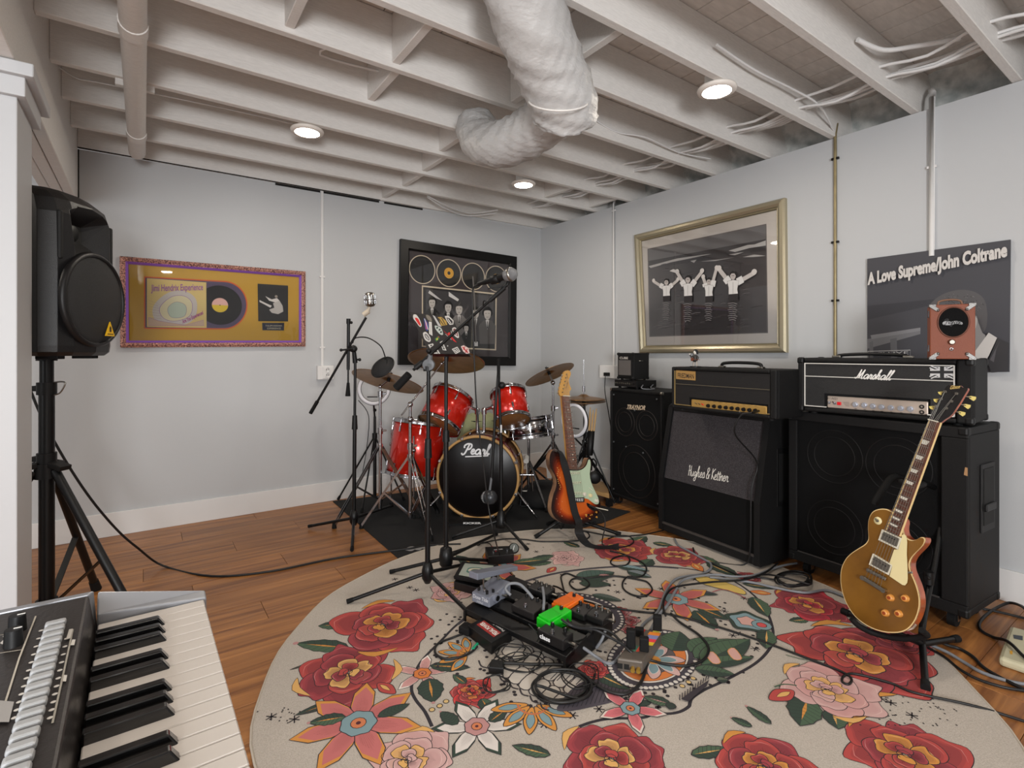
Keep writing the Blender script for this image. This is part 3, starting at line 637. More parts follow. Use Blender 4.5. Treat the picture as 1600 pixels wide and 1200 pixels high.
# -- right cabinet (4x12) with casters
b = Box((1232, 871), (1512, 968), .072); hh = .785; W = b.w; D = .355; CAB3 = b
t = thing('speaker_cabinet', 'large square black speaker cabinet on casters behind the gold guitar', 'speaker', M=b.M)
m = MB(b.M); f = .032
m.box(0, W, .02, D, 0, f).box(0, W, .02, D, hh - f, hh).box(0, f, .02, D, f, hh - f).box(W - f, W, .02, D, f, hh - f).box(f, W - f, D - .02, D, f, hh - f)
m.box(0, W, 0, .02, 0, .05).box(0, W, 0, .02, hh - .045, hh).box(0, .045, 0, .02, .05, hh - .045).box(W - .09, W, 0, .02, .05, hh - .045)
m.build('cabinet', tolex, t, bev=.004)
g = MB(b.M).box(.04, W - .08, .022, .03, .045, hh - .04).build('grille', grille_black, t)
for cx in (.22, W - .26):
    for cz in (.22, hh - .21):
        mb = MB(b.M); ring(mb, cx, cz, .135, .0225); ring(mb, cx, cz, .1, .0225); mb.build('speaker_cone', cone, g)
corners(t, b, W, D, hh, s=.035)
MB(b.M).box(.05, W - .095, -.002, .003, .05, .056).build('piping', mat('dark_piping', (60, 58, 58), .5), t)
k = MB(b.M).box(W - .001, W + .006, .13, .28, .33, .62).build('side_handle', black_plastic, t, bev=.003)
MB(b.M).box(W + .004, W + .008, .15, .26, .36, .6).build('handle_recess', mat('deep_black', (5, 5, 5), .7), k)
MB(b.M).box(W + .002, W + .018, .15, .26, .42, .45).build('handle_grip', black_metal, k, bev=.004)
for x in (.07, W - .07):
    for y in (.07, D - .07): caster(t, b, x, y)
A = b.art(0); A.fill([(1508, 730), (1512, 731), (1512, 744), (1506, 742)], (170, 130, 90)); A.build('worn_patch', t)
random.seed(8); A = Art(None, b.M.to_3x3() @ V((1, 0, 0)), .0008, .00003); A.fn = None
for k in range(16):
    y = random.uniform(.02, .2); z = random.uniform(.02, .45); hgt = random.uniform(.01, .05); p = lambda yy, zz: b.M @ V((W, yy, zz))
    A.fill3([p(y, z), p(y + .003, z + .002), p(y + .002, z + hgt), p(y - .001, z + hgt)], (58, 40, 26))
A.build('side_scuffs', t)
TOP3 = b.z + hh
# -- Marshall head
b = Box((1246, 641), (1521, 664), TOP3 + .012, TOP3 + .012); W = b.w; D = .27; hh = .28; HD = b
xx, zz = b.L(1246, 559); hh = zz
t = thing('amplifier_head', 'black amplifier head with white piping and flag badge on right cabinet', 'amplifier', M=b.M)
pxl, pzb = b.L(1291, 640); pxr, pzt = b.L(1449, 628); _, pzt = b.L(1291, 619)
_, pzb2 = b.L(1291, 641)
pz0, pz1 = b.L(1291, 637)[1], b.L(1291, 618.5)[1]
m = MB(b.M); m.box(0, W, .022, D, 0, hh)
m.box(0, .03, 0, .022, 0, hh).box(W - .055, W, 0, .022, 0, hh).box(.03, W - .055, 0, .022, hh - .022, hh).box(.03, W - .055, 0, .022, 0, .022)
m.build('cabinet', tolex, t, bev=.008)
fx0, fx1 = .034, W - .06
fp = MB(b.M).box(fx0, fx1, .004, .022, pz1 + .012, hh - .026).box(fx0, pxl - .01, .004, .022, .026, pz1 + .012).box(pxr + .01, fx1, .004, .022, .026, pz1 + .012).build('front_panel', mat('levant_front', (26, 26, 27), .6, bump=.5, scale=350), t)
pm = MB(b.M); e = .004
pm.box(fx0, fx1, -.002, .006, hh - .03, hh - .026).box(fx0, fx0 + e, -.002, .006, .026, hh - .026).box(fx1 - e, fx1, -.002, .006, .026, hh - .026).box(fx0, pxl, -.002, .006, .026, .03).box(pxr, fx1, -.002, .006, .026, .03)
pm.build('white_piping', silver_line, t, label='white piping outline')
_, zl = b.L(1256, 588); MB(b.M).box(fx0, fx1, 0, .005, zl, zl + .0035).build('centre_piping', silver_line, t)
cp = MB(b.M).box(pxl, pxr, .012, .02, pz0, pz1).build('control_panel', mat('brushed_panel', (186, 172, 160), .38, .35), t, bev=.006)
A = b.art(.0118)
text(A, '61-A021', (1293, 623.5), (1309, 625), (1293, 620.2), (50, 45, 42), shear=.3)
knob_m = mat('silver_knob', (196, 200, 210), .25, .7)
for i, (px, py) in enumerate([(1337, 632), (1351, 633), (1364.5, 634.5), (1378, 636), (1392.5, 637), (1408, 638), (1423, 639)]):
    x, z = b.L(px, py, .012); kb = MB(b.M); kb.cyl((x, .012, z), (x, .004, z), .0125, n=18).cyl((x, .004, z), (x, -.006, z), .0085, .0075, n=18); kb.build('control_knob', knob_m, t, bev=.0008)
    A.fill([(px - 1.6, py + 6.2), (px + 2, py + 6.5), (px + 2, py + 7.3), (px - 1.6, py + 7)], (70, 60, 56))
for px, py in ((1296, 629), (1304.5, 630)):
    x, z = b.L(px, py, .012); MB(b.M).cyl((x, .012, z), (x, .008, z), .007, n=12).cyl((x, .01, z), (x - .004, -.006, z + .008), .002, .003, n=8).build('toggle_switch', chrome, t)
x, z = b.L(1311.5, 630.5, .012); MB(b.M).box(x - .009, x + .009, .006, .013, z - .008, z + .008).build('pilot_light', mat('red_lens', (196, 22, 30), .25, emit=.25), t, bev=.002, label='square red pilot light')
for py in (635.5, 644):
    x, z = b.L(1440.5, py, .012); MB(b.M).lathe([(.009, 0), (.009, .004), (.005, .005), (.0045, 0)], (x, .012, z), (0, -1, 0), n=16).build('input_jack', black_plastic, t)
for k in range(5): A.line([(1317 + k, 628 + k * 1.6), (1327, 628.6 + k * 1.6)], .0014, (110, 96, 92))
A.build('panel_marks', t)
A = b.art(.003, .0012)
script(A, 'Marshall', (1336, 591), (1391, 594), (1340, 577), (232, 230, 226), .10, .22); A.build('logo_script', t, label='white script lettering')
A = b.art(.003, .0008)
FX = lambda u, v: (1453.5 + 37 * u, 573 + 17 * v)
WHT, DK = (205, 205, 205), (34, 34, 36)
A.fill([FX(0, 0), FX(1, 0), FX(1, 1), FX(0, 1)], WHT)
A.fill([FX(.03, .06), FX(.97, .06), FX(.97, .94), FX(.03, .94)], DK)
for a, c2 in ((((0, 0), (1, 1))), (((1, 0), (0, 1)))):
    A.line([FX(*a), FX(*c2)], .014, WHT); A.line([FX(*a), FX(*c2)], .005, DK)
A.line([FX(.5, 0), FX(.5, 1)], .026, WHT); A.line([FX(0, .5), FX(1, .5)], .024, WHT); A.line([FX(.5, 0), FX(.5, 1)], .014, DK); A.line([FX(0, .5), FX(1, .5)], .012, DK)
A.build('flag_badge', t)
corners(t, b, W, D, hh, s=.03)
hx = W * .42; hm = MB(b.M)
hm.tube(smooth([(hx - .15, D * .45, hh + .002), (hx - .13, D * .45, hh + .014), (hx, D * .45, hh + .02), (hx + .13, D * .45, hh + .014), (hx + .15, D * .45, hh + .002)], 5), .008, 8)
hd = hm.build('carry_handle', black_plastic, t)
for s2 in (-1, 1): MB(b.M).box(hx + s2 * .15 - .02, hx + s2 * .15 + .02, D * .45 - .014, D * .45 + .014, hh, hh + .012).build('handle_cap', nickel, hd, bev=.003)
for x in (.06, W - .06):
    for y in (.05, D - .05): MB(b.M).cyl((x, y, -.012), (x, y, 0), .018, .014, n=14).build('rubber_foot', black_rubber, t)
TOPH = b.z + hh
# tan practice amp on top of it
TZ = TOPH + .001
b = Box((1451, 556), (1530, 556), TZ, TZ)
dL = (b.M.translation - C0).dot(FW)
a3, b3 = P(1453, 556, 2.16), P(1524, 556, 2.08); a3.z = b3.z = TZ
b.a = math.atan2(b3.y - a3.y, b3.x - a3.x); b.w = (b3 - a3).length; b.M = Matrix.Translation(a3) @ Matrix.Rotation(b.a, 4, 'Z'); b.n = b.M.to_3x3() @ V((0, -1, 0))
_, hh = b.L(1453, 477); W = b.w; D = .12
t = thing('practice_amplifier', 'small tan leather practice amp with chrome corners and oval black grille', 'amplifier', M=b.M)
tan = mat('tan_leather', (124, 62, 36), .55, bump=.3, scale=300)
bd = MB(b.M).box(0, W, .006, D * .5, 0, hh).box(0, W, D * .52, D, 0, hh).build('case', tan, t, bev=.005)
MB(b.M).box(.0, W, 0, .007, 0, hh).build('front_baffle', tan, t, bev=.003)
cx, cz = b.L(1489.5, 503.5); mb = MB(b.M); N = 40
mb.prism([(cx + .6 * 0 + W * .34 * math.cos(2 * PI * i / N), cz + hh * .27 * math.sin(2 * PI * i / N)) for i in range(N)], -.001, .002, Matrix(((1, 0, 0, 0), (0, 0, -1, 0), (0, 1, 0, 0), (0, 0, 0, 1))))
mb.build('oval_grille', grille_black, t)
rm = MB(b.M); rm.tube([(cx + W * .345 * math.cos(2 * PI * i / N), -.001, cz + hh * .275 * math.sin(2 * PI * i / N)) for i in range(N)], .003, 6, closed=True); rm.build('grille_rim', mat('brown_rim', (96, 50, 30), .5), t)
A = b.art(-.0012, .002); A.fill([(1473, 504), (1478, 501.5), (1486, 502.5), (1494, 501.5), (1503, 503.5), (1503, 507), (1494, 506), (1484, 508), (1474, 507.5)], (150, 150, 152), sm=3)
script(A, 'Pignose', (1476.5, 507), (1502, 506), (1476.5, 499), (25, 25, 26), .1); A.build('grille_badge', t)
x, z = b.L(1487, 534.5); MB(b.M).cyl((x, 0, z), (x, -.018, z), .0125, .008, n=16).build('chicken_head_knob', nickel, t, bev=.001)
x, z = b.L(1486.5, 545.5); MB(b.M).lathe([(.007, 0), (.007, .003), (.003, .003), (.003, 0)], (x, 0, z), (0, -1, 0), n=14).build('input_jack', chrome, t)
for x in (0, W):
    for z in (0, hh):
        sx, sz = (1 if x == 0 else -1), (1 if z == 0 else -1); mb = MB(b.M)
        mb.bar((x + sx * .002, -.003, z + sz * .002), (x + sx * .026, -.003, z + sz * .022), .014, .004, (0, 1, 0)); mb.ball((x + sx * .026, -.003, z + sz * .022), .006, 8)
        mb.box(*sorted((x - sx * .003, x + sx * .02)), -.004, .03, *sorted((z - sz * .003, z + sz * .008)))
        mb.build('chrome_corner', mat('dull_chrome', (120, 118, 116), .42, .9), t, bev=.001, seg=1)
for z in (.03, hh - .05): MB(b.M).box(-.004, .001, .02, .05, z, z + .028).build('side_latch', chrome, t, bev=.002)
MB(b.M).tube(smooth([(W * .22, D * .5, hh), (W * .25, D * .5, hh + .018), (W * .5, D * .5, hh + .024), (W * .72, D * .5, hh + .018), (W * .76, D * .5, hh)], 5), .004, 8).build('carry_handle', mat('tan_strap', (120, 84, 62), .5), t)
# -- middle cabinet: slanted front
b = Box((1029, 826), (1187, 887), .022); W = b.w
Lx, hh = b.L(1043, 647, .10)
hh = .80; D = .36; CAB2 = b
t = thing('speaker_cabinet', 'black slanted-front speaker cabinet with speckled cloth and white script, middle of the row', 'speaker', M=b.M)
zb = b.L(1031, 745)[1]; sl = .095
sides = [(0, 0), (D, 0), (D, hh), (sl, hh), (0, zb)]
SM = Matrix(((0, 0, 1, 0), (1, 0, 0, 0), (0, 1, 0, 0), (0, 0, 0, 1)))
m = MB(b.M); m.prism(sides, 0, .035, SM); m.prism(sides, W - .035, W, SM); m.box(.035, W - .035, 0, D, 0, .05); m.box(.035, W - .035, sl - .0, D, hh - .035, hh); m.box(.035, W - .035, D - .02, D, .05, hh - .035)
for q in (m,): q.build('cabinet', tolex, t, bev=.006)
dz = V((0, sl, hh - zb)); nn = V((0, -(hh - zb), sl)).normalized()
MB(b.M).slab([V((.035, .016, .05)), V((W - .035, .016, .05)), V((W - .035, .016, zb)), V((.035, .016, zb))], V((0, .012, 0))).build('lower_grille', grille_black, t)
spk = mat('speckled_grille_cloth', (30, 28, 30), .8, bump=.6, scale=500, col2=(92, 86, 90), var=.3)
MATS['speckled_grille_cloth'].node_tree.nodes['Color Ramp'].color_ramp.elements[0].position = .45
u0, u1 = V((.035, .016, zb)), V((.035, .016, zb)) + dz * .955
MB(b.M).slab([u0, u0 + V((W - .07, 0, 0)), u1 + V((W - .07, 0, 0)), u1], -nn * .012).build('upper_grille', spk, t)
n3 = b.M.to_3x3() @ nn; p3 = b.M @ u0
A = Art(lambda x, y: PL(x, y, p3, n3), n3, .002, .00004)
script(A, 'Hughes & Kettner', (1075, 743), (1138, 753), (1077, 727), (226, 222, 214), .07, .1); A.build('logo_script', t, label='white handwritten lettering')
MB(b.M).bar((.03, .006, .05), (W - .03, .006, .05), .012, .012).build('bottom_rail', mat('rail_grey', (62, 58, 56), .5), t)
k = MB(b.M).box(W - .001, W + .005, .15, .29, .3, .62).build('side_handle', black_plastic, t, bev=.002)
MB(b.M).box(W + .003, W + .006, .165, .275, .33, .59).build('handle_recess', mat('deep_black', (5, 5, 5), .7), k)
for x in (.02, W - .02): MB(b.M).ball((x, sl + .012, hh - .004), .016, 10).build('corner_protector', nickel if x > .5 else black_plastic, t)
for x in (.05, W - .05):
    for y in (.05, D - .05): MB(b.M).cyl((x, y, -.014), (x, y, 0), .02, n=14).build('rubber_foot', black_rubber, t)
TOP2 = b.z + hh
# -- head on the middle cabinet (gold panel)
a3 = b.M @ V((.02, sl + .01, 0)); 
fz = TOP2 + .012
b = Box((1049, 637), (1213, 656), fz, fz)
dd = (CAB2.M.inverted() @ b.M.translation)
W = b.w; D = .24; _, hh = b.L(1049, 573)
t = thing('amplifier_head', 'black amplifier head with gold control panel and gold nameplate on middle cabinet', 'amplifier', M=b.M)
m = MB(b.M); m.box(0, W, .02, D, 0, hh).box(0, .02, 0, .02, 0, hh).box(W - .035, W, 0, .02, 0, hh).box(.02, W - .035, 0, .02, hh - .02, hh).box(.02, W - .035, 0, .02, 0, .02)
m.build('cabinet', tolex, t, bev=.007)
pxl, pzt = b.L(1080, 624, .01); pxr, pzb = b.L(1198, 652, .01)
fz0, fz1 = b.L(1080, 638, .01)[1], b.L(1080, 623.7, .01)[1]
MB(b.M).box(.022, W - .037, .006, .02, fz1 + .01, hh - .022).box(.022, pxl - .01, .006, .02, .022, fz1 + .01).box(pxr + .01, W - .037, .006, .02, .022, fz1 + .01).build('front_panel', mat('head_front', (20, 19, 20), .6, bump=.3, scale=400), t)
MB(b.M).box(.022, .026, .0, .007, .022, hh - .022).box(.022, pxl, .0, .007, .022, .026).box(pxr, W - .037, .0, .007, .022, .026).build('gold_piping', gold_line, t)
_, zl = b.L(1055, 600); MB(b.M).box(.024, W - .037, .003, .007, zl, zl + .003).build('centre_piping', mat('dim_piping', (96, 88, 72), .5), t)
goldp = mat('gold_panel', (190, 152, 84), .35, .45)
MB(b.M).box(pxl, pxr, .010, .018, fz0, fz1).build('control_panel', goldp, t, bev=.004)
A = b.art(.0055, .001); NPL = [(1056.5, 578.5), (1087, 580.5), (1087, 594.5), (1056.5, 592)]
A.fill(NPL, ink((186, 146, 86), .35, .3)); A.line(NPL, .002, (120, 90, 50), closed=True)
text(A, 'FRIEDMAN', (1059, 590), (1084.5, 592), (1059, 582.5), (40, 30, 24), bold=.02); A.build('nameplate', t, label='gold nameplate')
A = b.art(.0098, .0004)
for i in range(9):
    px, py = 1107 + i * 9.2, 634 + i * .95; x, z = b.L(px, py, .01); MB(b.M).cyl((x, .01, z), (x, 0, z), .011, .009, n=16).build('control_knob', black_plastic, t, bev=.001)
    A.line([(px - 2, py - 7), (px + 2, py - 6.8)], .0012, (60, 46, 26))
for i in range(3):
    px, py = 1089 + i * 5, 631.5 + i * .7; x, z = b.L(px, py, .01); MB(b.M).cyl((x, .01, z), (x - .002, -.004, z + .008), .003, n=8).build('toggle_switch', chrome if i < 2 else mat('red_lens', (196, 22, 30), .25, emit=.25), t)
for i in range(3):
    px, py = 1157 + i * 14, 643.5 + i * 1.3; x, z = b.L(px, py, .01); MB(b.M).cyl((x, .01, z), (x, .002, z), .004, n=8).build('mini_switch', chrome, t)
A.build('panel_marks', t)
hx = W * .58; hd = MB(b.M).tube(smooth([(hx - .12, D * .5, hh), (hx - .11, D * .5, hh + .024), (hx, D * .5, hh + .03), (hx + .11, D * .5, hh + .024), (hx + .12, D * .5, hh)], 5), .009, 8).build('carry_handle', black_plastic, t)
for s2 in (-1, 1): MB(b.M).box(hx + s2 * .12 - .016, hx + s2 * .12 + .016, D * .5 - .013, D * .5 + .013, hh, hh + .01).build('handle_cap', nickel, hd, bev=.002)
for x in (.05, W - .05):
    for y in (.04, D - .04): MB(b.M).cyl((x, y, -.012), (x, y, 0), .016, n=12).build('rubber_foot', black_rubber, t)
HEAD2 = b; TOPF = b.z + hh
xj, zj = b.L(1186, 642, .01)
t = thing('speaker_cable', 'black cable plugged into the gold panel head, hanging down the slanted cabinet', 'cable', b.M @ V((xj, 0, zj)))
mb = MB(); mb.cyl(b.M @ V((xj, .008, zj)), b.M @ V((xj, -.05, zj - .006)), .006, n=8); mb.build('plug', black_metal, t)
cy = lambda x, y, z: CAB2.M @ V((x, y, z))
xc = W * .72
p0 = b.M @ V((xj, -.05, zj - .006)); q0 = CAB2.M.inverted() @ p0
MB().tube(smooth([p0, cy(q0.x - .05, q0.y - .02, q0.z - .02), cy(q0.x - .09, q0.y - .01, q0.z - .12), cy(q0.x - .1, .03, .55), cy(q0.x - .105, -.01, .4), cy(q0.x - .11, -.012, .1), cy(q0.x - .14, -.02, -.005), cy(q0.x - .25, -.12, -.012)], 6), .0042, 8).build('cord', cable_black, t)
# figurine
px, py = 1079, 572
q = HEAD2.M @ V((HEAD2.L(1079, 573)[0], .04, hh)); t = thing('figurine', 'tiny guitarist figurine standing on the gold panel head', 'figurine', q)
fm = MB(Matrix.Translation(q) @ Matrix.Rotation(HEAD2.a, 4, 'Z'))
fm.cyl((0, 0, 0), (0, 0, .006), .03, n=16).build('base', black_plastic, t)
fm = MB(Matrix.Translation(q) @ Matrix.Rotation(HEAD2.a, 4, 'Z'))
fm.tube([(-.011, 0, .006), (-.012, 0, .02), (-.007, 0, .038)], .005, 8, 0).tube([(.011, 0, .006), (.013, 0, .02), (.007, 0, .038)], .005, 8, 0)
fm.lathe([(.001, .03), (.012, .032), (.015, .045), (.012, .052), (.016, .066), (.008, .073), (.001, .074)], (0, 0, 0), n=14, m=1)
fm.tube([(-.014, 0, .067), (-.026, -.003, .058), (-.034, -.004, .072)], .004, 8, 1).tube([(.014, 0, .067), (.026, -.004, .055), (.024, -.012, .045)], .004, 8, 1)
fm.ball((-.035, -.004, .075), .005, 8, 2)
fm.build('body', [mat('figurine_silver', (170, 160, 150), .4, .4), mat('figurine_dark', (40, 37, 36), .5), mat('figurine_face', (214, 208, 200), .6)], t)
fm = MB(Matrix.Translation(q) @ Matrix.Rotation(HEAD2.a, 4, 'Z')); fm.ball((0, -.001, .086), .0115, 12, 0, (.85, .8, 1.15)); fm.build('head', mat('figurine_face', (214, 208, 200), .6), t)
fm = MB(Matrix.Translation(q) @ Matrix.Rotation(HEAD2.a, 4, 'Z')); fm.ball((0, .004, .091), .0145, 12, 0, (1, .8, 1)); fm.tube([(-.012, .004, .092), (-.014, .005, .075)], .005, 6).tube([(.012, .004, .092), (.014, .005, .075)], .005, 6); fm.build('hair', black_plastic, t)
fm = MB(Matrix.Translation(q) @ Matrix.Rotation(HEAD2.a, 4, 'Z')); fm.prism([(-.014, .008), (-.004, .011), (.004, .006), (.004, -.006), (-.004, -.011), (-.014, -.008)], -.003, .003, Matrix.Translation((-.002, -.016, .046)) @ Matrix.Rotation(PI / 2, 4, 'X')); fm.bar((0, -.016, .046), (.045, -.016, .044), .004, .003); fm.build('guitar', mat('figurine_wood', (110, 60, 40), .5), t)
# -- left tall cabinet
b = Box((953, 772), (1034, 801), .062); W = b.w; D = .34
b2 = b.L(954, 606)[1]; hh = b2
t = thing('speaker_cabinet', 'tall narrow black bass cabinet at the left end of the amp row', 'speaker', M=b.M)
m = MB(b.M); m.box(0, W, .016, D, 0, hh).box(0, W, 0, .016, 0, .022).box(0, W, 0, .016, hh - .022, hh).box(0, .02, 0, .016, .022, hh - .022).box(W - .02, W, 0, .016, .022, hh - .022)
m.build('cabinet', tolex, t, bev=.006)
g = MB(b.M).box(.02, W - .02, .006, .016, .022, hh - .022).build('metal_grille', grille_black, t)
mb = MB(b.M); 
for cx2, cz2, r in ((W * .3, hh * .7, W * .2), (W * .72, hh * .7, W * .2), (W * .52, hh * .28, W * .36)):
    mb = MB(b.M); ring(mb, cx2, cz2, r, .0055, .008); ring(mb, cx2, cz2, r * .72, .0055, .006); mb.build('speaker_cone', mat('cone_copper', (26, 20, 18), .5), g)
for cx2, cz2 in ((.04, hh - .05), (.04, .05), (.04, hh * .5), (W - .04, .05), (W * .5, hh * .82), (W * .33, hh * .48), (W * .66, hh * .46), (W - .05, hh - .05)): MB(b.M).cyl((cx2, .006, cz2), (cx2, .001, cz2), .006, n=10).build('screw', grey_plastic, t)
A = b.art(.004, .001); script(A, 'Hanoe', (980, 639), (1008, 641), (980, 627), (200, 190, 176), .09) if 0 else text(A, 'TRAYNOR', (980, 639), (1008, 641), (980.5, 632), (206, 186, 160), shear=.3, bold=.03)
A.line([(979, 638.5), (1000, 640.5)], .002, (206, 186, 160)); A.build('logo', t)
corners(t, b, W, D, hh, s=.022, m=nickel, bottom=False)
corners(t, b, W, D, hh, s=.022, m=black_plastic, top=False)
for x in (.05, W - .05):
    for y in (.05, D - .05): caster(t, b, x, y, .026, .062)
TOP1 = b.z + hh; C1 = b
# small head and cube amp
M1 = Matrix.Translation(b.M @ V((-.005, .05, hh + .012))) @ Matrix.Rotation(b.a, 4, 'Z')
t = thing('bass_amplifier_head', 'flat compact black amp head with a row of knobs on tall cabinet', 'amplifier', M=M1)
w1 = .25; MB(M1).box(0, w1, 0, .2, 0, .052).build('case', black_metal, t, bev=.003)
MB(M1).box(.006, w1 - .006, -.003, .001, .006, .046).build('face_plate', mat('dark_plate', (34, 32, 32), .35, .4), t)
for i in range(8): MB(M1).cyl((.03 + i * .022, -.002, .028), (.03 + i * .022, -.014, .028), .0065, n=10).build('control_knob', nickel, t)
for k in range(2): MB(M1).cyl((.212 + .016 * k, -.002, .028), (.212 + .016 * k, -.006, .028), .005, n=10).build('input_jack', black_plastic, t)
for x in (.03, w1 - .03):
    for y in (.03, .17): MB(M1).cyl((x, y, -.012), (x, y, 0), .012, n=10).build('rubber_foot', black_rubber, t)
M2 = Matrix.Translation(M1 @ V((.03, .0, .052 + .008))) @ Matrix.Rotation(b.a, 4, 'Z')
s2 = .178; h2 = .20
t = thing('mini_amplifier', 'small cube-shaped black amp with silver grille on the compact head', 'amplifier', M=M2)
MB(M2).box(0, s2, .008, .165, 0, h2).build('case', tolex, t, bev=.005)
MB(M2).box(.008, s2 - .008, 0, .01, .01, h2 - .01).build('front_frame', black_plastic, t, bev=.003)
MB(M2).box(.022, s2 - .022, -.002, .003, .03, h2 - .055).build('silver_grille', mat('silver_mesh', (120, 116, 114), .45, .5, bump=.8, scale=500), t)
MB(M2).box(.022, s2 - .022, -.003, .003, h2 - .052, h2 - .026).build('name_strip', black_plastic, t)
n4 = M2.to_3x3() @ V((0, -1, 0)); p4 = M2 @ V((0, -.003, 0)); A = Art(lambda x, y: PL(x, y, p4, n4), n4, .0006)
text(A, 'CUBE', M2 @ V((.034, -.003, h2 - .048)), M2 @ V((s2 - .05, -.003, h2 - .048)), M2 @ V((.034, -.003, h2 - .03)), (190, 185, 178), bold=.03); A.build('logo', t)
b_ = type('o', (), {})(); b_.M = M2; corners(t, b_, s2, .165, h2, s=.02)
MB(M2).tube(smooth([(s2 + .001, .06, h2 * .7), (s2 + .012, .08, h2 * .7), (s2 + .001, .1, h2 * .7)], 4), .003, 6).build('strap_button', nickel, t)
for x in (.025, s2 - .025):
    for y in (.03, .14): MB(M2).cyl((x, y, -.008), (x, y, 0), .01, n=10).build('rubber_foot', black_rubber, t)
t = thing('speaker_cable', 'short grey coiled cable on the tall cabinet beside the compact head', 'cable', C1.M @ V((W * .8, .1, hh)))
MB().tube(smooth([M1 @ V((.262, .05, .02)), M1 @ V((.3, .0, .0)), M1 @ V((.34, .03, -.006)), M1 @ V((.33, .1, -.006)), M1 @ V((.27, .12, .0)), M1 @ V((.256, .16, .02))], 6), .004, 6).build('cord', cable_grey, t)
# ---------------------------------------------------------------- black carpet and rug geometry come first (things stand on them)
RUGZ = .009
cp = [G(518, 783), G(1000, 783), G(1005, 800), G(862, 831), G(740, 846), G(697, 862), G(632, 884)]
cp = [G(520, 784), V((XR - .75, YB - .25, 0)), V((XR - .45, 2.75, 0)), G(985, 800), G(940, 818), G(860, 832), G(740, 848), G(630, 880)]
t = thing('drum_carpet', 'black carpet under the drum kit in the corner', 'rug', G(745, 800))
MB().slab([p + V((0, 0, .005)) for p in cp], V((0, 0, -.005))).build('pile', mat('black_carpet', (20, 20, 21), .95, bump=.5, scale=300), t)
A = Art(lambda x, y: G(x, y, .005), (0, 0, 1), .0004)
for k in range(4): A.fill([(632 + k * 12, 859 - k * 1.5), (641 + k * 12, 854 - k), (650 + k * 11, 855 - k), (644 + k * 12, 861 - k * 1.5)], (150, 148, 148), sm=3)
A.build('printed_marks', t)
# ---------------------------------------------------------------- stands
def leg(t, a, b, r, m, foot=None, fr=.011, fl=.03, name='leg', flat=False):
    a, b = V(a), V(b); o = (MB().bar(a, b, r * 2.2, r * 1.1) if flat else MB().cyl(a, b, r, n=12)).build(name, m, t)
    if foot:
        d = (b - a).normalized(); MB().cyl(b - d * fl * .7, b + d * fl * .3, fr * .9, fr, n=12).build('rubber_foot', foot, o, bev=.002)
    return o
def at_floor(px, py, z): p = G(px, py, z); return p
def boomstand(label, hub, feet, polepts, fz=.012, r=.009, hubr=.028, tube_joints=(.45,), group=None):
    t = thing('microphone_stand', label, 'stand', (hub.x, hub.y, 0), group=group)
    MB().lathe([(.012, .055), (hubr * .7, .05), (hubr, .015), (hubr * .95, -.02), (.014, -.045), (.001, -.045)], hub, n=20).build('hub', black_metal, t)
    for f in feet:
        d = V((f.x - hub.x, f.y - hub.y, 0)).normalized(); leg(t, hub + d * hubr * .6, f, r, black_metal, black_rubber)
    a, b = polepts; L = b - a
    MB().cyl(a, a + L * tube_joints[0], .0125, n=14).build('lower_pole', black_metal, t)
    MB().cyl(a + L * tube_joints[0] * .98, b, .009, n=12).build('upper_pole', black_metal, t)
    j = a + L * tube_joints[0]; MB().cyl(j - L.normalized() * .05, j + L.normalized() * .04, .019, .015, n=16).build('clutch', black_plastic, t)
    return t
def microphone(t, head, tail, r=.026, mesh=None, body=None):
    head, tail = V(head), V(tail); d = (head - tail).normalized(); L = (head - tail).length
    MB().cyl(tail, tail + d * (L - .05), .012, .018, n=18).build('handle', body or black_metal, t)
    MB().lathe([(.001, L), (r * .6, L - .004), (r, L - .02), (r * 1.02, L - .034), (r * .9, L - .045), (r * .72, L - .06), (.001, L - .06)], tail, d, n=20).build('grille', mesh or mat('steel_mesh', (150, 152, 155), .4, .6, bump=1, scale=900), t)
    MB().lathe([(r * 1.0, L - .036), (r * 1.07, L - .033), (r * 1.07, L - .028), (r * 1.0, L - .025)], tail, d, n=20).build('band', nickel, t)
    MB().cyl(tail - d * .035, tail, .009, .011, n=12).build('connector', black_metal, t)
# central boom stand
d2 = 2.72
hub = P(668, 893, d2); hub.z = .12
hub = PL(668, 896, V((0, 0, .11)), V((0, 0, 1)))
d2 = (hub - C0).dot(FW)
feet = [G(545, 939, .02), G(729, 881, .02), G(736, 961, .022)]
top = P(669.5, 578, d2)
t = boomstand('tallest boom microphone stand, in the middle of the rug edge', hub, feet, (hub, top), tube_joints=((hub.z - .0 + .0) * 0 + .62,))
bA, bB = P(640, 584, d2 + .02), P(790, 447, d2 - .12)
w0, w1 = P(619, 606, d2 + .04), P(646, 578, d2 + .01)
MB().cyl(w1, P(793, 444, d2 - .12), .0075, n=12).build('boom_arm', black_metal, t)
MB().cyl(w0, P(639, 585, d2 + .02), .019, .019, n=16).build('counterweight', black_rubber, t, bev=.004)
MB().cyl(P(649, 575, d2), P(660, 566, d2), .014, n=12).build('boom_sleeve', black_plastic, t)
MB().cyl(P(765, 470, d2 - .1), P(789, 449, d2 - .12), .011, n=12).build('boom_tip', black_plastic, t)
c0 = P(670, 570, d2)
MB().lathe([(.001, -.018), (.028, -.018), (.03, 0), (.028, .018), (.001, .018)], c0, -FW, n=20).build('swivel_clamp', grey_plastic, t, bev=.001)
MB().cyl(c0, P(672, 553, d2 - .01), .017, .012, n=12).build('clamp_neck', grey_plastic, t)
MB().cyl(P(671, 571, d2 - .02), P(671, 571, d2 - .045), .009, n=10).build('clamp_screw', black_metal, t)
MB().ball(P(670, 548, d2 - .01), .014, 10).build('boom_knob', black_plastic, t)
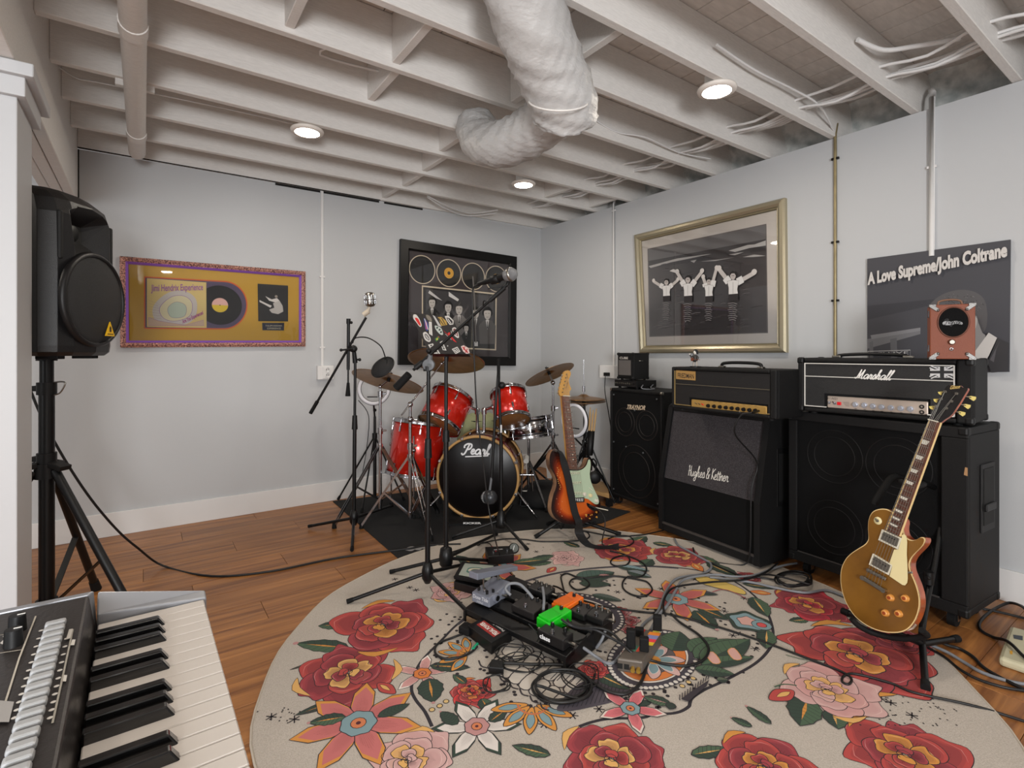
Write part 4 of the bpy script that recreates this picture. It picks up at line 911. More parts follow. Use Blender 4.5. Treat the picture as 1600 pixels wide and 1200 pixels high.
MB().cyl(P(668, 580, d2), P(668, 572, d2), .02, n=14).build('collar', black_plastic, t)
MB().tube(smooth([P(755, 478, d2 - .1), P(756, 470, d2 - .12), P(762, 473, d2 - .12)], 4), .003, 6).build('cable_clip', black_plastic, t)
mt = thing('microphone', 'black vocal microphone with silver ball grille on the long boom', 'microphone', P(793, 436, d2 - .12))
microphone(mt, P(807, 426, d2 - .22), P(757, 441, d2 - .14), .03)
MB().cyl(P(762, 451, d2 - .13), P(790, 447, d2 - .12), .003, n=6).build('clip_pin', black_metal, mt)
MB().lathe([(.017, 0), (.021, .002), (.021, .04), (.018, .042)], P(768, 438, d2 - .15), P(800, 429, d2 - .21) - P(768, 438, d2 - .15), n=16).build('clip', black_plastic, mt)
MB().cyl(P(795, 437, d2 - .12), P(792, 446, d2 - .12), .009, n=8).build('clip_neck', black_plastic, mt)
ct = thing('microphone_cable', 'thin black cable hanging straight down from the boom microphone', 'cable', P(739, 460, d2 - .1))
MB().tube(smooth([P(757, 441, d2 - .14), P(747, 444, d2 - .13), P(739, 452, d2 - .11), P(738, 480, d2 - .1), P(741, 560, d2 - .08), P(745, 640, d2 - .06), P(754, 715, d2 - .04), P(763, 790, d2 - .02), P(773, 840, d2 - .01), G(783, 872, .012), G(796, 893, .012), G(800, 898, .012)], 6), .0035, 8).build('cord', cable_black, ct)
# music stand
hub = G(697, 872, .1); d3 = (hub - C0).dot(FW)
t = thing('music_stand', 'black music stand with desk covered in band stickers', 'stand', (hub.x, hub.y, 0))
MB().lathe([(.014, .06), (.03, .05), (.036, .01), (.034, -.03), (.02, -.05), (.001, -.05)], hub, n=20).build('hub', black_metal, t)
for f in (G(612, 893, .02), G(768, 876, .022), G(775, 835, .022)): leg(t, hub, f, .009, black_metal, black_rubber)
MB().cyl(hub, P(697, 680, d3), .013, n=14).build('lower_pole', black_metal, t)
MB().cyl(P(697, 682, d3), P(697, 556, d3), .0095, n=12).build('upper_pole', black_metal, t)
MB().cyl(P(697, 690, d3), P(697, 672, d3), .019, .016, n=14).build('clutch', black_plastic, t)
DQ = [P(639.5, 487.5, d3 + .06), P(706, 496, d3 - .02), P(734, 556, d3 - .13), P(673, 556.5, d3 - .05)]
e1 = (DQ[1] - DQ[0]); nn = e1.cross(DQ[3] - DQ[0]).normalized()
if nn.dot(C0 - DQ[0]) < 0: nn = -nn
DQ[2] = PL(736, 557, DQ[0], nn)
MB().slab(DQ, -nn * .003).build('desk', mat('desk_black', (38, 34, 33), .5), t, bev=.001, seg=1)
lip = MB().slab([DQ[3], DQ[2], DQ[2] + nn * .045, DQ[3] + nn * .045], (DQ[0] - DQ[3]).normalized() * -.002); lip.build('lip', black_metal, t)
MB().cyl(P(697, 556, d3), (DQ[0] + DQ[2]) / 2 - nn * .012, .012, n=10).build('tilt_joint', black_metal, t)
A = Art(lambda x, y: PL(x, y, DQ[0], nn), nn, .0005, .00003)
WH = (196, 192, 186)
def zk(l): return [(630 + x * .075, 480 + y * .075) for x, y in l]
A.fill(zk([(210, 165), (250, 150), (290, 175), (345, 260), (385, 370), (370, 410), (330, 395), (270, 310), (215, 240)]), WH, sm=3); A.fill(zk([(245, 230), (290, 225), (330, 270), (365, 360), (350, 390), (300, 330)]), (196, 44, 40), sm=3)
A.fill(zk([(430, 225), (470, 260), (520, 340), (530, 440), (500, 500), (460, 440), (440, 340)]), (40, 60, 120), sm=3); A.fill(zk([(450, 260), (500, 330), (505, 460), (470, 460)]), (150, 70, 120)); A.line(zk([(445, 240), (500, 400), (520, 470)]), .004, WH)
A.fill(zk([(470, 165), (520, 160), (580, 210), (605, 290), (570, 305), (500, 250)]), (120, 112, 100), (60, 56, 52), .003, 3)
A.fill(zk([(535, 300), (595, 310), (612, 600), (540, 555)]), WH); A.line(zk([(555, 330), (575, 560)]), .002, (150, 146, 140))
A.fill(zk([(610, 160), (660, 190), (800, 410), (730, 390)]), (176, 174, 172)); A.fill(zk([(720, 210), (800, 205), (900, 290), (920, 370), (790, 390), (760, 280)]), (168, 136, 66)); A.line(zk([(740, 230), (840, 370)]), .004, (60, 50, 30)); A.line(zk([(800, 220), (880, 370)]), .004, (60, 50, 30))
A.fill(zk([(865, 185), (950, 180), (1050, 280), (1045, 360), (970, 370), (900, 270)]), WH); A.fill(zk([(900, 215), (960, 225), (1030, 290), (1030, 345), (975, 345), (920, 270)]), (46, 44, 46)); A.line(zk([(930, 240), (1000, 340)]), .004, WH)
A.fill(zk([(655, 390), (700, 385), (800, 440), (835, 570), (770, 570), (680, 470)]), (176, 182, 174), (60, 60, 60), .002, 3); A.disc(zk([(760, 470)])[0], .006, (60, 70, 66), 10); A.disc(zk([(790, 520)])[0], .006, (60, 70, 66), 10); A.disc(zk([(710, 430)])[0], .006, (60, 70, 66), 10)
A.fill(zk([(825, 470), (900, 540), (1020, 620), (1120, 740), (1060, 710), (930, 580), (870, 520)]), (190, 36, 38)); A.fill(zk([(930, 540), (970, 520), (1000, 600), (950, 590)]), (206, 50, 46)); A.line(zk([(1000, 490), (1015, 620)]), .003, WH); A.line(zk([(880, 560), (1010, 680)]), .002, WH)
A.fill(zk([(1020, 450), (1080, 420), (1130, 480), (1165, 620), (1130, 640), (1060, 580)]), WH, sm=3); A.fill(zk([(1045, 470), (1080, 450), (1120, 500), (1145, 610), (1070, 560)]), (110, 40, 46), sm=3); A.line(zk([(1070, 480), (1120, 590)]), .004, WH)
cq = zk([(495, 625)])[0]
A.fill(zk([(415, 545), (480, 520), (560, 620), (575, 700), (530, 725), (450, 670)]), WH, sm=4); A.fill(zk([(445, 570), (485, 555), (545, 630), (550, 690), (520, 690), (465, 640)]), (110, 108, 108), sm=4); A.line(zk([(470, 590), (530, 670)]), .004, WH)
A.fill(zk([(660, 660), (740, 600), (760, 660), (690, 720)]), (60, 110, 60)); A.fill(zk([(690, 660), (720, 640), (725, 680), (700, 690)]), (200, 180, 60)); A.fill(zk([(720, 620), (750, 610), (755, 640)]), (170, 50, 40))
A.fill(zk([(520, 785), (620, 755), (640, 790), (560, 850)]), WH); A.fill(zk([(560, 795), (605, 780), (605, 805), (575, 820)]), (40, 38, 38))
A.fill(zk([(765, 730), (820, 700), (905, 905), (830, 895)]), WH); A.line(zk([(790, 740), (860, 880)]), .007, (60, 58, 58)); A.line(zk([(800, 790), (840, 780)]), .003, WH); A.line(zk([(820, 840), (860, 830)]), .003, WH)
A.fill(zk([(615, 905), (700, 850), (775, 970), (665, 1015)]), WH); A.fill(zk([(640, 905), (690, 875), (720, 930), (670, 950)]), (50, 48, 48)); A.line(zk([(690, 890), (740, 980)]), .003, (70, 66, 66))
A.fill(zk([(1015, 875), (1130, 825), (1195, 925), (1095, 980)]), WH); A.fill(zk([(1040, 885), (1125, 848), (1170, 918), (1098, 955)]), (80, 78, 78)); A.line(zk([(1060, 890), (1130, 940)]), .005, WH); A.line(zk([(1100, 870), (1150, 920)]), .004, WH)
A.fill(zk([(1205, 820), (1260, 795), (1360, 850), (1390, 960), (1320, 975), (1250, 920)]), (214, 190, 184)); A.line(zk([(1240, 830), (1300, 900), (1350, 950)]), .006, (176, 50, 50)); A.line(zk([(1290, 820), (1260, 890)]), .005, (176, 50, 50)); A.line(zk([(1340, 870), (1300, 950)]), .005, (176, 50, 50))
A.disc(zk([(885, 715)])[0], .003, (190, 188, 184), 8); A.disc(zk([(930, 810)])[0], .003, (190, 188, 184), 8)
A.build('stickers', t)
# left boom stand with vintage microphone and pop filter
hub = G(553, 810, .09); d1 = (hub - C0).dot(FW)
feet = [G(484, 822, .02), G(550, 858, .02), G(612, 790, .02)]
t = boomstand('left boom microphone stand nearest the back wall, carrying the vintage microphone', hub, feet, (hub, P(555, 566, d1)), r=.0095, tube_joints=(.62,))
ve = P(553, 548, d1 - .03)
MB().cyl(P(487, 643, d1 + .05), P(572, 496, d1 - .02), .008, n=12).build('boom_arm', black_metal, t)
MB().cyl(P(485, 646, d1 + .05), P(496, 627, d1 + .05), .012, n=12).build('boom_end', black_rubber, t, bev=.002)
MB().lathe([(.001, -.02), (.022, -.02), (.024, 0), (.022, .02), (.001, .02)], P(552, 545, d1 - .02), -FW, n=16).build('swivel_clamp', black_plastic, t)
MB().cyl(P(555, 567, d1), P(553, 548, d1 - .01), .016, .013, n=12).build('clamp_neck', black_plastic, t)
for a, b2 in ((P(533, 547, d1 - .04), P(552, 545, d1 - .04)), (P(562, 562, d1), P(553, 562, d1))): MB().cyl(a, b2, .006, n=8).ball(a, .011, 8).build('wing_knob', black_plastic, t)
MB().cyl(P(544, 578, d1 + .03), P(544.5, 500, d1 + .03), .0105, n=12).build('second_pole', black_metal, t)
MB().cyl(P(544.5, 506, d1 + .03), P(544.5, 498, d1 + .03), .014, n=12).build('second_pole_cap', black_plastic, t)
MB().cyl(P(544, 600, d1 + .03), P(544, 572, d1 + .03), .006, n=8).build('second_pole_rod', black_metal, t)
MB().cyl(P(543.5, 619, d1 + .03), P(544, 598, d1 + .03), .017, .009, n=12).build('second_pole_weight', black_rubber, t, bev=.003)
MB().ball(P(549, 504, d1 + .03), .01, 8).build('set_screw', black_plastic, t)
mt = thing('microphone', 'vintage chrome ribbed microphone on the left boom', 'microphone', P(577, 478, d1))
mc = P(578, 468, d1 - .02); ax = CV(-.05, .98, -.1).normalized()
m = MB(); m.lathe([(.001, -.048), (.02, -.046), (.031, -.036), (.034, -.02), (.035, .02), (.03, .038), (.018, .046), (.001, .048)], mc, ax, n=24); m.build('body', nickel, mt)
for k in range(12):
    a = 2 * PI * k / 12; M = frame(mc, ax); MB().tube([M @ V((.0355 * math.cos(a), .0355 * math.sin(a), z)) for z in (-.03, 0, .03)], .0022, 6).build('rib', chrome, mt)
MB().lathe([(.035, -.005), (.039, -.004), (.039, .004), (.035, .005)], mc, ax, n=24).build('band', chrome, mt)
MB().cyl(P(577, 480, d1 - .02), P(573, 491, d1 - .02), .011, n=12).build('swivel', mat('ivory_plastic', (196, 184, 166), .5), mt)
MB().box(-.014, .014, -.014, .014, -.02, .02).build('clip', mat('ivory_plastic', (196, 184, 166), .5), mt, world=True) if 0 else MB().cyl(P(568, 492, d1 - .02), P(576, 486, d1 - .02), .016, n=10).build('clip', mat('ivory_plastic', (196, 184, 166), .5), mt)
pt = thing('pop_filter', 'round black mesh pop filter on a gooseneck below the vintage microphone', 'pop filter', P(598, 573, d1 - .15))
MB().tube(smooth([P(551, 536, d1 - .02), P(556, 528, d1 - .05), P(575, 528, d1 - .08), P(594, 540, d1 - .12), P(601, 555, d1 - .14), P(602, 561, d1 - .15)], 6), .004, 8).build('gooseneck', black_metal, pt)
pc = P(598, 573.5, d1 - .15); pn = CV(-.35, .62, -.70).normalized(); M = frame(pc, pn, CV(.86, .5, 0))
pr = .0765
MB().tube([M @ V((pr * math.cos(a), pr * math.sin(a), 0)) for a in [i * 2 * PI / 36 for i in range(36)]], .005, 8, closed=True).build('hoop', black_plastic, pt)
MB().lathe([(.001, .001), (pr, .001), (pr, -.001), (.001, -.001)], pc, pn, n=36).build('mesh_screen', mat('nylon_mesh', (24, 24, 26), .8, bump=.4, scale=700), pt)
# straight stand in front of the bass drum with its boom hanging down
hub = G(783, 812, .11); d4 = (hub - C0).dot(FW)
t = thing('microphone_stand', 'thin black stand right in front of the bass drum with its arm folded down', 'stand', (hub.x, hub.y, 0))
MB().lathe([(.012, .06), (.022, .05), (.036, -.02), (.034, -.045), (.001, -.045)], hub, n=16).build('hub', black_metal, t)
for f in (G(823, 857, .02), G(708, 838, .02), G(800, 790, .02)): leg(t, hub, f, .009, black_metal, black_rubber)
MB().cyl(hub, P(783, 690, d4), .012, n=12).build('lower_pole', black_metal, t)
MB().cyl(P(783, 692, d4), P(780, 607, d4), .0085, n=12).build('upper_pole', black_metal, t)
MB().cyl(P(779, 600, d4 - .02), P(779, 560, d4 - .01), .0105, n=12).build('arm_tip', black_rubber, t)
MB().cyl(P(776, 610, d4 - .03), P(779, 572, d4 - .01), .007, n=10).build('boom_arm', black_metal, t)
MB().cyl(P(776, 610, d4 - .03), P(768, 748, d4 - .05), .0085, n=10).build('boom_arm', black_metal, t)
MB().lathe([(.001, -.018), (.02, -.018), (.023, 0), (.02, .018), (.001, .018)], P(784, 602, d4), -FW, n=16).build('swivel_clamp', black_plastic, t)
MB().cyl(P(783, 664, d4 - .014), P(783, 676, d4 - .014), .006, n=8).build('paper_label', ink((220, 220, 220)), t)
mt = thing('microphone', 'egg-shaped dark grey kick drum microphone hanging before the bass drum head', 'microphone', P(766, 778, d4 - .07))
MB().cyl(P(768, 746, d4 - .05), P(765, 768, d4 - .06), .008, n=10).build('clip', grey_plastic, mt)
mc = P(764, 777, d4 - .07); MB().lathe([(.001, -.05), (.022, -.048), (.04, -.03), (.044, 0), (.036, .02), (.03, .026), (.001, .028)], mc, CV(-.85, -.1, .5), n=24).build('body', mat('gunmetal', (66, 68, 72), .35, .5), mt)
MB().lathe([(.001, .05), (.02, .047), (.036, .03), (.037, .02), (.001, .02)], mc, CV(-.85, -.1, .5), n=24).build('grille', mat('steel_mesh', (150, 152, 155), .4, .6, bump=1, scale=900), mt)
# ---------------------------------------------------------------- drums
redl = mat('red_lacquer', (206, 34, 18), .22, .3, coat=.6); drumwood = mat('maple_hoop', (176, 136, 82), .4); redd = mat('dark_red_lacquer', (112, 28, 26), .25, .3, coat=.5)
clear_head = mat('amber_drumhead', (128, 88, 52), .25, coat=.3); white_head = mat('coated_head', (200, 198, 192), .6); black_head = mat('gloss_black_head', (13, 10, 11), .3, spec=.25)
def drum(name, label, c, ax, R, h, shell, lugs=6, heads=(None, None), hoopm=chrome, hoopw=.02, ph=0, cat='drum', badge=None, legs=None):
    """c = centre, ax = unit axis towards the batter head"""
    c = V(c); ax = V(ax).normalized(); t = thing(name, label, cat, c - ax * h / 2 if not legs else V((c.x, c.y, 0))); M = frame(c, ax)
    MB().lathe([(R - .006, -h / 2 + .004), (R, -h / 2 + .006), (R, h / 2 - .006), (R - .006, h / 2 - .004)], c, ax, n=48, closed=True).build('shell', shell, t)
    for s in (-1, 1):
        z = s * h / 2; pr = [(R + .002, z - s * .014), (R + .009, z - s * .014), (R + .008, z - s * .006), (R + .006, z + s * .008), (R + .008, z + s * .011), (R - .001, z + s * .011), (R + .001, z - s * .004)]
        MB().lathe(pr, c, ax, n=48, closed=True).build('hoop', hoopm, t)
        MB().lathe([(.0005, z + s * .001), (R - .004, z + s * .001), (R + .002, z - s * .004)], c, ax, n=48).build('batter_head' if s > 0 else 'resonant_head', heads[0 if s > 0 else 1] or white_head, t)
    lg = rd = None
    for k in range(lugs):
        for s in (-1, 1):
            a = ph + 2 * PI * k / lugs; Rz = Matrix.Rotation(a, 4, 'Z')
            L = MB(M @ Rz); zz = s * (h / 2 - .06) if h > .2 else s * .012
            L.box(R - .001, R + .012, -.007, .007, zz - .02, zz + .02).build('lug', chrome, t, bev=.004)
            MB(M @ Rz).cyl((R + .008, 0, zz), (R + .008, 0, s * (h / 2 + .012)), .003, n=8).ball((R + .008, 0, s * (h / 2 + .012)), .005, 8).build('tension_rod', chrome, t)
    if badge is not None:
        Rz = Matrix.Rotation(badge, 4, 'Z'); MB(M @ Rz).lathe([(.001, .003), (.02, .0025), (.022, 0)], (R, 0, 0), (1, 0, 0), n=20).build('badge', nickel, t)
    return t, M
# bass drum
db = 3.60; rad = .272
bc = P(746, 747, db); bc.z = rad + .03
bax = CV(.10, 0, .995).normalized(); hB = .40
cB = bc + bax * (hB / 2)
t = thing('bass_drum', 'large bass drum with black front head and white script logo', 'drum', (cB.x, cB.y, 0)); BD = t
M = frame(cB, bax); R = rad
MB().lathe([(R - .006, -hB / 2 + .02), (R, -hB / 2 + .02), (R, hB / 2 - .02), (R - .006, hB / 2 - .02)], cB, bax, n=64, closed=True).build('shell', redd, t)
for s in (-1, 1):
    z = s * hB / 2
    MB().lathe([(R + .004, z - s * .038), (R + .018, z - s * .036), (R + .018, z), (R + .003, z + s * .002), (R + .001, z - s * .01)], cB, bax, n=64, closed=True).build('hoop', drumwood, t)
    MB().lathe([(.0005, z - s * .008), (R - .004, z - s * .008), (R + .003, z - s * .012)], cB, bax, n=64).build('front_head' if s < 0 else 'batter_head', black_head, t)
for k in range(8):
    a = 2 * PI * (k + .5) / 8; Mz = M @ Matrix.Rotation(a, 4, 'Z')
    for s in (-1, 1):
        MB(Mz).box(R - .001, R + .016, -.009, .009, s * .11 - .025, s * .11 + .025).build('lug', chrome, t, bev=.005)
        MB(Mz).box(R + .004, R + .026, -.011, .011, *sorted((s * (hB / 2 - .03), s * (hB / 2 + .006)))).build('claw', chrome, t, bev=.005)
        MB(Mz).cyl((R + .012, 0, s * .12), (R + .012, 0, s * (hB / 2)), .0035, n=8).build('tension_rod', chrome, t)
nB = -bax; pB = cB - bax * (hB / 2 - .007)
A = Art(lambda x, y: PL(x, y, pB, nB), nB, .002, .00004, rough=.5)
script(A, 'Pearl', (724, 709), (764, 710), (724, 694), (222, 222, 224), .17, .2); A.line([(727, 713.5), (763, 712)], .008, (222, 222, 224)); A.build('logo_script', t, label='white script logo')
for s in (-1, 1):     # spurs
    a = cB + RT * s * (R - .02) - bax * .08 + V((0, 0, -.12)); f = V((a.x, a.y, 0)) + RT * s * .16 - bax * .10 + V((0, 0, .02))
    o = MB().cyl(a, a + (f - a) * .55, .0095, n=10).build('spur', chrome, t); MB().cyl(a + (f - a) * .5, f, .006, n=10).build('spur_rod', chrome, o); MB().cyl(f - (f - a).normalized() * .03, f, .011, .009, n=10).build('rubber_foot', black_rubber, o)
    MB().ball(a + (f - a) * .55, .014, 8).build('spur_clamp', chrome, o)
# tom mount
tp = cB + V((0, 0, R)) - bax * .06
MB().bar(tp + V((0, 0, -.005)), tp + V((0, 0, .028)), .085, .06, RT).build('tom_mount', chrome, t, bev=.008)
arms = []
# toms
dT = 3.78
TL = P(697, 641, dT); TR_ = P(797, 636, dT + .05)
axL = CV(.36, .80, .48).normalized(); axR = CV(-.14, .82, .55).normalized()
for s, tc in ((-1, P(719, 630, dT + .02)), (1, P(770, 636, dT + .02))):
    b0 = tp + RT * s * .024 + V((0, 0, .02)); b1 = b0 + V((0, 0, .16)); o = MB().cyl(b0, b1, .0115, n=12).cyl(b1, tc, .011, n=12).ball(b1, .019, 10).build('tom_arm', chrome, t)
    MB().ball(tc, .02, 10).build('tom_arm_clamp', chrome, o); MB().cyl(b1 + V((0, 0, -.03)), b1 + V((0, 0, -.005)), .018, n=12).build('memory_lock', chrome, o)
drum('tom_drum', 'red rack tom mounted at the left above the bass drum', TL, axL, .155, .245, redl, 6, (white_head, clear_head), ph=.3, badge=PI * .9)
drum('tom_drum', 'red rack tom mounted at the right above the bass drum', TR_, axR, .13, .225, redl, 6, (white_head, clear_head), ph=.1)
for (T, AX, R2) in ((TL, axL, .155), (TR_, axR, .13)):
    b0 = T - AX * .124
    for k, (u, v2) in enumerate([(-.03, .02), (.02, .03), (.03, -.02)]):
        Mx = frame(b0, -AX)
# floor tom
FT = P(652, 700, 3.86); ft, Mf = drum('floor_tom', 'deep red floor tom left of the bass drum', FT, CV(.13, .98, .12), .195, .38, redl, 8, (white_head, clear_head), ph=.35, legs=True)
for a in (2.2, 4.2, .1):
    p = Mf @ V((.212 * math.cos(a), .212 * math.sin(a), -.06)); f = V((p.x, p.y, .02)); o = MB().cyl(p + V((0, 0, .16)), f, .006, n=10).build('leg', chrome, ft); MB().cyl(f + V((0, 0, .02)), f - V((0, 0, .008)), .013, n=12).build('rubber_foot', black_rubber, o)
    MB().ball(p + V((0, 0, .06)), .017, 8).build('leg_bracket', chrome, o)
# snare
dS = 4.02; SC_ = P(826, 668, dS)
st, Ms = drum('snare_drum', 'chrome snare drum behind the right rack tom', SC_, CV(-.12, .96, .12), .178, .135, chrome, 8, (white_head, clear_head), ph=.2, cat='drum')
MB().lathe([(.179, -.006), (.183, 0), (.179, .006)], SC_, CV(-.12, .96, .12), n=48).build('shell_bead', chrome, st)
sst = thing('snare_stand', 'low chrome and black snare stand behind the right of bass drum', 'stand', (SC_.x, SC_.y, 0))
hb = V((SC_.x, SC_.y, .36)); MB().cyl(V((hb.x, hb.y, .1)), V((hb.x, hb.y, .55)), .011, n=12).build('pole', chrome, sst)
for k in range(3):
    a = 2 * PI * k / 3 + .4; d = V((math.cos(a), math.sin(a), 0)); leg(sst, V((hb.x, hb.y, .34)), V((hb.x, hb.y, 0)) + d * .26 + V((0, 0, .02)), .007, chrome, black_rubber, flat=True)
    MB().tube([V((hb.x, hb.y, .53)), V((hb.x, hb.y, .555)) + d * .12, V((hb.x, hb.y, .59)) + d * .17, V((hb.x, hb.y, .63)) + d * .185], .006, 8).build('basket_arm', chrome, sst)
# cymbal stands (chrome, double-braced)
def cymstand(label, base, toppt, joints, spread=.30, r=.0125, rot=0, blackm=False, name='cymbal_stand', z1=.42, z0=.10):
    base = V((base.x, base.y, 0)); t = thing(name, label, 'stand', base); m = black_metal if blackm else chrome
    top = V((base.x, base.y, toppt)); MB().cyl(base + V((0, 0, .06)), base + V((0, 0, joints[0])), r, n=14).build('lower_tube', m, t)
    zs = joints + [toppt]
    for i in range(len(joints)):
        MB().cyl(base + V((0, 0, zs[i] - .02)), base + V((0, 0, zs[i + 1])), r * (.8 - .15 * i), n=12).build('upper_tube', m, t)
        k = MB().cyl(base + V((0, 0, zs[i] - .03)), base + V((0, 0, zs[i] + .012)), r * 1.5, n=14).build('height_clamp', m, t)
        MB().bar(base + V((0, 0, zs[i] - .008)) + RT * .012, base + V((0, 0, zs[i] - .004)) + RT * .045, .008, .016).build('wing_nut', m, k, bev=.003)
    MB().cyl(base + V((0, 0, z1 - .02)), base + V((0, 0, z1 + .02)), r * 1.6, n=14).build('leg_collar', m, t)
    MB().cyl(base + V((0, 0, z0 - .015)), base + V((0, 0, z0 + .015)), r * 1.6, n=14).build('lower_collar', m, t)
    for k in range(3):
        a = rot + 2 * PI * k / 3; d = V((math.cos(a), math.sin(a), 0)); f = base + d * spread + V((0, 0, .02)); c = base + d * r + V((0, 0, z1))
        s = d.cross(UP) * .011
        o = MB().bar(c + s, f + s, .003, .014, s.normalized() if 0 else UP).bar(c - s, f - s, .003, .014).build('leg', m, t)
        MB().cyl(f - V((0, 0, .018)), f + V((0, 0, .02)), .016, .012, n=12).build('rubber_foot', black_rubber, o)
        mid = c + (f - c) * .52; MB().bar(base + d * r + V((0, 0, z0)) + s * .6, mid + s * .6, .003, .012).bar(base + d * r + V((0, 0, z0)) - s * .6, mid - s * .6, .003, .012).build('brace', m, o)
    return t
bronze = mat('cymbal_bronze', (150, 112, 70), .32, .85, bump=.25, scale=18, var=.12)
def cymbal(label, c, ax, R, felt=True, name='cymbal'):
    c, ax = V(c), V(ax).normalized(); t = thing(name, label, 'cymbal', c)
    top = [(.005, .028), (.02, .026), (.042, .014), (.055, .008)] + [(.055 + (R - .055) * k / 12, .008 - .02 * (k / 12) ** 1.5 + (.0006 if k % 2 else 0)) for k in range(1, 13)]
    bot = [(r, h - .0025) for r, h in reversed(top)]
    MB().lathe(top + bot, c, ax, n=64, closed=True).build('bow', bronze, t)
    if felt:
        o = MB().cyl(c + ax * .028, c + ax * .042, .018, .016, n=14).build('felt', mat('felt_red', (150, 52, 40), .9) if felt == 2 else black_rubber, t); MB().cyl(c + ax * .03, c + ax * .065, .004, n=8).build('stand_tip', chrome, t); MB().bar(c + ax * .05 - RT * .015, c + ax * .05 + RT * .015, .008, .012).build('wing_nut', black_plastic, t, bev=.002)
    MB().cyl(c - ax * .01, c + ax * .02, .012, n=12).build('lower_felt', black_rubber, t)
    return t, c, ax
# straight stand, far left
b0 = G(594, 786, .1); dC = (b0 - C0).dot(FW)
zt = P(594, 604, dC).z
cs = cymstand('straight chrome cymbal stand left of the floor tom', b0, zt, [.62, .88], rot=1.2, spread=.34, z1=.50, z0=.13)
cc = P(607, 594, dC - .02); ax1 = CV(.20, .93, .33)
MB().cyl(V((b0.x, b0.y, zt)), cc, .007, n=8).ball(V((b0.x, b0.y, zt)), .016, 8).build('tilter', chrome, cs)
cymbal('large bronze cymbal at far left tilting down to the right', cc, ax1, .255, 2)
# boom stand
b0 = G(641, 803, .09); dC = (b0 - C0).dot(FW); zt = P(641, 655, dC).z
cs = cymstand('chrome boom cymbal stand in front of the floor tom', b0, zt, [.55], rot=.5, spread=.32, z1=.47, z0=.09)
e = P(641, 632, dC); MB().cyl(V((b0.x, b0.y, zt)), e, .01, n=10).ball(V((b0.x, b0.y, zt + .0)), .021, 10).ball(e, .019, 10).build('boom_tilter', chrome, cs)
cc = P(698, 562, dC + .12)
MB().cyl(P(627, 649, dC - .04), P(690, 568, dC + .11), .0055, n=10).build('boom_rod', chrome, cs)
MB().cyl(P(690, 568, dC + .11), cc, .006, n=8).ball(P(690, 568, dC + .11), .013, 8).build('tilter', chrome, cs)
cymbal('large bronze cymbal behind the sticker-covered music stand', cc, CV(.06, .93, .34), .265, 1)
# right crash on chrome stand
b0 = V(P(864, 764, 4.25)); b0.z = 0; dC = 4.25; zt = P(864, 598, dC).z
cs = cymstand('chrome cymbal stand right of the snare drum', b0, zt, [.50, .72], rot=2.2, spread=.3)
cc = P(858, 583.5, dC - .02); MB().cyl(V((b0.x, b0.y, zt)), cc, .007, n=8).ball(V((b0.x, b0.y, zt)), .02, 8).build('tilter', chrome, cs)
cymbal('medium bronze cymbal tilted up to the right behind the sunburst guitar', cc, CV(-.36, .88, .30), .212, 1)
# hi-hat
b0 = P(913, 760, 4.2); b0.z = 0; dC = 4.2
cs = cymstand('black and chrome hi-hat stand at the right end of the kit', b0, P(912, 628, dC).z, [.45], rot=.9, spread=.28, blackm=True, name='hi_hat_stand', z1=.36)
MB().cyl(P(912, 640, dC), P(912, 562, dC), .0035, n=8).build('pull_rod', chrome, cs)
MB().cyl(P(912, 612, dC), P(912, 603, dC), .011, n=10).build('clutch', chrome, cs)
cymbal('pair of hi-hat cymbals, upper one', P(912, 621, dC), (0.02, 0, 1), .176, 0)
cymbal('pair of hi-hat cymbals, lower one turned up', P(912, 629, dC), (0.0, 0.02, -1), .176, 0)
# kick pedal
kp = cB + bax * (hB / 2 + .12); t = thing('kick_pedal', 'chrome and black bass drum pedal behind the right side of bass drum', 'pedal', V((kp.x, kp.y, 0)) + RT * .28)
o2 = RT * .32 + bax * -.12
Q = V((kp.x, kp.y, 0)) + o2
MB().bar(Q + V((0, 0, .015)) - bax * .1, Q + V((0, 0, .015)) + bax * .2, .09, .012).build('base_plate', black_metal, t, bev=.002)
MB().bar(Q + V((0, 0, .12)) - bax * .06, Q + V((0, 0, .03)) + bax * .2, .075, .01).build('footboard', nickel, t, bev=.002)
for s in (-1, 1): MB().cyl(Q + RT * s * .05 - bax * .09 + V((0, 0, .02)), Q + RT * s * .035 - bax * .09 + V((0, 0, .26)), .008, n=10).build('post', chrome, t)
MB().cyl(Q - RT * .05 - bax * .09 + V((0, 0, .25)), Q + RT * .05 - bax * .09 + V((0, 0, .25)), .008, n=10).build('axle', chrome, t)
MB().cyl(Q - bax * .09 + V((0, 0, .25)), Q - bax * .16 + V((0, 0, .38)), .004, n=8).cyl(Q - bax * .18 + V((0, 0, .37)), Q - bax * .13 + V((0, 0, .39)), .02, n=12).build('beater', white_head, t)
MB().tube([Q + V((0, 0, .25)) - bax * .07, Q + V((0, 0, .1)) - bax * .05], .003, 6).build('chain', chrome, t)
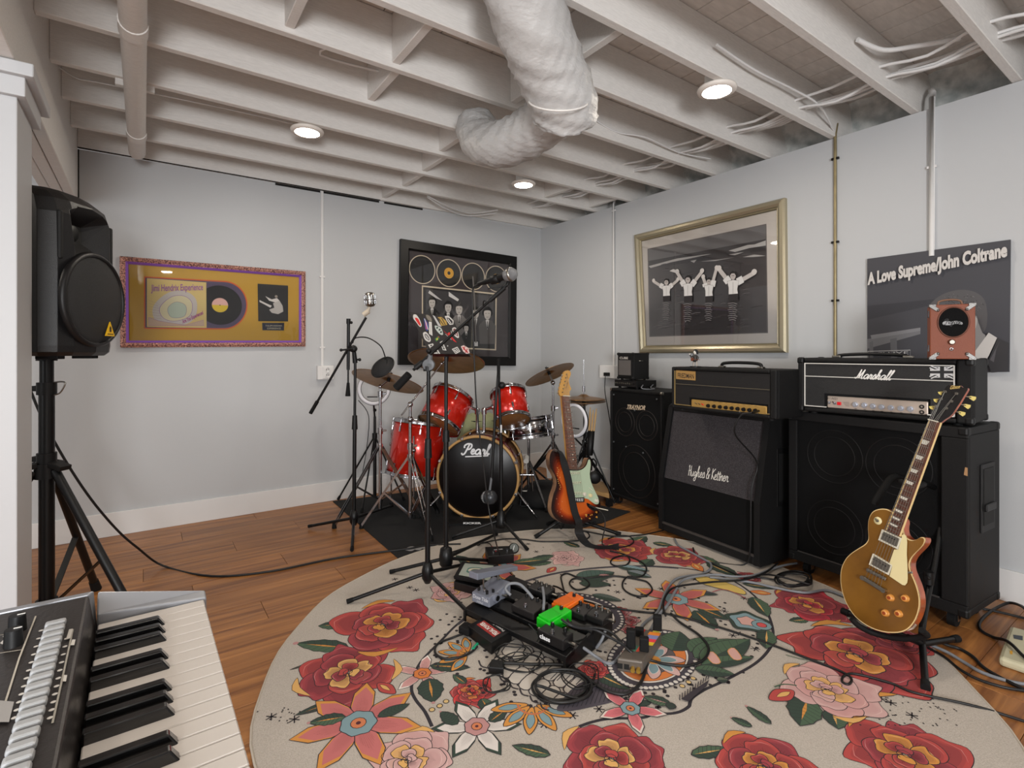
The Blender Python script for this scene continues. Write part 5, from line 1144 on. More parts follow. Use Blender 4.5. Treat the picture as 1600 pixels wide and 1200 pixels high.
# olive cushion behind the bass drum (drum throne seat with draped cloth)
olive = mat('olive_cloth', (150, 156, 118), .85, bump=.8, scale=22)
tc = P(752, 660, 4.3); t = thing('drum_throne', 'drum stool draped with olive green cloth behind the bass drum', 'stool', (tc.x, tc.y, 0))
mb = MB(); N = 40; pr = [(.001, .07), (.08, .066), (.14, .045), (.17, .0), (.18, -.07), (.19, -.14)]; v0 = []
random.seed(9)
for i, (r, h) in enumerate(pr):
    for k in range(N): a = 2 * PI * k / N; rr = r * (1 + (.05 * math.sin(6 * a) + .03 * math.sin(11 * a + i)) * i / 4); v0.append(tc + V((rr * math.cos(a), rr * math.sin(a), h + (.012 * math.sin(5 * a + i * 2) if i else 0))))
mb.add(v0, [(i * N + k, (i + 1) * N + k, (i + 1) * N + (k + 1) % N, i * N + (k + 1) % N) for i in range(len(pr) - 1) for k in range(N)], 0, True)
mb.build('draped_cloth', olive, t)
MB().cyl(V((tc.x, tc.y, .1)), V((tc.x, tc.y, tc.z)), .014, n=12).build('pole', chrome, t)
MB().cyl(V((tc.x, tc.y, tc.z - .02)), V((tc.x, tc.y, tc.z + .03)), .15, n=24).build('seat', black_plastic, t, bev=.01)
for k in range(3): a = 2 * PI * k / 3; leg(t, V((tc.x, tc.y, .3)), V((tc.x + .25 * math.cos(a), tc.y + .25 * math.sin(a), .02)), .008, chrome, black_rubber)
# ring lights
def ringlight(label, c, n, R, base, feet, m=None):
    t = thing('ring_light', label, 'light', (base.x, base.y, 0)); c = V(c); M = frame(c, n)
    MB().lathe([(R - .026, .0), (R - .024, .008), (R - .013, .013), (R - .003, .008), (R, 0)], c, n, n=48).build('diffuser', mat('ring_diffuser', (222, 222, 228), .35), t)
    MB().lathe([(R - .027, 0), (R + .002, 0), (R + .002, -.012), (R - .027, -.012)], c, n, n=48, closed=True).build('housing', black_plastic, t)
    top = V((base.x, base.y, c.z - R - .01)); dn = M.to_3x3() @ V((0, 0, 0))
    MB().cyl(top + V((0, 0, -.09)), V((c.x, c.y, c.z - R + .002)), .007, n=10).ball(top + V((0, 0, -.03)), .014, 10).build('ball_head', black_metal, t)
    MB().cyl(V((base.x, base.y, .05)), V((base.x, base.y, c.z - R - .25)), .013, n=12).build('lower_pole', black_metal, t)
    MB().cyl(V((base.x, base.y, c.z - R - .27)), top + V((0, 0, -.08)), .010, n=12).build('upper_pole', black_metal, t)
    hz = .52; MB().cyl(V((base.x, base.y, hz - .02)), V((base.x, base.y, hz + .02)), .02, n=12).build('leg_collar', black_plastic, t)
    for f in feet: leg(t, V((base.x, base.y, hz)), f, .0065, black_metal, black_rubber)
    MB().bar(c - M.to_3x3().col[0] * .05 + V((0, 0, -.06)), c + M.to_3x3().col[0] * .05 + V((0, 0, -.06)), .008, .008).build('phone_bar', black_plastic, t)
    return t
c = P(584, 608, 4.02); bs = V((c.x, c.y, 0)) + FW * .03
ringlight('ring light on black tripod behind the left cymbal near back wall', c, -FW + RT * .05, .125, bs, [G(529, 779, .02), bs + CV(.22, 0, .02) + V((0, 0, .02)), bs + CV(-.02, 0, -.28) + V((0, 0, .02))])
MB().tube(smooth([c + V((-.12, 0, -.08)), P(576, 650, 4.0), P(573, 700, 4.0), P(565, 745, 3.98)], 5), .003, 6).build('cord', cable_black, [o for o in S.collection.objects if o.name == 'ring_light'][0])
c = P(897, 657, 4.08); bs = V((c.x, c.y, 0)) + CV(.10, 0, .02)
ringlight('ring light on black tripod partly behind the sunburst guitar neck', c, CV(-.74, 0, -.67), .135, bs, [bs + CV(.2, 0, -.1) + V((0, 0, .02)), bs + CV(-.2, 0, -.12) + V((0, 0, .02)), bs + CV(0, 0, .2) + V((0, 0, .02))])
# stick holder with sticks on the hi-hat stand
q = P(921, 706, 4.05); t = thing('stick_holder', 'black tube holder clamped on the hi-hat stand', 'holder', q)
MB().lathe([(.001, 0), (.024, 0), (.027, .005), (.027, .19), (.025, .19), (.024, .01)], P(921, 711, 4.05), CV(.08, 1, 0), n=20).build('tube', black_plastic, t)
MB().bar(P(916, 690, 4.1), P(913, 690, 4.2), .02, .01).build('clamp', chrome, t)
stick = mat('hickory_stick', (188, 152, 100), .5)
for i, (a, b2, lab) in enumerate([((919, 700), (922.5, 636), 'wooden drumstick in the holder, leftmost'), ((922, 700), (927, 640), 'wooden drumstick in the holder, middle one'), ((925, 700), (932, 638), 'wooden drumstick in the holder, leaning furthest right')]):
    p0, p1 = P(*a, 4.05), P(*b2, 4.06); d = p1 - p0; s = thing('drumstick', lab, 'drumstick', p0, group='drumsticks in the stick holder')
    MB().cyl(p0, p0 + d * .85, .0075, n=10).cyl(p0 + d * .85, p0 + d * .96, .0075, .0035, n=10).build('shaft', stick, s); MB().ball(p0 + d * .975, .0055, 8).build('tip', stick, s)
# wooden board, paper tag, stool seat on the right of the kit
t = thing('wooden_board', 'low light wooden board lying beside the tall narrow cabinet', 'board', G(930, 772))
A0, B0 = P(915, 758, 4.15), P(952, 763, 3.95); A0.z = B0.z = .09
MB().hexa([A0 + V((0, 0, -.03)), B0 + V((0, 0, -.03)), B0 + CV(.05, 0, .35) + V((0, 0, -.03)), A0 + CV(.05, 0, .35) + V((0, 0, -.03))], [A0, B0, B0 + CV(.05, 0, .35), A0 + CV(.05, 0, .35)]).build('board', mat('light_wood', (190, 150, 98), .5, bump=.1, scale=20), t, bev=.003)
for p in (A0, B0, A0 + CV(.05, 0, .35), B0 + CV(.05, 0, .35)): MB().box(p.x - .02, p.x + .02, p.y - .02, p.y + .02, .005, .06).build('foot', black_rubber, t)
bagp = P(850, 752, 4.02); t = thing('gear_bag', 'slumped black gear bag with white paper tag behind the sunburst guitar', 'bag', (bagp.x, bagp.y, 0))
MB().lathe([(.001, .17), (.09, .165), (.15, .13), (.185, .08), (.19, .03), (.17, .008), (.001, .008)], (bagp.x, bagp.y, 0), (0, 0, 1), n=24).build('body', mat('bag_nylon', (24, 23, 24), .7, bump=.8, scale=14), t)
nn2 = -FW; p1, p2 = P(853.5, 727, 3.83), P(862, 748, 3.83)
MB().slab([p1, P(863, 728, 3.83), p2, P(855, 747, 3.83)], FW * .001).build('paper_tag', mat('paper', (206, 206, 206), .8), t)
MB().tube(smooth([P(835, 733, 3.9), P(845, 722, 3.88), P(860, 705, 3.9)], 5), .012, 8).build('shoulder_strap', black_rubber, t)
hr = P(929, 746, 4.0); t = thing('headphones', 'round black headphone hanging right of the sunburst guitar', 'headphones', hr)
t['label'] = 'round black drum stool foot or headphone cup right of the sunburst guitar'
t['label'] = 'round black headphone cup behind the right horn of the sunburst guitar'
MB().lathe([(.001, .03), (.03, .03), (.046, .02), (.05, 0), (.04, -.02), (.001, -.02)], hr, -FW, n=24).build('ear_cup', black_plastic, t)
MB().tube(smooth([hr + V((0, 0, .04)), hr + CV(.02, .1, .04), hr + CV(.0, .12, .1), hr + CV(0, .02, .16)], 5), .006, 8).build('headband', black_metal, t)
# sound pillow in the bass drum / floor banner
t = thing('drum_trigger_mat', 'low black foam wedge in front of the bass drum with small white lettering', 'mat', G(747, 822))
A0, B0, C1_, D1 = G(700, 822, .006), G(792, 818, .006), G(786, 806, .006), G(706, 808, .006)
MB().hexa([A0, B0, C1_, D1], [A0 + V((0, 0, .012)), B0 + V((0, 0, .012)), C1_ + V((0, 0, .03)), D1 + V((0, 0, .03))]).build('wedge', black_rubber, t)
nw = V((0, 0, 1)); A = Art(lambda x, y: PL(x, y, A0 + V((0, 0, .012)), -FW + V((0, 0, .4))), -FW + V((0, 0, .4)), .003, .00003)
text(A, 'KICKER', (724, 819), (752, 819), (724, 816), (214, 214, 214), bold=.04); A.build('lettering', t)
# ---------------------------------------------------------------- round rug with printed pattern
RC = V((1.415, 1.50, 0))
RX = V((1.43, 1.41, 0))
def rugfit():
    pts = [G(*p) for p in [(385, 1130), (400, 1080), (450, 1000), (530, 920), (600, 884), (700, 858), (850, 833), (1000, 830), (1480, 1015), (1505, 1070), (1530, 1130)]]
    import numpy as np
    Am = np.array([[2 * p.x, 2 * p.y, 1] for p in pts]); bv = np.array([p.x ** 2 + p.y ** 2 for p in pts]); s = np.linalg.lstsq(Am, bv, rcond=None)[0]
    return V((s[0], s[1], 0)), math.sqrt(s[2] + s[0] ** 2 + s[1] ** 2)
RC, RR = rugfit()
rug = thing('round_rug', 'large round cream rug printed with roses and a skull', 'rug', RC)
rugm = mat('cream_rug_pile', (176, 167, 156), .95, bump=.35, scale=260, col2=(190, 181, 171), var=.06)
N = 96; rim = []
random.seed(2)
for i in range(N): a = 2 * PI * i / N; r = RR * (1 + .004 * math.sin(9 * a) + .003 * math.sin(17 * a + 1)); rim.append((RC.x + r * math.cos(a), RC.y + r * math.sin(a)))
MB().prism(rim, .0052, RUGZ - .0005).build('pile', rugm, rug)
MB().tube([V((x, y, .0066)) for x, y in rim], .0042, 8, closed=True).build('binding', mat('rug_binding', (182, 172, 158), .9), rug)
A = Art(lambda x, y: G(x, y, RUGZ), (0, 0, 1), -.0003, .000004, rough=.95)
BLK, DKR, RED, RED2, YEL, YEL2, PNK, PNK2, GRN, GRN2, BLU, ORA = (44, 38, 42), (78, 34, 44), (176, 70, 66), (156, 62, 68), (214, 166, 98), (204, 140, 66), (200, 162, 158), (182, 134, 132), (72, 94, 72), (50, 66, 56), (124, 150, 156), (204, 118, 58)
def W2(c, r, a): return c + V((r * math.cos(a), r * math.sin(a), 0))
def rose(px, py, R, rot=0, pal=(RED, DKR, YEL, RED2), seed=1):
    rs = random.Random(seed); c = G(px, py, RUGZ); base, dark, yel, base2 = pal; lw = max(.0022, R * .013)
    mixc = lambda a, b, k: tuple(a[i] * (1 - k) + b[i] * k for i in range(3))
    def petal(cc, a, r0, r1, sp, tip, col, jit=.07, sh=1, dk=None):
        q = [W2(cc, R * r0 * .3, a)]
        for da, rr in ((-sp, r0), (-sp * 1.12, (r0 + r1) * .5), (-sp * .72, r1 * .93), (-sp * .3, r1 * (1 + tip * .3)), (sp * .05, r1 * (1 + tip)), (sp * .35, r1 * (1 + tip * .2)), (sp * .74, r1 * .97), (sp * 1.1, (r0 + r1) * .52), (sp, r0)):
            q.append(W2(cc, R * rr * (1 + rs.uniform(-jit, jit)), a + da))
        q = smooth(q, 3, True); A.fill3(q, col)
        if sh:
            m = cc + (W2(cc, R * (r0 + r1) * .5, a) - cc)
            for k2 in (.86, .72): A.fill3([m + (p - m) * k2 + (cc - m) * .10 for p in q], mixc(col, dk or dark, .16 if k2 > .8 else .32))
            A.st = 0
            for k in range(11):
                t = (k / 10 - .5) * 2; A.line3([W2(cc, R * r0 * .8, a + t * sp * .8), W2(cc, R * (r0 + (r1 - r0) * (.62 + rs.uniform(-.12, .08) - .3 * abs(t))), a + t * sp * .75)], lw * 2.2, dk or dark, True)
            A.st = .000004
            e = [W2(cc, R * r1 * (.95 + tip * .5 * (1 - abs(j - 2) / 2)), a - sp * .5 + sp * .25 * j) for j in range(5)]; A.line3(e, lw * 1.2, mixc(col, (240, 220, 210), .35), True)
        A.line3(q + [q[0]], lw, BLK)
    n = 6
    for k in (0, 2, 4, 1, 3, 5):
        a = rot + k * PI / 3 + rs.uniform(-.2, .2); petal(c, a, .42, .84 + rs.uniform(-.06, .08), .6, rs.choice([.05, .14, .24]), base if k % 3 else base2)
    for k in range(2):
        a = rot + k * 2.7 + .9 + rs.uniform(-.3, .3); q = smooth([W2(c, R * .9, a - .36), W2(c, R * 1.0, a), W2(c, R * .84, a + .42), W2(c, R * .86, a)], 3, True); A.fill3(q, yel); A.line3(q + [q[0]], lw * .7, BLK)
    for k in range(5):
        a = rot + .5 + k * 2 * PI / 5 + rs.uniform(-.15, .15); petal(c, a, .28, .62 + rs.uniform(-.05, .05), .66, .06, base2 if k % 2 else base)
    c2 = W2(c, R * .05, rot + 2)
    for k in range(5):
        a = rot + .2 + k * 2 * PI / 5; petal(c2, a, .14, .44 + rs.uniform(-.05, .03), .58, -.04, yel if k % 5 != 2 else base, .09, 1, mixc(yel, dark, .6))
    for k in range(3): petal(c2, rot + .8 + k * 2 * PI / 3, .1, .3, .7, .0, base if k < 2 else base2, .08)
    for k in range(2): petal(c2, rot + k * PI, .04, .19, .9, .0, yel if k else base2, .08, 0)
    q = [W2(c2, R * (.02 + .03 * j / 3), rot + j * .8) for j in range(12)]; A.line3(q, lw, BLK)
def leaf(p0, p1, wd, col=GRN, rib=YEL, serr=True, tip=None, dark=GRN2):
    a, b = G(*p0, RUGZ), G(*p1, RUGZ); d = b - a; L = d.length; n = V((-d.y, d.x, 0)).normalized(); q = []; n2 = 9
    pr = lambda t: wd * L * (math.sin(PI * min(1, t) ** .8) ** .8)
    top = [a + d * (k / n2) + n * pr(k / n2) * (1 if not serr or k % 2 else .88) for k in range(n2 + 1)]; bot = [a + d * (k / n2) - n * pr(k / n2) * (1 if not serr or k % 2 else .88) for k in range(n2 + 1)]
    q = top + bot[::-1][1:-1]; A.fill3(q, col); A.fill3([a] + [a + d * (k / n2) - n * pr(k / n2) * .94 for k in range(1, n2)] + [b], dark)
    A.line3(q + [q[0]], .0028, BLK)
    if rib: A.fill3([a + d * .08, a + d * .45 + n * wd * L * .12, a + d * .8, a + d * .45 - n * wd * L * .1], rib)
    A.st = 0
    for k in range(2, 8):
        for s in (-1, 1): A.line3([a + d * (k / n2 - .04), a + d * (k / n2 + .06) + n * s * pr(k / n2) * .85], .0013, BLK)
    A.st = .000004
    if tip: A.fill3([W2(b, L * .05, 2 * PI * i / 8) for i in range(8)], tip); 
def star(px, py, R, n=6, rot=0, col=(196, 84, 84), edge=YEL2, cen=BLU, R2=.5, wd=.42):
    c = G(px, py, RUGZ)
    for k in range(n):
        a = rot + 2 * PI * k / n; q = [W2(c, R * .12, a - .8), W2(c, R * .45, a - wd), W2(c, R * .75, a - wd * .55), W2(c, R, a), W2(c, R * .75, a + wd * .55), W2(c, R * .45, a + wd), W2(c, R * .12, a + .8)]
        A.fill3(q, edge); A.line3(q + [q[0]], .003, BLK)
        q = [c + (p - c) * .88 for p in q]; A.fill3(q, col)
        A.st = 0
        for j in range(-4, 5): A.line3([W2(c, R * .2, a + j * .09), W2(c, R * (.66 - .05 * abs(j)), a + j * .055)], .0035, DKR if j % 2 else tuple(x * .72 for x in col), True)
        A.st = .000004
    q = [W2(c, R * .26 * (1 + .12 * (k % 2)), 2 * PI * k / 14) for k in range(14)]; q = smooth(q, 2, True)
    A.fill3(q, cen); A.line3(q + [q[0]], .003, BLK); A.fill3([W2(c, R * .12, 2 * PI * k / 12) for k in range(12)], (200, 120, 80)); A.line3([W2(c, R * .12, 2 * PI * k / 12) for k in range(13)], .0025, BLK); A.fill3([W2(c, R * .04, 2 * PI * k / 8) for k in range(8)], DKR)
def aster(px, py, s=.018):
    c = G(px, py, RUGZ)
    for k in range(3): a = .3 + k * PI / 3; A.line3([W2(c, s, a), W2(c, -s, a)], .004, BLK)
def bud(p0, p1, col=RED):
    a, b = G(*p0, RUGZ), G(*p1, RUGZ); d = b - a; n = V((-d.y, d.x, 0))
    q = smooth([a, a + d * .3 + n * .22, a + d * .6 + n * .24, b, a + d * .6 - n * .24, a + d * .3 - n * .22], 4, True); A.fill3(q, col); A.line3(q + [q[0]], .0026, BLK)
    q = smooth([a + d * .15, a + d * .4 + n * .09, a + d * .7, a + d * .4 - n * .09], 4, True); A.fill3(q, YEL); A.line3(q + [q[0]], .0018, DKR)
# skull outline
SK = [(675, 1135), (664, 1112), (650, 1094), (643, 1078), (646, 1058), (655, 1038), (668, 1022), (690, 1000), (715, 975), (760, 940), (810, 912), (860, 897), (910, 889), (960, 885), (1010, 884), (1060, 887), (1100, 893), (1140, 905), (1172, 925), (1195, 950), (1207, 980), (1206, 1005), (1196, 1022), (1178, 1038), (1150, 1054), (1122, 1068), (1100, 1078), (1082, 1090), (1078, 1098), (1076, 1104), (1062, 1112), (1042, 1115), (1022, 1112), (1010, 1120), (985, 1122), (950, 1123), (925, 1128), (905, 1135)]
A.line(SK, .0115, (44, 40, 46), 4)
A.line([(x, y + 1) for x, y in SK[8:16]], .014, (70, 68, 76), 4)
# far roses
A.o = 0.0
LEAFS = [((985, 850), (1010, 838), .3), ((1020, 848), (1052, 853), .32), ((905, 855), (880, 846), .25), ((1085, 868), (1125, 882), .3), ((1105, 880), (1150, 900), .25), ((1003, 880), (1020, 874), .4)]
for a, b, w_ in LEAFS: leaf(a, b, w_)
rose(885, 872, .11, .4, (PNK, PNK2, PNK, (212, 176, 170)), 5)
leaf((865, 868), (828, 874), .22, GRN, None); leaf((862, 878), (822, 884), .18, GRN, None); bud((868, 886), (855, 895))
rose(972, 858, .20, .2, (RED, DKR, YEL2, RED2), 3)
rose(1060, 868, .165, .9, (RED2, DKR, YEL, RED), 4)
bud((1082, 880), (1098, 893), ORA); leaf((1005, 884), (1018, 874), .4, GRN, None, True)
star(778, 885, .21, 6, .3, (180, 92, 90), YEL2, BLU); leaf((752, 888), (712, 868), .2, GRN2); leaf((755, 896), (708, 902), .2, GRN2, YEL); leaf((800, 880), (860, 874), .2)
rose(705, 925, .115, .1, (PNK, PNK2, YEL, (200, 150, 148)), 7)
# left roses
A.o = 0.0
leaf((540, 975), (497, 978), .34, GRN, YEL2); leaf((545, 1012), (462, 1005), .2, GRN, YEL2, True, PNK2); leaf((610, 1005), (636, 1004), .36)
leaf((560, 1095), (500, 1110), .3, GRN, YEL2, True, PNK2); leaf((540, 1090), (460, 1118), .12, (60, 64, 58), YEL2, False)
leaf((505, 1030), (452, 1047), .07, (90, 80, 70), YEL2, False)
rose(545, 1048, .195, 2.4, (RED2, DKR, YEL, RED), 11); rose(603, 976, .235, .5, (RED, DKR, YEL2, RED2), 12)
bud((590, 1068), (618, 1084))
star(560, 1130, .20, 7, .2, (190, 108, 106), YEL2, BLU); leaf((590, 1120), (640, 1100), .2, GRN2, None, False); leaf((540, 1120), (482, 1130), .25, GRN, YEL2, True, PNK2)
# skull left jaw
A.o = 0.0
star(660, 1052, .115, 5, 2.2, (202, 150, 146), (230, 222, 214), ORA, wd=.4); leaf((672, 1040), (735, 1043), .22, GRN2, YEL2); leaf((670, 1060), (677, 1098), .35, GRN2, YEL2, True, PNK2)
rose(738, 1082, .085, .4, (RED, DKR, ORA, (200, 60, 56)), 13); leaf((728, 1068), (708, 1054), .28, GRN, YEL2); leaf((752, 1092), (766, 1112), .35, GRN, YEL2)
star(745, 1135, .14, 6, .5, (214, 206, 200), GRN2, PNK2); leaf((715, 1132), (688, 1112), .3, GRN2, None, True, PNK2); leaf((765, 1128), (792, 1108), .3, GRN2, YEL2, True, PNK2)
# nose/teeth lotus
def lotus(px, py, R, rot):
    c = G(px, py, RUGZ)
    for k in range(5):
        a = rot + (k - 2) * .62; q = smooth([W2(c, R * .1, a), W2(c, R * .6, a - .28), W2(c, R, a), W2(c, R * .6, a + .28)], 4, True); A.fill3(q, YEL2); A.line3(q + [q[0]], .003, BLK)
        q = [c + V((math.cos(a), math.sin(a), 0)) * R * .55 + (p - c - V((math.cos(a), math.sin(a), 0)) * R * .55) * .6 for p in q]; A.fill3(q, BLU); A.line3(q + [q[0]], .0018, BLK)
    A.line3([W2(c, R * .35, rot + k * .2) for k in range(-7, 8)], .008, (190, 110, 70))
lotus(832, 1100, .14, -2.3); lotus(732, 1022, .12, 2.4)
# teeth
random.seed(11)
for r in range(2):
    for k in range(7):
        x, y = 762 + k * 16 + r * 22, 1042 + k * 9.5 - r * 24 + (0 if k < 4 else (k - 4) * 1)
        q = [(x, y), (x + 15, y + 8), (x + 34, y - 10), (x + 20, y - 19)]
        A.fill(q, (198, 190, 180), (56, 50, 54), .0045, 3)
for k in range(7): x, y = 748 + k * 16, 1032 + k * 11; A.line([(x, y), (x + 4, y + 9), (x + 14, y + 12)], .006, (56, 50, 54), 3)
for k in range(6): x, y = 860 + k * 10, 1062 + k * 2; A.line([(x, y), (x + 14, y - 14)], .004, (70, 64, 68))
A.fill([(870, 1106), (905, 1068), (955, 1058), (985, 1072), (965, 1094), (920, 1106), (885, 1112)], (76, 70, 78), sm=3)
for k in range(14): A.line([(880 + k * 7, 1108 - k * 1.2), (900 + k * 6, 1072 - k)], .003, (48, 44, 50))
leaf((930, 1052), (985, 1078), .25, GRN2); leaf((990, 1100), (1018, 1098), .3, GRN2, None)
rose(931, 1046, .062, .3, (RED, DKR, (220, 90, 70), (200, 60, 56)), 15)
rose(970, 957, .05, .3, (PNK2, DKR, RED, RED2), 16); rose(985, 970, .045, .3, (PNK2, DKR, RED, RED2), 17); rose(985, 985, .04, .3, (PNK2, DKR, RED, RED2), 18)
star(985, 1108, .115, 5, 2.9, (204, 110, 116), (214, 200, 190), BLU)
# eye sockets
def ring_px(cx, cy, rx, ry, n, rot=0): return [(cx + rx * math.cos(2 * PI * i / n) * math.cos(rot) - ry * math.sin(2 * PI * i / n) * math.sin(rot), cy + rx * math.cos(2 * PI * i / n) * math.sin(rot) + ry * math.sin(2 * PI * i / n) * math.cos(rot)) for i in range(n)]
def socket(cx, cy, rx, ry, rot=0, s=1):
    A.fill(ring_px(cx, cy, rx, ry, 40, rot), (66, 62, 70), BLK, .003)
    for p in ring_px(cx, cy, rx * .94, ry * .93, 52, rot): A.disc(p, .0085 * s, (206, 200, 192), 10)
    A.fill(ring_px(cx, cy, rx * .78, ry * .77, 36, rot), (212, 204, 196), BLK, .002); A.fill(ring_px(cx, cy, rx * .73, ry * .71, 36, rot), ORA, BLK, .002)
    A.fill(ring_px(cx, cy, rx * .5, ry * .48, 30, rot), (92, 84, 84), BLK, .002)
    c = G(cx, cy, RUGZ); R = rx * .00165 * s
    for k in range(7):
        a = 2 * PI * k / 7 + .3; q = smooth([W2(c, R * .1, a), W2(c, R * .6, a - .36), W2(c, R * 1.0, a - .1), W2(c, R * .9, a + .12), W2(c, R * .6, a + .36)], 3, True); A.fill3(q, (206, 170, 164)); A.line3(q + [q[0]], .0028, BLK)
        q = [W2(c, R * .08, a) + (p - W2(c, R * .08, a)) * .72 for p in q]; A.fill3(q, BLU); A.line3(q + [q[0]], .0022, (210, 206, 200))
    A.fill3([W2(c, R * .25, 2 * PI * k / 10) for k in range(10)], YEL2)
socket(1020, 1032, 72, 47, -.12); socket(905, 962, 72, 34, .15, .8)
# inner star flower with leaves
leaf((1085, 955), (1120, 985), .3, GRN2, YEL2, True, PNK2); leaf((1090, 950), (1140, 970), .25, GRN2, YEL2, True, PNK2); leaf((1080, 925), (1122, 930), .2, (70, 68, 76), None, False)
star(1056, 937, .20, 6, .9, (182, 96, 92), YEL2, BLU)
leaf((1050, 1018), (1062, 988), .4, GRN, None, False); leaf((1078, 1020), (1120, 998), .3, GRN, None, False); leaf((1085, 1030), (1150, 1000), .22, GRN, None, False); leaf((1095, 1036), (1172, 1000), .2, GRN, None, False); leaf((1095, 1040), (1178, 1028), .15, GRN, None, False); leaf((1085, 1046), (1148, 1055), .25, GRN, None, False)
for x, y in ((1112, 1028), (1145, 1022)): A.fill([(x - 8, y - 3), (x + 2, y - 8), (x + 14, y + 8), (x + 2, y + 10)], (206, 160, 150), YEL2, .003, 3)
leaf((900, 905), (960, 895), .3, (70, 92, 84), None, False); leaf((905, 912), (955, 914), .25, GRN2, None, False); leaf((925, 930), (972, 940), .2, (84, 96, 90), None, False); leaf((935, 900), (958, 902), .3, PNK2, None, False)
A.fill([(1086, 900), (1125, 908), (1160, 922), (1163, 930), (1130, 922), (1095, 912)], (210, 180, 96), BLK, .003, 3); A.line([(1113, 926), (1130, 922), (1150, 928), (1165, 936)], .006, (170, 84, 90), 3)
leaf((1176, 934), (1200, 965), .25, GRN); leaf((1198, 985), (1197, 1015), .25, GRN); leaf((963, 885), (1015, 893), .2, BLU, None, False); leaf((980, 893), (1018, 903), .3, (120, 130, 134), None, False)
for R_, c_ in ((.075, GRN2), (.06, BLU), (.035, (206, 160, 150))): c = G(1168, 972, RUGZ); q = smooth([W2(c, R_ * (1 + .25 * (k % 2)), k * PI / 5) for k in range(10)], 3, True); A.fill3(q, c_); A.line3(q + [q[0]], .003, BLK)
for R_, c_ in ((.04, BLU), (.02, (200, 80, 80))): c = G(1190, 978, RUGZ); q = [W2(c, R_, k * PI / 6) for k in range(12)]; A.fill3(q, c_); A.line3(q + [q[0]], .003, BLK)
A.fill([(1064, 1094), (1080, 1082), (1108, 1064), (1104, 1074), (1084, 1090), (1076, 1098)], (54, 48, 54)); 
for k in range(12): A.line([(1062 + k * 4, 1096 - k * 3), (1062 + k * 4.2, 1087 - k * 2.9)], .003, (54, 48, 54))
leaf((1048, 1102), (1005, 1090), .28, GRN, PNK2, True, RED); leaf((1050, 1100), (1046, 1110), .5, GRN2, None)
leaf((1120, 1064), (1138, 1064), .4, (100, 110, 90), None, False)
# right roses
A.o = 0.0
leaf((1262, 968), (1233, 970), .3); leaf((1150, 895), (1100, 878), .2, GRN); rose(1170, 902, .07, .3, (RED2, DKR, PNK, RED), 20); leaf((1160, 912), (1215, 920), .2, GRN2)
rose(1265, 945, .175, .3, (RED2, DKR, YEL2, (180, 50, 62)), 21); bud((1205, 928), (1172, 924), ORA)
leaf((1395, 1003), (1420, 985), .35); rose(1345, 1025, .27, .1, (RED, DKR, YEL2, RED2), 22); rose(1405, 1000, .12, .7, (RED2, DKR, RED, RED), 27)
leaf((1262, 1090), (1250, 1135), .32, GRN, YEL2); leaf((1300, 1110), (1310, 1140), .4, GRN)
rose(1296, 1078, .165, .6, (PNK, PNK2, YEL, (200, 152, 148)), 23); bud((1240, 1080), (1202, 1094)); A.line([(1245, 1072), (1225, 1070), (1210, 1074)], .006, GRN, 3)
leaf((1205, 1132), (1166, 1104), .2, GRN, None, True, PNK2); leaf((1175, 1136), (1142, 1122), .25, GRN, None, True, PNK2); A.line([(1228, 1024), (1250, 1030), (1262, 1032)], .004, GRN)
# beyond the bottom of the picture the pattern simply goes on
A.o = 0.0
rose(1420, 1180, .18, .4, (RED, DKR, YEL2, RED2), 31); rose(960, 1185, .17, .7, (RED2, DKR, YEL, RED), 32); leaf((860, 1180), (800, 1165), .2); rose(640, 1190, .14, .2, (PNK, PNK2, YEL, PNK), 33); leaf((1080, 1180), (1140, 1170), .2)
rose(1200, 1200, .15, .2, (RED, DKR, YEL2, RED2), 34)
A.o = .0004; A.st = 0
random.seed(21)
for p in [(617, 905), (650, 922), (640, 918), (708, 1013), (825, 850), (838, 862), (1033, 920), (965, 925), (1132, 955), (1163, 935), (1145, 993), (1180, 1014), (1155, 990), (985, 1090), (936, 1108), (1320, 1092), (1343, 1100), (1377, 1092), (1392, 1098), (1425, 1118), (1360, 1115), (424, 1120), (460, 1124), (800, 1022), (895, 1118), (897, 1020), (1085, 905), (850, 1132)]: aster(*p)
for k in range(420):
    x, y = random.uniform(670, 1195), random.uniform(897, 1115)
    if ((x - 925) / 262) ** 2 + ((y - 1003) / 112) ** 2 < 1: A.disc((x, y), .0075, BLK, 6)
for k in range(50): A.disc((random.uniform(1330, 1500), random.uniform(1085, 1135)), .003, BLK, 6)
for k in range(16): A.disc((random.uniform(800, 900), random.uniform(848, 866)), .003, BLK, 6)
for k in range(14): A.disc((random.uniform(400, 470), random.uniform(1105, 1132)), .003, BLK, 6)
A.st = .00001
for x, y in ((697, 1096), (687, 1103), (675, 1109), (1083, 1060), (1076, 1066), (1066, 1072)): A.disc((x, y), .011, BLK, 12); A.disc((x, y), .008, (206, 176, 120), 12)
pm_ = A.build('printed_pattern', rug, kind='stuff')
# ---------------------------------------------------------------- guitars
def gpoly(q, p0, n): return [PL(x, y, p0, n) for x, y in q]
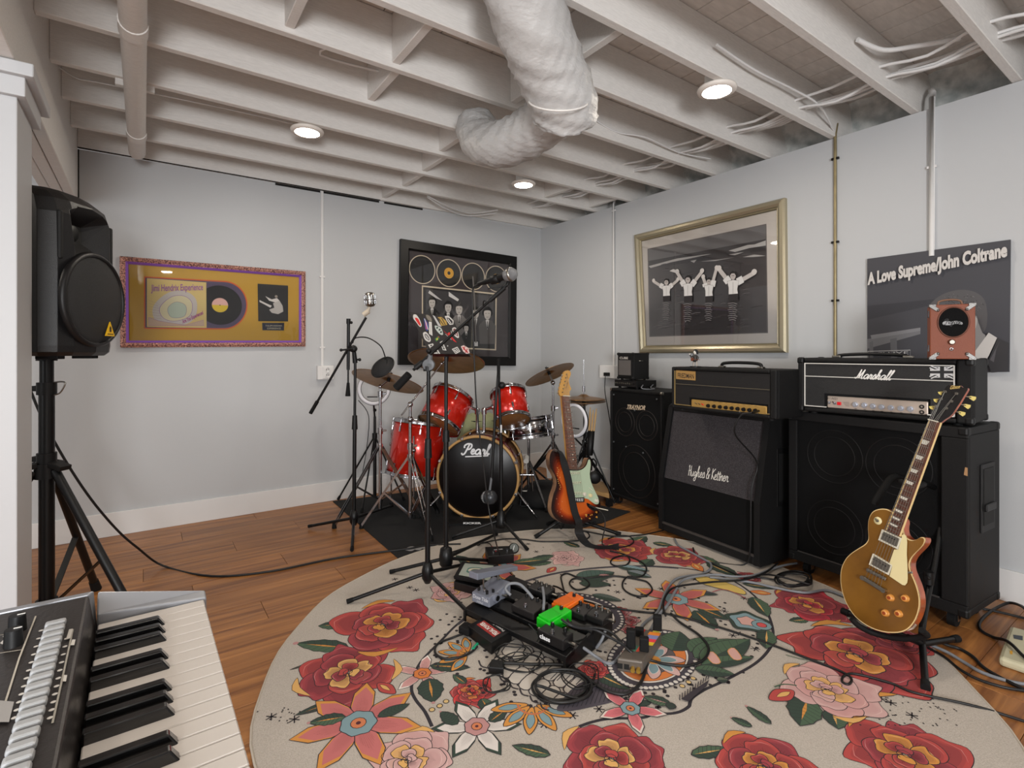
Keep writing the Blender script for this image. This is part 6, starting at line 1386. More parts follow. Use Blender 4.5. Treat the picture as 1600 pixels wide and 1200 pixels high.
# gold guitar
p0 = P(1391, 988, 1.98); gn = (RT * 0 + V((-math.cos(.2), .10, math.sin(.2)))).normalized()
GP = lambda x, y, o=0: PL(x, y, p0, gn) + gn * o
t = thing('electric_guitar', 'gold-topped electric guitar with cream pickguard leaning on a black stand', 'guitar', GP(1391, 988)); LP = t
goldtop = mat('gold_top', (138, 92, 30), .28, .55, coat=.5, col2=(160, 110, 38), var=.12, scale=6); mahog = mat('mahogany_red', (150, 62, 22), .3, coat=.5, col2=(186, 84, 34), var=.3, scale=14)
cream = mat('cream_plastic', (222, 208, 158), .4); binding = mat('cream_binding', (224, 196, 140), .4)
body = [(1395, 800), (1386, 795.5), (1376, 795), (1366, 798), (1360, 805), (1357, 815), (1356.5, 828), (1357, 842), (1352, 850), (1343, 856), (1331, 864), (1322, 873), (1315.5, 886), (1313.5, 900), (1314.5, 917), (1319, 934), (1326, 949), (1336, 963), (1349, 974), (1363, 982), (1378, 987), (1393, 989), (1408, 988), (1419, 983), (1428, 973), (1434, 960), (1437, 945), (1436, 930), (1432, 915), (1427, 902), (1423, 892), (1421.5, 882), (1424, 873), (1430, 865), (1437, 858), (1443, 851), (1445.5, 844), (1444, 840), (1439, 839.5), (1432, 843), (1426, 844), (1419, 841.5), (1413, 835), (1411, 826), (1412, 814), (1405, 806)]
bq = smooth(gpoly(body, p0, gn), 3, True)
MB().slab(bq, -gn * .048, 0, 0, True).build('body', mahog, t)
MB().slab([p + gn * .001 for p in bq], -gn * .008, 0, 0, True).build('binding', binding, t)
ctr = sum(bq, V()) / len(bq)
MB().slab([p + (ctr - p).normalized() * .004 + gn * .003 for p in bq], -gn * .004).build('carved_top', goldtop, t, bev=.0015)
m2 = lambda q, o, th, mt_, nm, bev=.001, par=t, **k: MB().slab(gpoly(q, p0 + gn * o, gn), -gn * th).build(nm, mt_, par, bev=bev, **k)
LZ = lambda l: [(1330 + x / 5.22, 770 + y / 5.22) for x, y in l]
m2(LZ([(412, 345), (432, 338), (448, 352), (455, 400), (452, 500), (457, 600), (460, 700), (455, 735), (438, 755), (418, 752), (312, 680), (335, 598), (312, 570), (350, 462), (384, 462), (412, 372)]), .010, .002, cream, 'pickguard')
ivory = mat('aged_white_plastic', (214, 208, 190), .4); nk = nickel
for nm, q, q2 in (('neck_pickup', [(250, 298), (412, 370), (380, 462), (220, 385)], [(265, 318), (390, 374), (368, 440), (242, 378)]), ('bridge_pickup', [(175, 495), (335, 590), (305, 672), (143, 585)], [(190, 518), (318, 592), (294, 652), (166, 584)])):
    o = m2(LZ(q), .011, .01, ivory, nm, label='pickup ring with nickel cover'); m2(LZ(q2), .016, .01, nk, 'pickup_cover', .0015, o)
    (ax_, ay_), (bx_, by_), (cx_, cy_) = q2[3], q2[2], q2[0]
    for k in range(6):
        u = .12 + k * .152; x = cx_ + (q2[1][0] - cx_) * u; y = cy_ + (q2[1][1] - cy_) * u; x += (ax_ - cx_) * .22; y += (ay_ - cy_) * .22
        c = GP(*LZ([(x, y)])[0]); MB().cyl(c + gn * .016, c + gn * .0172, .0022, n=8).build('pole_piece', black_metal, o)
def gbar(a, b, o0, o1, wd, mt_, nm, par=t, **k):
    A_, B_ = GP(*LZ([a])[0]), GP(*LZ([b])[0]); return MB().bar(A_ + gn * (o0 + o1) / 2, B_ + gn * (o0 + o1) / 2, wd, o1 - o0, gn).build(nm, mt_, par, bev=.0025, **k)
br = gbar((140, 625), (300, 706), .006, .018, .013, nk, 'bridge')
for k in range(6): c = GP(*LZ([(160 + 24 * k, 634 + 12.3 * k)])[0]); MB().cyl(c + gn * .017, c + gn * .021, .0028, n=8).build('saddle', nk, br)
gbar((108, 690), (285, 800), .008, .02, .016, nk, 'tailpiece')
for a in ((112, 694), (282, 797)): c = GP(*LZ([a])[0]); MB().cyl(c + gn * .003, c + gn * .023, .0085, n=14).build('tailpiece_stud', nk, t)
amber = mat('amber_knob', (206, 140, 66), .25, coat=.6)
for a in ((325, 855), (447, 860), (285, 980), (393, 985)):
    c = GP(*LZ([a])[0]); o = MB().lathe([(.0135, 0), (.0135, .003), (.011, .013), (.0095, .015), (.0005, .015)], c + gn * .003, gn, n=24).build('control_knob', amber, t)
    MB().cyl(c + gn * .018, c + gn * .0186, .0062, n=16).build('knob_insert', mat('copper_insert', (176, 84, 44), .3, .5), o)
c = GP(*LZ([(220, 228)])[0]); o = MB().lathe([(.004, .003), (.0145, .003), (.015, .001)], c + gn * .001, gn, n=24).build('switch_washer', cream, t); MB().cyl(c + gn * .003, c + gn * .008, .006, n=12).cyl(c + gn * .008, c + gn * .02 + V((0, 0, .006)), .0025, .004, n=10).build('toggle_switch', nk, o)
gbar((462, 650), (505, 650), .0, .006, .008, nk, 'pickguard_bracket')
# neck
NL, NR_ = (1452.5, 656), (1470, 660.4); BL, BR_ = (1384.6, 828.5), (1405.5, 838)
m2([NL, NR_, BR_, BL], .0135, .012, mahog, 'neck'); fbm = mat('rosewood', (74, 42, 32), .45, bump=.1, scale=60, col2=(100, 60, 46))
fbq = [NL, NR_, BR_, BL]; m2([(1451.8, 656), (1471.3, 660.6), (1407, 838.5), (1383.6, 828.3)], .0150, .0055, binding, 'neck_binding'); fb_ = m2([(1453.2, 656), (1469.2, 660.2), (1404.6, 838), (1385.6, 828.6)], .0158, .005, fbm, 'fretboard', label='dark rosewood fretboard')
a0, a1 = (GP(*NL) + GP(*NR_)) / 2, (GP(*BL) + GP(*BR_)) / 2; Lf = (a1 - a0).length; SCL = Lf / (1 - 2 ** (-21.3 / 12))
def fpos(n): return SCL * (1 - 2 ** (-n / 12)) / Lf
eL0, eR0, eL1, eR1 = GP(1453.2, 656), GP(1469.2, 660.2), GP(1385.6, 828.6), GP(1404.6, 838)
for n in range(0, 22):
    u = fpos(n); a, b = eL0.lerp(eL1, u), eR0.lerp(eR1, u); MB().bar(a + gn * .0168, b + gn * .0168, .0022 if n else .004, .0018 if n else .004, gn).build('fret' if n else 'nut', nickel if n else ivory, fb_)
pearl = mat('pearl_inlay', (216, 212, 200), .3)
for n in (3, 5, 7, 9, 12, 15, 17, 19):
    u = (fpos(n) * .5 + fpos(n - 1) * .5); hu = (fpos(n) - fpos(n - 1)) * .26; q = []
    for uu, s in ((u - hu, .16), (u - hu, .84), (u + hu, .74), (u + hu, .26)): q.append(eL0.lerp(eL1, uu).lerp(eR0.lerp(eR1, uu), s) + gn * .0164)
    MB().slab(q, -gn * .001).build('inlay', pearl, fb_)
HS = [(1452.5, 656), (1458, 642), (1466, 625), (1478.5, 604), (1482.5, 601.2), (1487, 604), (1493, 601.5), (1500, 602), (1504, 605.5), (1512, 606.3), (1512, 609), (1500, 629), (1488, 647), (1483, 651.5), (1477, 655), (1470, 660.4)]
hs = m2(HS, .014, .015, mahog, 'headstock', .001); m2([(x + .0, y) for x, y in HS], .0150, .001, mat('headstock_black', (18, 16, 16), .2, coat=.5), 'headstock_face', 0, hs)
A = Art(lambda x, y: GP(x, y), gn, .0155, .00003); text(A, 'Gibson', (1487, 609.5), (1502.5, 608), (1488.5, 603.5), (196, 166, 96), shear=.3, bold=.02); A.build('headstock_logo', hs)
tn = mat('ivoroid_button', (214, 196, 112), .35)
for (x, y), (x2, y2), s in (((1480, 613), (1472.5, 614), -1), ((1473.5, 624.5), (1465.5, 625.5), -1), ((1466, 635.5), (1458.5, 636.5), -1), ((1498, 616), (1517, 621), 1), ((1490, 628), (1508.5, 633.5), 1), ((1482, 639), (1500.5, 645), 1)):
    c = GP(x, y); o = MB().cyl(c + gn * .014, c + gn * .018, .005, n=12).cyl(c + gn * .018, c + gn * .026, .003, n=8).build('tuner_post', nickel, hs)
    b = GP(x2, y2, -.004 if s > 0 else .004); k = (b - GP(x + s * 6, y)).normalized(); MB().cyl(c + k * .012 + gn * .002, b, .0022, n=8).build('tuner_shaft', nickel, hs)
    e = k * .0095; f2 = gn.cross(k).normalized() * .0085; MB().slab([b - e, b - e * .4 + f2 * .6, b + e + f2, b + e * 1.3, b + e - f2, b - e * .4 - f2 * .6], -gn * .005).build('tuner_button', tn, hs, bev=.0015)
for k in range(6):
    u = .12 + k * .152; a = eL0.lerp(eR0, u) + gn * .019; b = GP(*LZ([(160 + 24 * k, 634 + 12.3 * k)])[0]) + gn * .0215; c = GP(*LZ([(130 + 25 * k, 706 + 14.8 * k)])[0]) + gn * .02
    pp = [(1466, 635.5), (1473.5, 624.5), (1480, 613), (1498, 616), (1490, 628), (1482, 639)][k]; MB().tube([GP(*pp, .021), a, b, c], .0007, 5).build('string', nickel, t)
m2([(1414, 981), (1430, 975), (1432, 977), (1427, 983), (1417, 986)], -.018, .003, ivory, 'jack_plate')
# its stand
t = thing('guitar_stand', 'black tubular guitar stand under the gold guitar', 'stand', G(1447, 1010))
bk_ = P(1462, 900, 2.16); yk = GP(1427, 757, -.03)
f1, f2_, f3 = G(1446, 1072, .02), G(1320, 956, .02), G(1494, 998, .02); hub = G(1441, 1006, .055)
MB().tube(smooth([hub, hub + V((0, 0, .06)), P(1450, 930, 2.1), P(1466, 850, 2.22), P(1471, 790, 2.27), P(1464, 766, 2.27), P(1450, 757, 2.22), P(1436, 756, 2.12)], 6), .0115, 10).build('upright_tube', black_metal, t)
MB().tube(smooth([P(1408, 752, 2.06), P(1415, 757, 2.03), P(1430, 760, 2.02), P(1443, 757, 2.08)], 5), .011, 10).build('neck_yoke', black_rubber, t)
MB().tube(smooth([P(1400, 745, 2.26), P(1390, 750, 2.22), P(1372, 776, 2.2), P(1366, 788, 2.2)], 5), .014, 10).build('back_support_arm', black_rubber, t)
MB().tube(smooth([P(1466, 768, 2.27), P(1440, 752, 2.28), P(1400, 745, 2.26)], 5), .008, 8).build('support_bar', black_metal, t)
for f in (f1, f2_, f3): leg(t, hub, f, .0115, black_metal, black_rubber, .015, .035)
c1, c2_ = GP(1375, 993, -.06), GP(1440, 990, -.06); cA = GP(1352, 984, .03); cB_ = GP(1428, 990, .03)
MB().tube(smooth([GP(1338, 966, .035), GP(1345, 978, .012), GP(1362, 991, -.03), GP(1400, 999, -.045), GP(1438, 995, -.04), GP(1444, 988, 0), GP(1444, 984, .02)], 6), .011, 10).build('cradle', black_rubber, t)
MB().cyl(GP(1410, 997, -.045), hub, .012, n=12).build('cradle_post', black_metal, t)
MB().cyl(P(1447, 903, 2.1), P(1456, 903, 2.12), .008, n=8).cyl(P(1451, 893, 2.12), P(1451, 912, 2.12), .018, n=12).build('height_collar', black_plastic, t)
# sunburst guitar
p0 = P(895, 815, 3.22); gn = (-FW * math.cos(.48) + RT * math.sin(.48)); gn = (gn * math.cos(.13) + UP * math.sin(.13)).normalized()
GP = lambda x, y, o=0: PL(x, y, p0, gn) + gn * o
t = thing('electric_guitar', 'worn sunburst electric guitar with mint pickguard and maple headstock', 'guitar', GP(895, 817)); ST = t
body = [(866, 702.5), (862, 705), (859, 713), (858.7, 722), (861, 732), (866, 741), (869.5, 751), (868.5, 762), (864.5, 773), (862, 785), (861.5, 797), (865, 806), (872, 813), (882, 818), (895, 819.5), (908, 818.5), (921, 815), (931, 808), (937.5, 798), (938.5, 788), (935, 777), (928, 765), (924, 753), (922.5, 742), (924, 731), (924.5, 722), (922, 716.5), (918.5, 716.5), (915.5, 724), (911, 730.5), (904, 733.5), (898, 734), (889, 733), (883.5, 727), (879.5, 717), (874.5, 709), (870.5, 704)]
bq = smooth(gpoly(body, p0, gn), 3, True); ctr = GP(897, 782)
worn = mat('worn_edge', (196, 150, 112), .5, col2=(60, 36, 30), var=.3, scale=9); 
MB().slab(bq, -gn * .044, 0, 1, True).build('body', [mat('dark_burst_edge', (34, 20, 18), .3, coat=.4), worn], t, bev=.004)
A = Art(lambda x, y: GP(x, y), gn, .0006, .00012, rough=.3)
cols = [(34, 20, 18), (44, 20, 16), (66, 24, 14), (96, 32, 14), (128, 44, 18), (156, 58, 22), (180, 76, 28), (196, 92, 34)]
for i, cc_ in enumerate(cols):
    k = 1 - .02 - i * .055; A.fill3([ctr + (p - ctr) * k for p in bq], ink(cc_, .25))
random.seed(31)
for k in range(24): x = random.uniform(895, 932); y = 814 - abs(x - 908) * .25 - random.uniform(0, 8); s = random.uniform(.8, 2.2); A.fill([(x - s, y), (x, y - s), (x + s, y - s * .3), (x + s * .6, y + s)], (206, 146, 62) if k % 2 else (30, 22, 24))
for k in range(12): x = 869 + random.uniform(-1, 3) + (k * .3); y = 730 + k * 3; A.fill([(x, y), (x + 1.4, y + .4), (x + 1.2, y + 2), (x, y + 1.4)], (196, 140, 70))
for k in range(8): x, y = random.uniform(868, 880), random.uniform(775, 806); A.fill([(x, y), (x + 1, y + .6), (x + .4, y + 1.6)], (206, 160, 120))
A.build('sunburst_finish', t)
mint = mat('mint_pickguard', (178, 196, 168), .4); m2 = lambda q, o, th, mt_, nm, bev=.0008, par=None, **k: MB().slab(gpoly(q, p0 + gn * o, gn), -gn * th).build(nm, mt_, par or t, bev=bev, **k)
pgq = [(882, 724.5), (885.5, 731), (890, 735), (904, 735.2), (912, 732), (917, 726), (919.5, 718.5), (922, 719), (923, 727), (921.5, 741), (923.5, 753), (928, 764), (933.5, 775), (936, 783), (934.5, 787.5), (929.5, 787.5), (923, 783), (918, 779.5), (908, 778.5), (897, 780.5), (894, 776), (891, 760), (887, 742)]
pg = MB().slab(smooth(gpoly(pgq, p0 + gn * .0042, gn), 2, True), -gn * .0025).build('pickguard', mint, t)
for x0, y0, x1, y1, in ((887, 739.5, 905, 738.8), (889.5, 755, 907, 753.8), (892.5, 770.5, 908.5, 770)):
    o = MB().bar(GP(x0, y0, .006), GP(x1, y1, .006), .018, .008, gn).build('pickup', mat('pickup_cover_mint', (196, 204, 176), .4), t, bev=.003)
    for k in range(6): c = GP(x0 + (x1 - x0) * (.1 + .16 * k), y0 + (y1 - y0) * (.1 + .16 * k), .0105); MB().cyl(c - gn * .001, c + gn * .001, .0025, n=8).build('pole_piece', mat('brown_pole', (110, 84, 50), .4, .4), o)
for c in ((912, 772, 0), (921.5, 774, 1), (931, 782, 0)): o = GP(c[0], c[1]); MB().lathe([(.013, 0), (.011, .012), (.009, .013), (.0005, .013)], o + gn * .004, gn, n=18).build('control_knob', mat('cream_knob', (222, 208, 160), .4) if c[2] else ivory, t)
MB().cyl(GP(920, 762, .004), GP(924, 766, .016), .002, n=8).build('selector_switch', ivory, t)
MB().bar(GP(895, 781.5, .006), GP(912, 780.5, .006), .03, .006, gn).build('bridge', nickel, t, bev=.001)
for k in range(6): MB().bar(GP(896.5 + 2.7 * k, 778.6, .011), GP(896.5 + 2.6 * k, 783, .011), .007, .004, gn).build('saddle', chrome, t)
MB().slab(smooth([GP(916, 786, .004), GP(920, 787, .004), GP(928, 792, .004), GP(931, 797, .004), GP(926, 798, .004), GP(918, 792, .004)], 3, True), -gn * .004).build('jack_plate', chrome, t)
maple = mat('aged_maple', (206, 158, 84), .35, coat=.4, col2=(190, 138, 66), var=.1, scale=8)
NLs, NRs, BLs, BRs = (877.8, 618.6), (889.2, 619), (888.2, 733.5), (902.5, 733)
m2([NLs, NRs, BRs, BLs], .009, .022, maple, 'neck'); fb_ = m2([NLs, NRs, BRs, BLs], .0135, .005, mat('worn_rosewood', (116, 76, 58), .5, bump=.1, scale=60, col2=(92, 56, 44)), 'fretboard')
a0, a1 = (GP(*NLs) + GP(*NRs)) / 2, (GP(*BLs) + GP(*BRs)) / 2; Lf = (a1 - a0).length; SCL = Lf / (1 - 2 ** (-21.3 / 12))
eL0, eR0, eL1, eR1 = GP(*NLs), GP(*NRs), GP(*BLs), GP(*BRs)
for n in range(0, 22):
    u = fpos(n); a, b = eL0.lerp(eL1, u), eR0.lerp(eR1, u); MB().bar(a + gn * .0145, b + gn * .0145, .0032 if n else .005, .0018 if n else .003, gn).build('fret' if n else 'nut', nickel if n else ivory, fb_)
for n in (3, 5, 7, 9, 12, 15, 17): u = (fpos(n) + fpos(n - 1)) / 2; c = eL0.lerp(eL1, u).lerp(eR0.lerp(eR1, u), .5); MB().cyl(c + gn * .013, c + gn * .0143, .0035, n=10).build('inlay', ivory, fb_)
HS = [(877.5, 619), (874.5, 617), (873.2, 613), (874.5, 604), (878, 592), (880.5, 583.5), (883, 580), (887.5, 578.5), (891, 580.5), (892, 584.5), (890.5, 589), (888.8, 594), (889.5, 600), (891.8, 605.5), (892.5, 608.5), (890, 612), (889.5, 619)]
hs = MB().slab(smooth(gpoly(HS, p0 + gn * .006, gn), 2, True), -gn * .014).build('headstock', maple, t, bev=.001)
for k in range(6):
    x, y = 876 + 1.3 * k, 613 - 5.6 * k; c = GP(x + 1.5, y, .006); MB().cyl(c, c + gn * .01, .0035, n=8).build('tuner_post', nickel, hs); MB().cyl(GP(x - 1, y + .5, 0), GP(x - 3.5, y + 1, 0), .002, n=6).ball(GP(x - 4.5, y + 1.2, 0), .007, 8, 0, (1, 1, .7)).build('tuner_button', nickel, hs)
    a = eL0.lerp(eR0, .1 + .16 * k) + gn * .0165; MB().tube([c + gn * .006, a, GP(897 + 2.6 * k, 779.5, .014)], .0006, 4).build('string', nickel, t)
A = Art(lambda x, y: GP(x, y), gn, .0068, .00003); A.line([(885, 586), (887, 592)], .003, (120, 90, 40)); text(A, 'Fender', (884.5, 608), (887.5, 596), (882.5, 607), (110, 80, 40), shear=.2); A.build('headstock_logo', hs)
# strap
st = thing('guitar_strap', 'wide black strap hanging across the sunburst guitar down to the rug', 'strap', G(930, 852))
cl = [GP(868, 704, .012), GP(872, 707, .03), GP(878, 722, .022), GP(884, 745, .024), GP(889, 772, .024), GP(895, 800, .024), GP(900, 815, .03), P(905, 832, 3.08), G(915, 848, .035), G(932, 857, .018), G(950, 858, .014), G(967, 855, .03)]
wv = [V(GP(876, 704) - GP(870, 705)).normalized() * .012] * 2 + [(GP(888, 740) - GP(878, 742)).normalized() * .024] * 5 + [CV(1, 0, -.1) * .026, CV(.8, .3, -.5).normalized() * .028, CV(0, .85, -.5).normalized() * .028, CV(-.1, .9, -.4).normalized() * .028, CV(-.1, .95, -.3).normalized() * .028]
cq, wq = smooth(cl, 6), smooth(wv, 6); mb = MB(); L = len(cq); v0 = []
for i in range(L):
    tn_ = (cq[min(i + 1, L - 1)] - cq[max(0, i - 1)]).normalized(); nm = tn_.cross(wq[i]).normalized() * .0015
    for s, o in ((-1, -1), (1, -1), (1, 1), (-1, 1)): 
        p = cq[i] + wq[i] * s + nm * o; p.z = max(p.z, RUGZ + .001); v0.append(p)
mb.add(v0, [(4 * i + k, 4 * i + (k + 1) % 4, 4 * i + 4 + (k + 1) % 4, 4 * i + 4 + k) for i in range(L - 1) for k in range(4)] + [(0, 1, 2, 3), tuple(4 * (L - 1) + k for k in range(4))], 0)
mb.build('webbing', mat('strap_webbing', (22, 22, 23), .8, bump=.4, scale=200), st)
MB().cyl(GP(867, 704, -.01), GP(867, 704, .02), .008, n=10).build('strap_button', nickel, st)
# its stand
t = thing('guitar_stand', 'black guitar stand with two long feet under the sunburst guitar', 'stand', G(900, 850))
hub = GP(898, 822, -.09); hub.z = .13
hub = V((hub.x, hub.y, .13))
MB().tube(smooth([hub, hub + V((0, 0, .2)) - gn * .03, GP(895, 740, -.10), GP(896, 722, -.10)], 6), .0105, 10).build('upright_tube', black_metal, t)
leg(t, hub, G(838, 838, .02), .0115, black_metal, black_rubber, .014, .035); leg(t, hub, G(967, 834, .02), .0115, black_metal, black_rubber, .014, .035)
bk2 = hub - gn * .22; leg(t, hub, V((bk2.x, bk2.y, .02)), .0105, black_metal, black_rubber, .014, .035)
MB().tube(smooth([GP(872, 818, .02), GP(874, 822, 0), GP(885, 826, -.05), hub, GP(912, 824, -.05), GP(925, 819, 0), GP(926, 815, .025)], 5), .009, 10).build('cradle', black_rubber, t)
MB().tube(smooth([GP(874, 706, -.09), GP(880, 718, -.075), GP(905, 722, -.075), GP(914, 712, -.09)], 5), .008, 8).build('back_support', black_rubber, t)
MB().cyl(GP(895, 722, -.10), GP(896, 720, -.08), .01, n=8).build('support_joint', black_plastic, t)
jc = thing('guitar_cable', 'black cable from the sunburst guitar jack looping down onto the rug', 'cable', GP(924, 793))
MB().cyl(GP(920, 789, .008), GP(930, 795.5, .03), .006, n=8).build('plug', mat('dark_plug', (40, 40, 42), .3, .5), jc)
MB().cyl(GP(933, 794.5, .012), GP(945, 796, .03), .003, n=8).build('tremolo_arm', ivory, jc) if 0 else MB().cyl(GP(926, 792, .012), GP(944, 796, .04), .003, n=8).build('tremolo_arm', ivory, ST)
MB().tube(smooth([GP(930, 795.5, .03), P(939, 800, 3.12), P(945, 810, 3.1), P(945, 825, 3.08), P(942, 838, 3.06), G(941, 846, .03), G(943, 852, .02), G(960, 855, .016), G(981, 853, .014), G(990, 846, .014), G(983, 838, .014), G(965, 837, .013), G(950, 842, .013)], 6), .0035, 8).build('cord', cable_black, jc)
# ---------------------------------------------------------------- PA speaker on tripod
dP = 2.12
bp = P(73, 930, dP); base = V((bp.x, bp.y, 0)); PX = base
t = thing('speaker_stand', 'tall black tripod speaker stand beside the white post', 'stand', base)
zc = P(73, 735, dP).z; zb = P(73, 948, dP).z
MB().cyl(V((base.x, base.y, zb)), V((base.x, base.y, P(73, 600, dP).z)), .026, n=20).build('lower_tube', black_metal, t)
MB().cyl(V((base.x, base.y, P(73, 600, dP).z)), V((base.x, base.y, P(73, 553, dP).z)), .023, n=20).build('upper_tube', black_metal, t)
for y in (607, 717):
    z = P(73, y, dP).z; o = MB().cyl(V((base.x, base.y, z - .025)), V((base.x, base.y, z + .025)), .033, n=20).build('collar', black_plastic, t); MB().bar(V((base.x, base.y, z)) - RT * .055, V((base.x, base.y, z)) + RT * .0, .025, .022).build('collar_clamp', black_plastic, o, bev=.003)
z = P(73, 598, dP).z; MB().tube(smooth([V((base.x, base.y, z)) + RT * .02, V((base.x, base.y, z + .004)) + RT * .06, V((base.x, base.y, z - .004)) + RT * .075, V((base.x, base.y, z - .04)) + RT * .055, V((base.x, base.y, z - .05)) + RT * .03], 5), .003, 6).build('safety_pin', nickel, t)
MB().cyl(V((base.x, base.y, zc - .03)), V((base.x, base.y, zc + .03)), .04, n=20).build('leg_hub', black_plastic, t, bev=.004)
MB().cyl(V((base.x, base.y, zb - .012)), V((base.x, base.y, zb + .03)), .036, n=20).build('lower_hub', black_plastic, t, bev=.004)
for k, ang in enumerate((0.25, 2.35, 4.45)):
    d = (RT * math.cos(ang - .45) + FW * math.sin(ang - .45)); a = V((base.x, base.y, zc)) + d * .04; f = base + d * .46 + V((0, 0, .02))
    if k == 0: f = P(232, 1003, 2.05); f = G(232, 1003, .03); d = V((f.x - base.x, f.y - base.y, 0)).normalized(); a = V((base.x, base.y, zc)) + d * .04
    o = leg(t, a, f, .0165, black_metal, black_rubber, .022, .06); mid = a + (f - a) * .52
    MB().bar(V((base.x, base.y, zb + .01)) + d * .03, mid, .024, .005).build('brace', black_metal, t)
    MB().bar(a - d * .01 + V((0, 0, .028)), a + d * .05 + V((0, 0, .012)), .05, .02).build('leg_bracket', black_plastic, t, bev=.003)
# speaker cabinet
spn = CV(.99, 0, .13).normalized(); sxx = UP.cross(spn).normalized()   # local: x right of front as seen, y depth, z up
zt, zb_ = P(73, 306, dP).z, P(73, 556, dP).z
c = base + V((0, 0, zb_)); M = Matrix((sxx, -spn, UP)).transposed().to_4x4(); M.translation = c
# x: right as seen from the front is -(UP x n)?
t = thing('loudspeaker', 'big black moulded loudspeaker with yellow triangle badge on the tripod', 'speaker', M=M)
hS = zt - zb_; wS = .188; dS_ = .165
pa = mat('moulded_black', (20, 19, 20), .42, bump=.25, scale=300, spec=.4)
m = MB(M)
prof = [(-wS, -dS_ + .07), (-wS + .03, -dS_ + .02), (-wS + .08, -dS_ - .005), (0, -dS_ - .02), (wS - .08, -dS_ - .005), (wS - .03, -dS_ + .02), (wS, -dS_ + .07), (wS - .05, dS_ - .02), (wS - .09, dS_), (-wS + .09, dS_), (-wS + .05, dS_ - .02)]
m.prism(prof, .015, hS - .05); 
b = MB(M); n_ = len(prof); lay = []
for zz, k in ((0, .9), (.015, .985), (.04, 1), (hS * .5, 1.01), (hS - .1, 1), (hS - .045, .97), (hS - .015, .9), (hS, .8)): lay.append([(x * k, y * k + (.035 if zz > hS - .02 else .012 if zz > hS - .05 else 0), zz) for x, y in prof])
v0 = [p for l in lay for p in l]; fs = [(i * n_ + k, i * n_ + (k + 1) % n_, (i + 1) * n_ + (k + 1) % n_, (i + 1) * n_ + k) for i in range(len(lay) - 1) for k in range(n_)]
b.add(v0, fs + [tuple(reversed(range(n_))), tuple((len(lay) - 1) * n_ + k for k in range(n_))], 0); cab_ = b.build('cabinet', pa, t)
hq = [(-.105, hS * .60), (.105, hS * .60), (.135, hS * .89), (.085, hS * .93), (-.085, hS * .93), (-.135, hS * .89)]
inn = [(-.05, hS * .72), (.05, hS * .72), (.05, hS * .79), (.045, hS * .82), (-.045, hS * .82), (-.05, hS * .79)]
def frus(k, y0, y1, y2):
    b = MB(M); b.add([(x * k, y0, z) for x, z in hq] + [(x * k, y1, z) for x, z in hq] + [(x * k, y2, z) for x, z in inn], [(j, (j + 1) % 6, 6 + (j + 1) % 6, 6 + j) for j in range(6)] + [(6 + j, 6 + (j + 1) % 6, 12 + (j + 1) % 6, 12 + j) for j in range(6)] + [tuple(range(12, 18)), tuple(reversed(range(6)))], 0); return b
cut = frus(1, -dS_ - .06, -dS_ - .012, -dS_ + .07).build('cutter', pa, t)
import bmesh as _bm
for oo in (cab_, cut):
    q_ = _bm.new(); q_.from_mesh(oo.data); _bm.ops.recalc_face_normals(q_, faces=q_.faces); q_.to_mesh(oo.data); q_.free()
md = cab_.modifiers.new('cut', 'BOOLEAN'); md.operation = 'DIFFERENCE'; md.object = cut; md.solver = 'EXACT'
bpy.context.view_layer.update()
nm_ = bpy.data.meshes.new_from_object(cab_.evaluated_get(bpy.context.evaluated_depsgraph_get()))
cab_.modifiers.clear(); cab_.data = nm_; bpy.data.objects.remove(cut)
bv_ = cab_.modifiers.new('bevel', 'BEVEL'); bv_.width = .007; bv_.segments = 2; bv_.limit_method = 'ANGLE'; bv_.angle_limit = .5
YF = -dS_ - .02
wz = hS * .335; wr = .178
b = MB(M).lathe([(.175, -.012), (.196, .0), (.192, .014), (.182, .02), (.175, .016)], (0, YF + .014, wz + .01), (0, -1, 0), n=48, closed=True).build('woofer_bezel', pa, t)
MB(M).lathe([(.0005, .034), (.06, .032), (.12, .026), (.16, .018), (.178, .01)], (0, YF + .014, wz + .01), (0, -1, 0), n=48).build('woofer_grille', mat('perforated_grille', (14, 14, 15), .5, bump=.8, scale=700), t)
b = MB(M); b.add([(x, -dS_ + .0685, z) for x, z in inn], [tuple(range(6))], 0); b.lathe([(.0005, .002), (.03, .004), (.034, .0)], (0, -dS_ + .068, hS * .77), (0, -1, 0), n=24).build('horn_throat', mat('horn_black', (8, 8, 8), .5), t)
for s in (-1, 1): MB(M).box(s * .150 - .010, s * .150 + .010, -dS_ + .008, -dS_ + .04, hS * .57, hS * .86).build('bass_port', mat('deep_black', (5, 5, 5), .7), t, bev=.008)
yb = YF - .02; tq = [(.025, wz - .135), (.085, wz - .135), (.055, wz - .075)]
MB(M).add([(x, yb, z) for x, z in tq] + [(x, yb + .004, z) for x, z in tq], [(0, 1, 2), (0, 3, 4, 1), (1, 4, 5, 2), (2, 5, 3, 0)]).build('triangle_badge', mat('yellow_badge', (226, 176, 20), .45), t, label='yellow triangle badge')
wp = lambda x, z: M @ V((x, yb - .0006, z)); A = Art(None, M.to_3x3() @ V((0, -1, 0)), .0003, .00003)
A.fill3([wp(.049, wz - .118), wp(.061, wz - .118), wp(.061, wz - .1), wp(.055, wz - .092), wp(.049, wz - .1)], (50, 36, 14)); A.fill3([wp(.036, wz - .129), wp(.074, wz - .129), wp(.074, wz - .125), wp(.036, wz - .125)], (60, 44, 16)); A.build('badge_mark', t)
for s in (-1, 1): MB(M).box(s * .1 - .02, s * .1 + .02, -.12, -.04, -.012, .002).build('rubber_foot', black_rubber, t, bev=.002)
MB(M).cyl((0, 0, -.02), (0, 0, .01), .034, n=20).build('pole_socket', black_plastic, t)
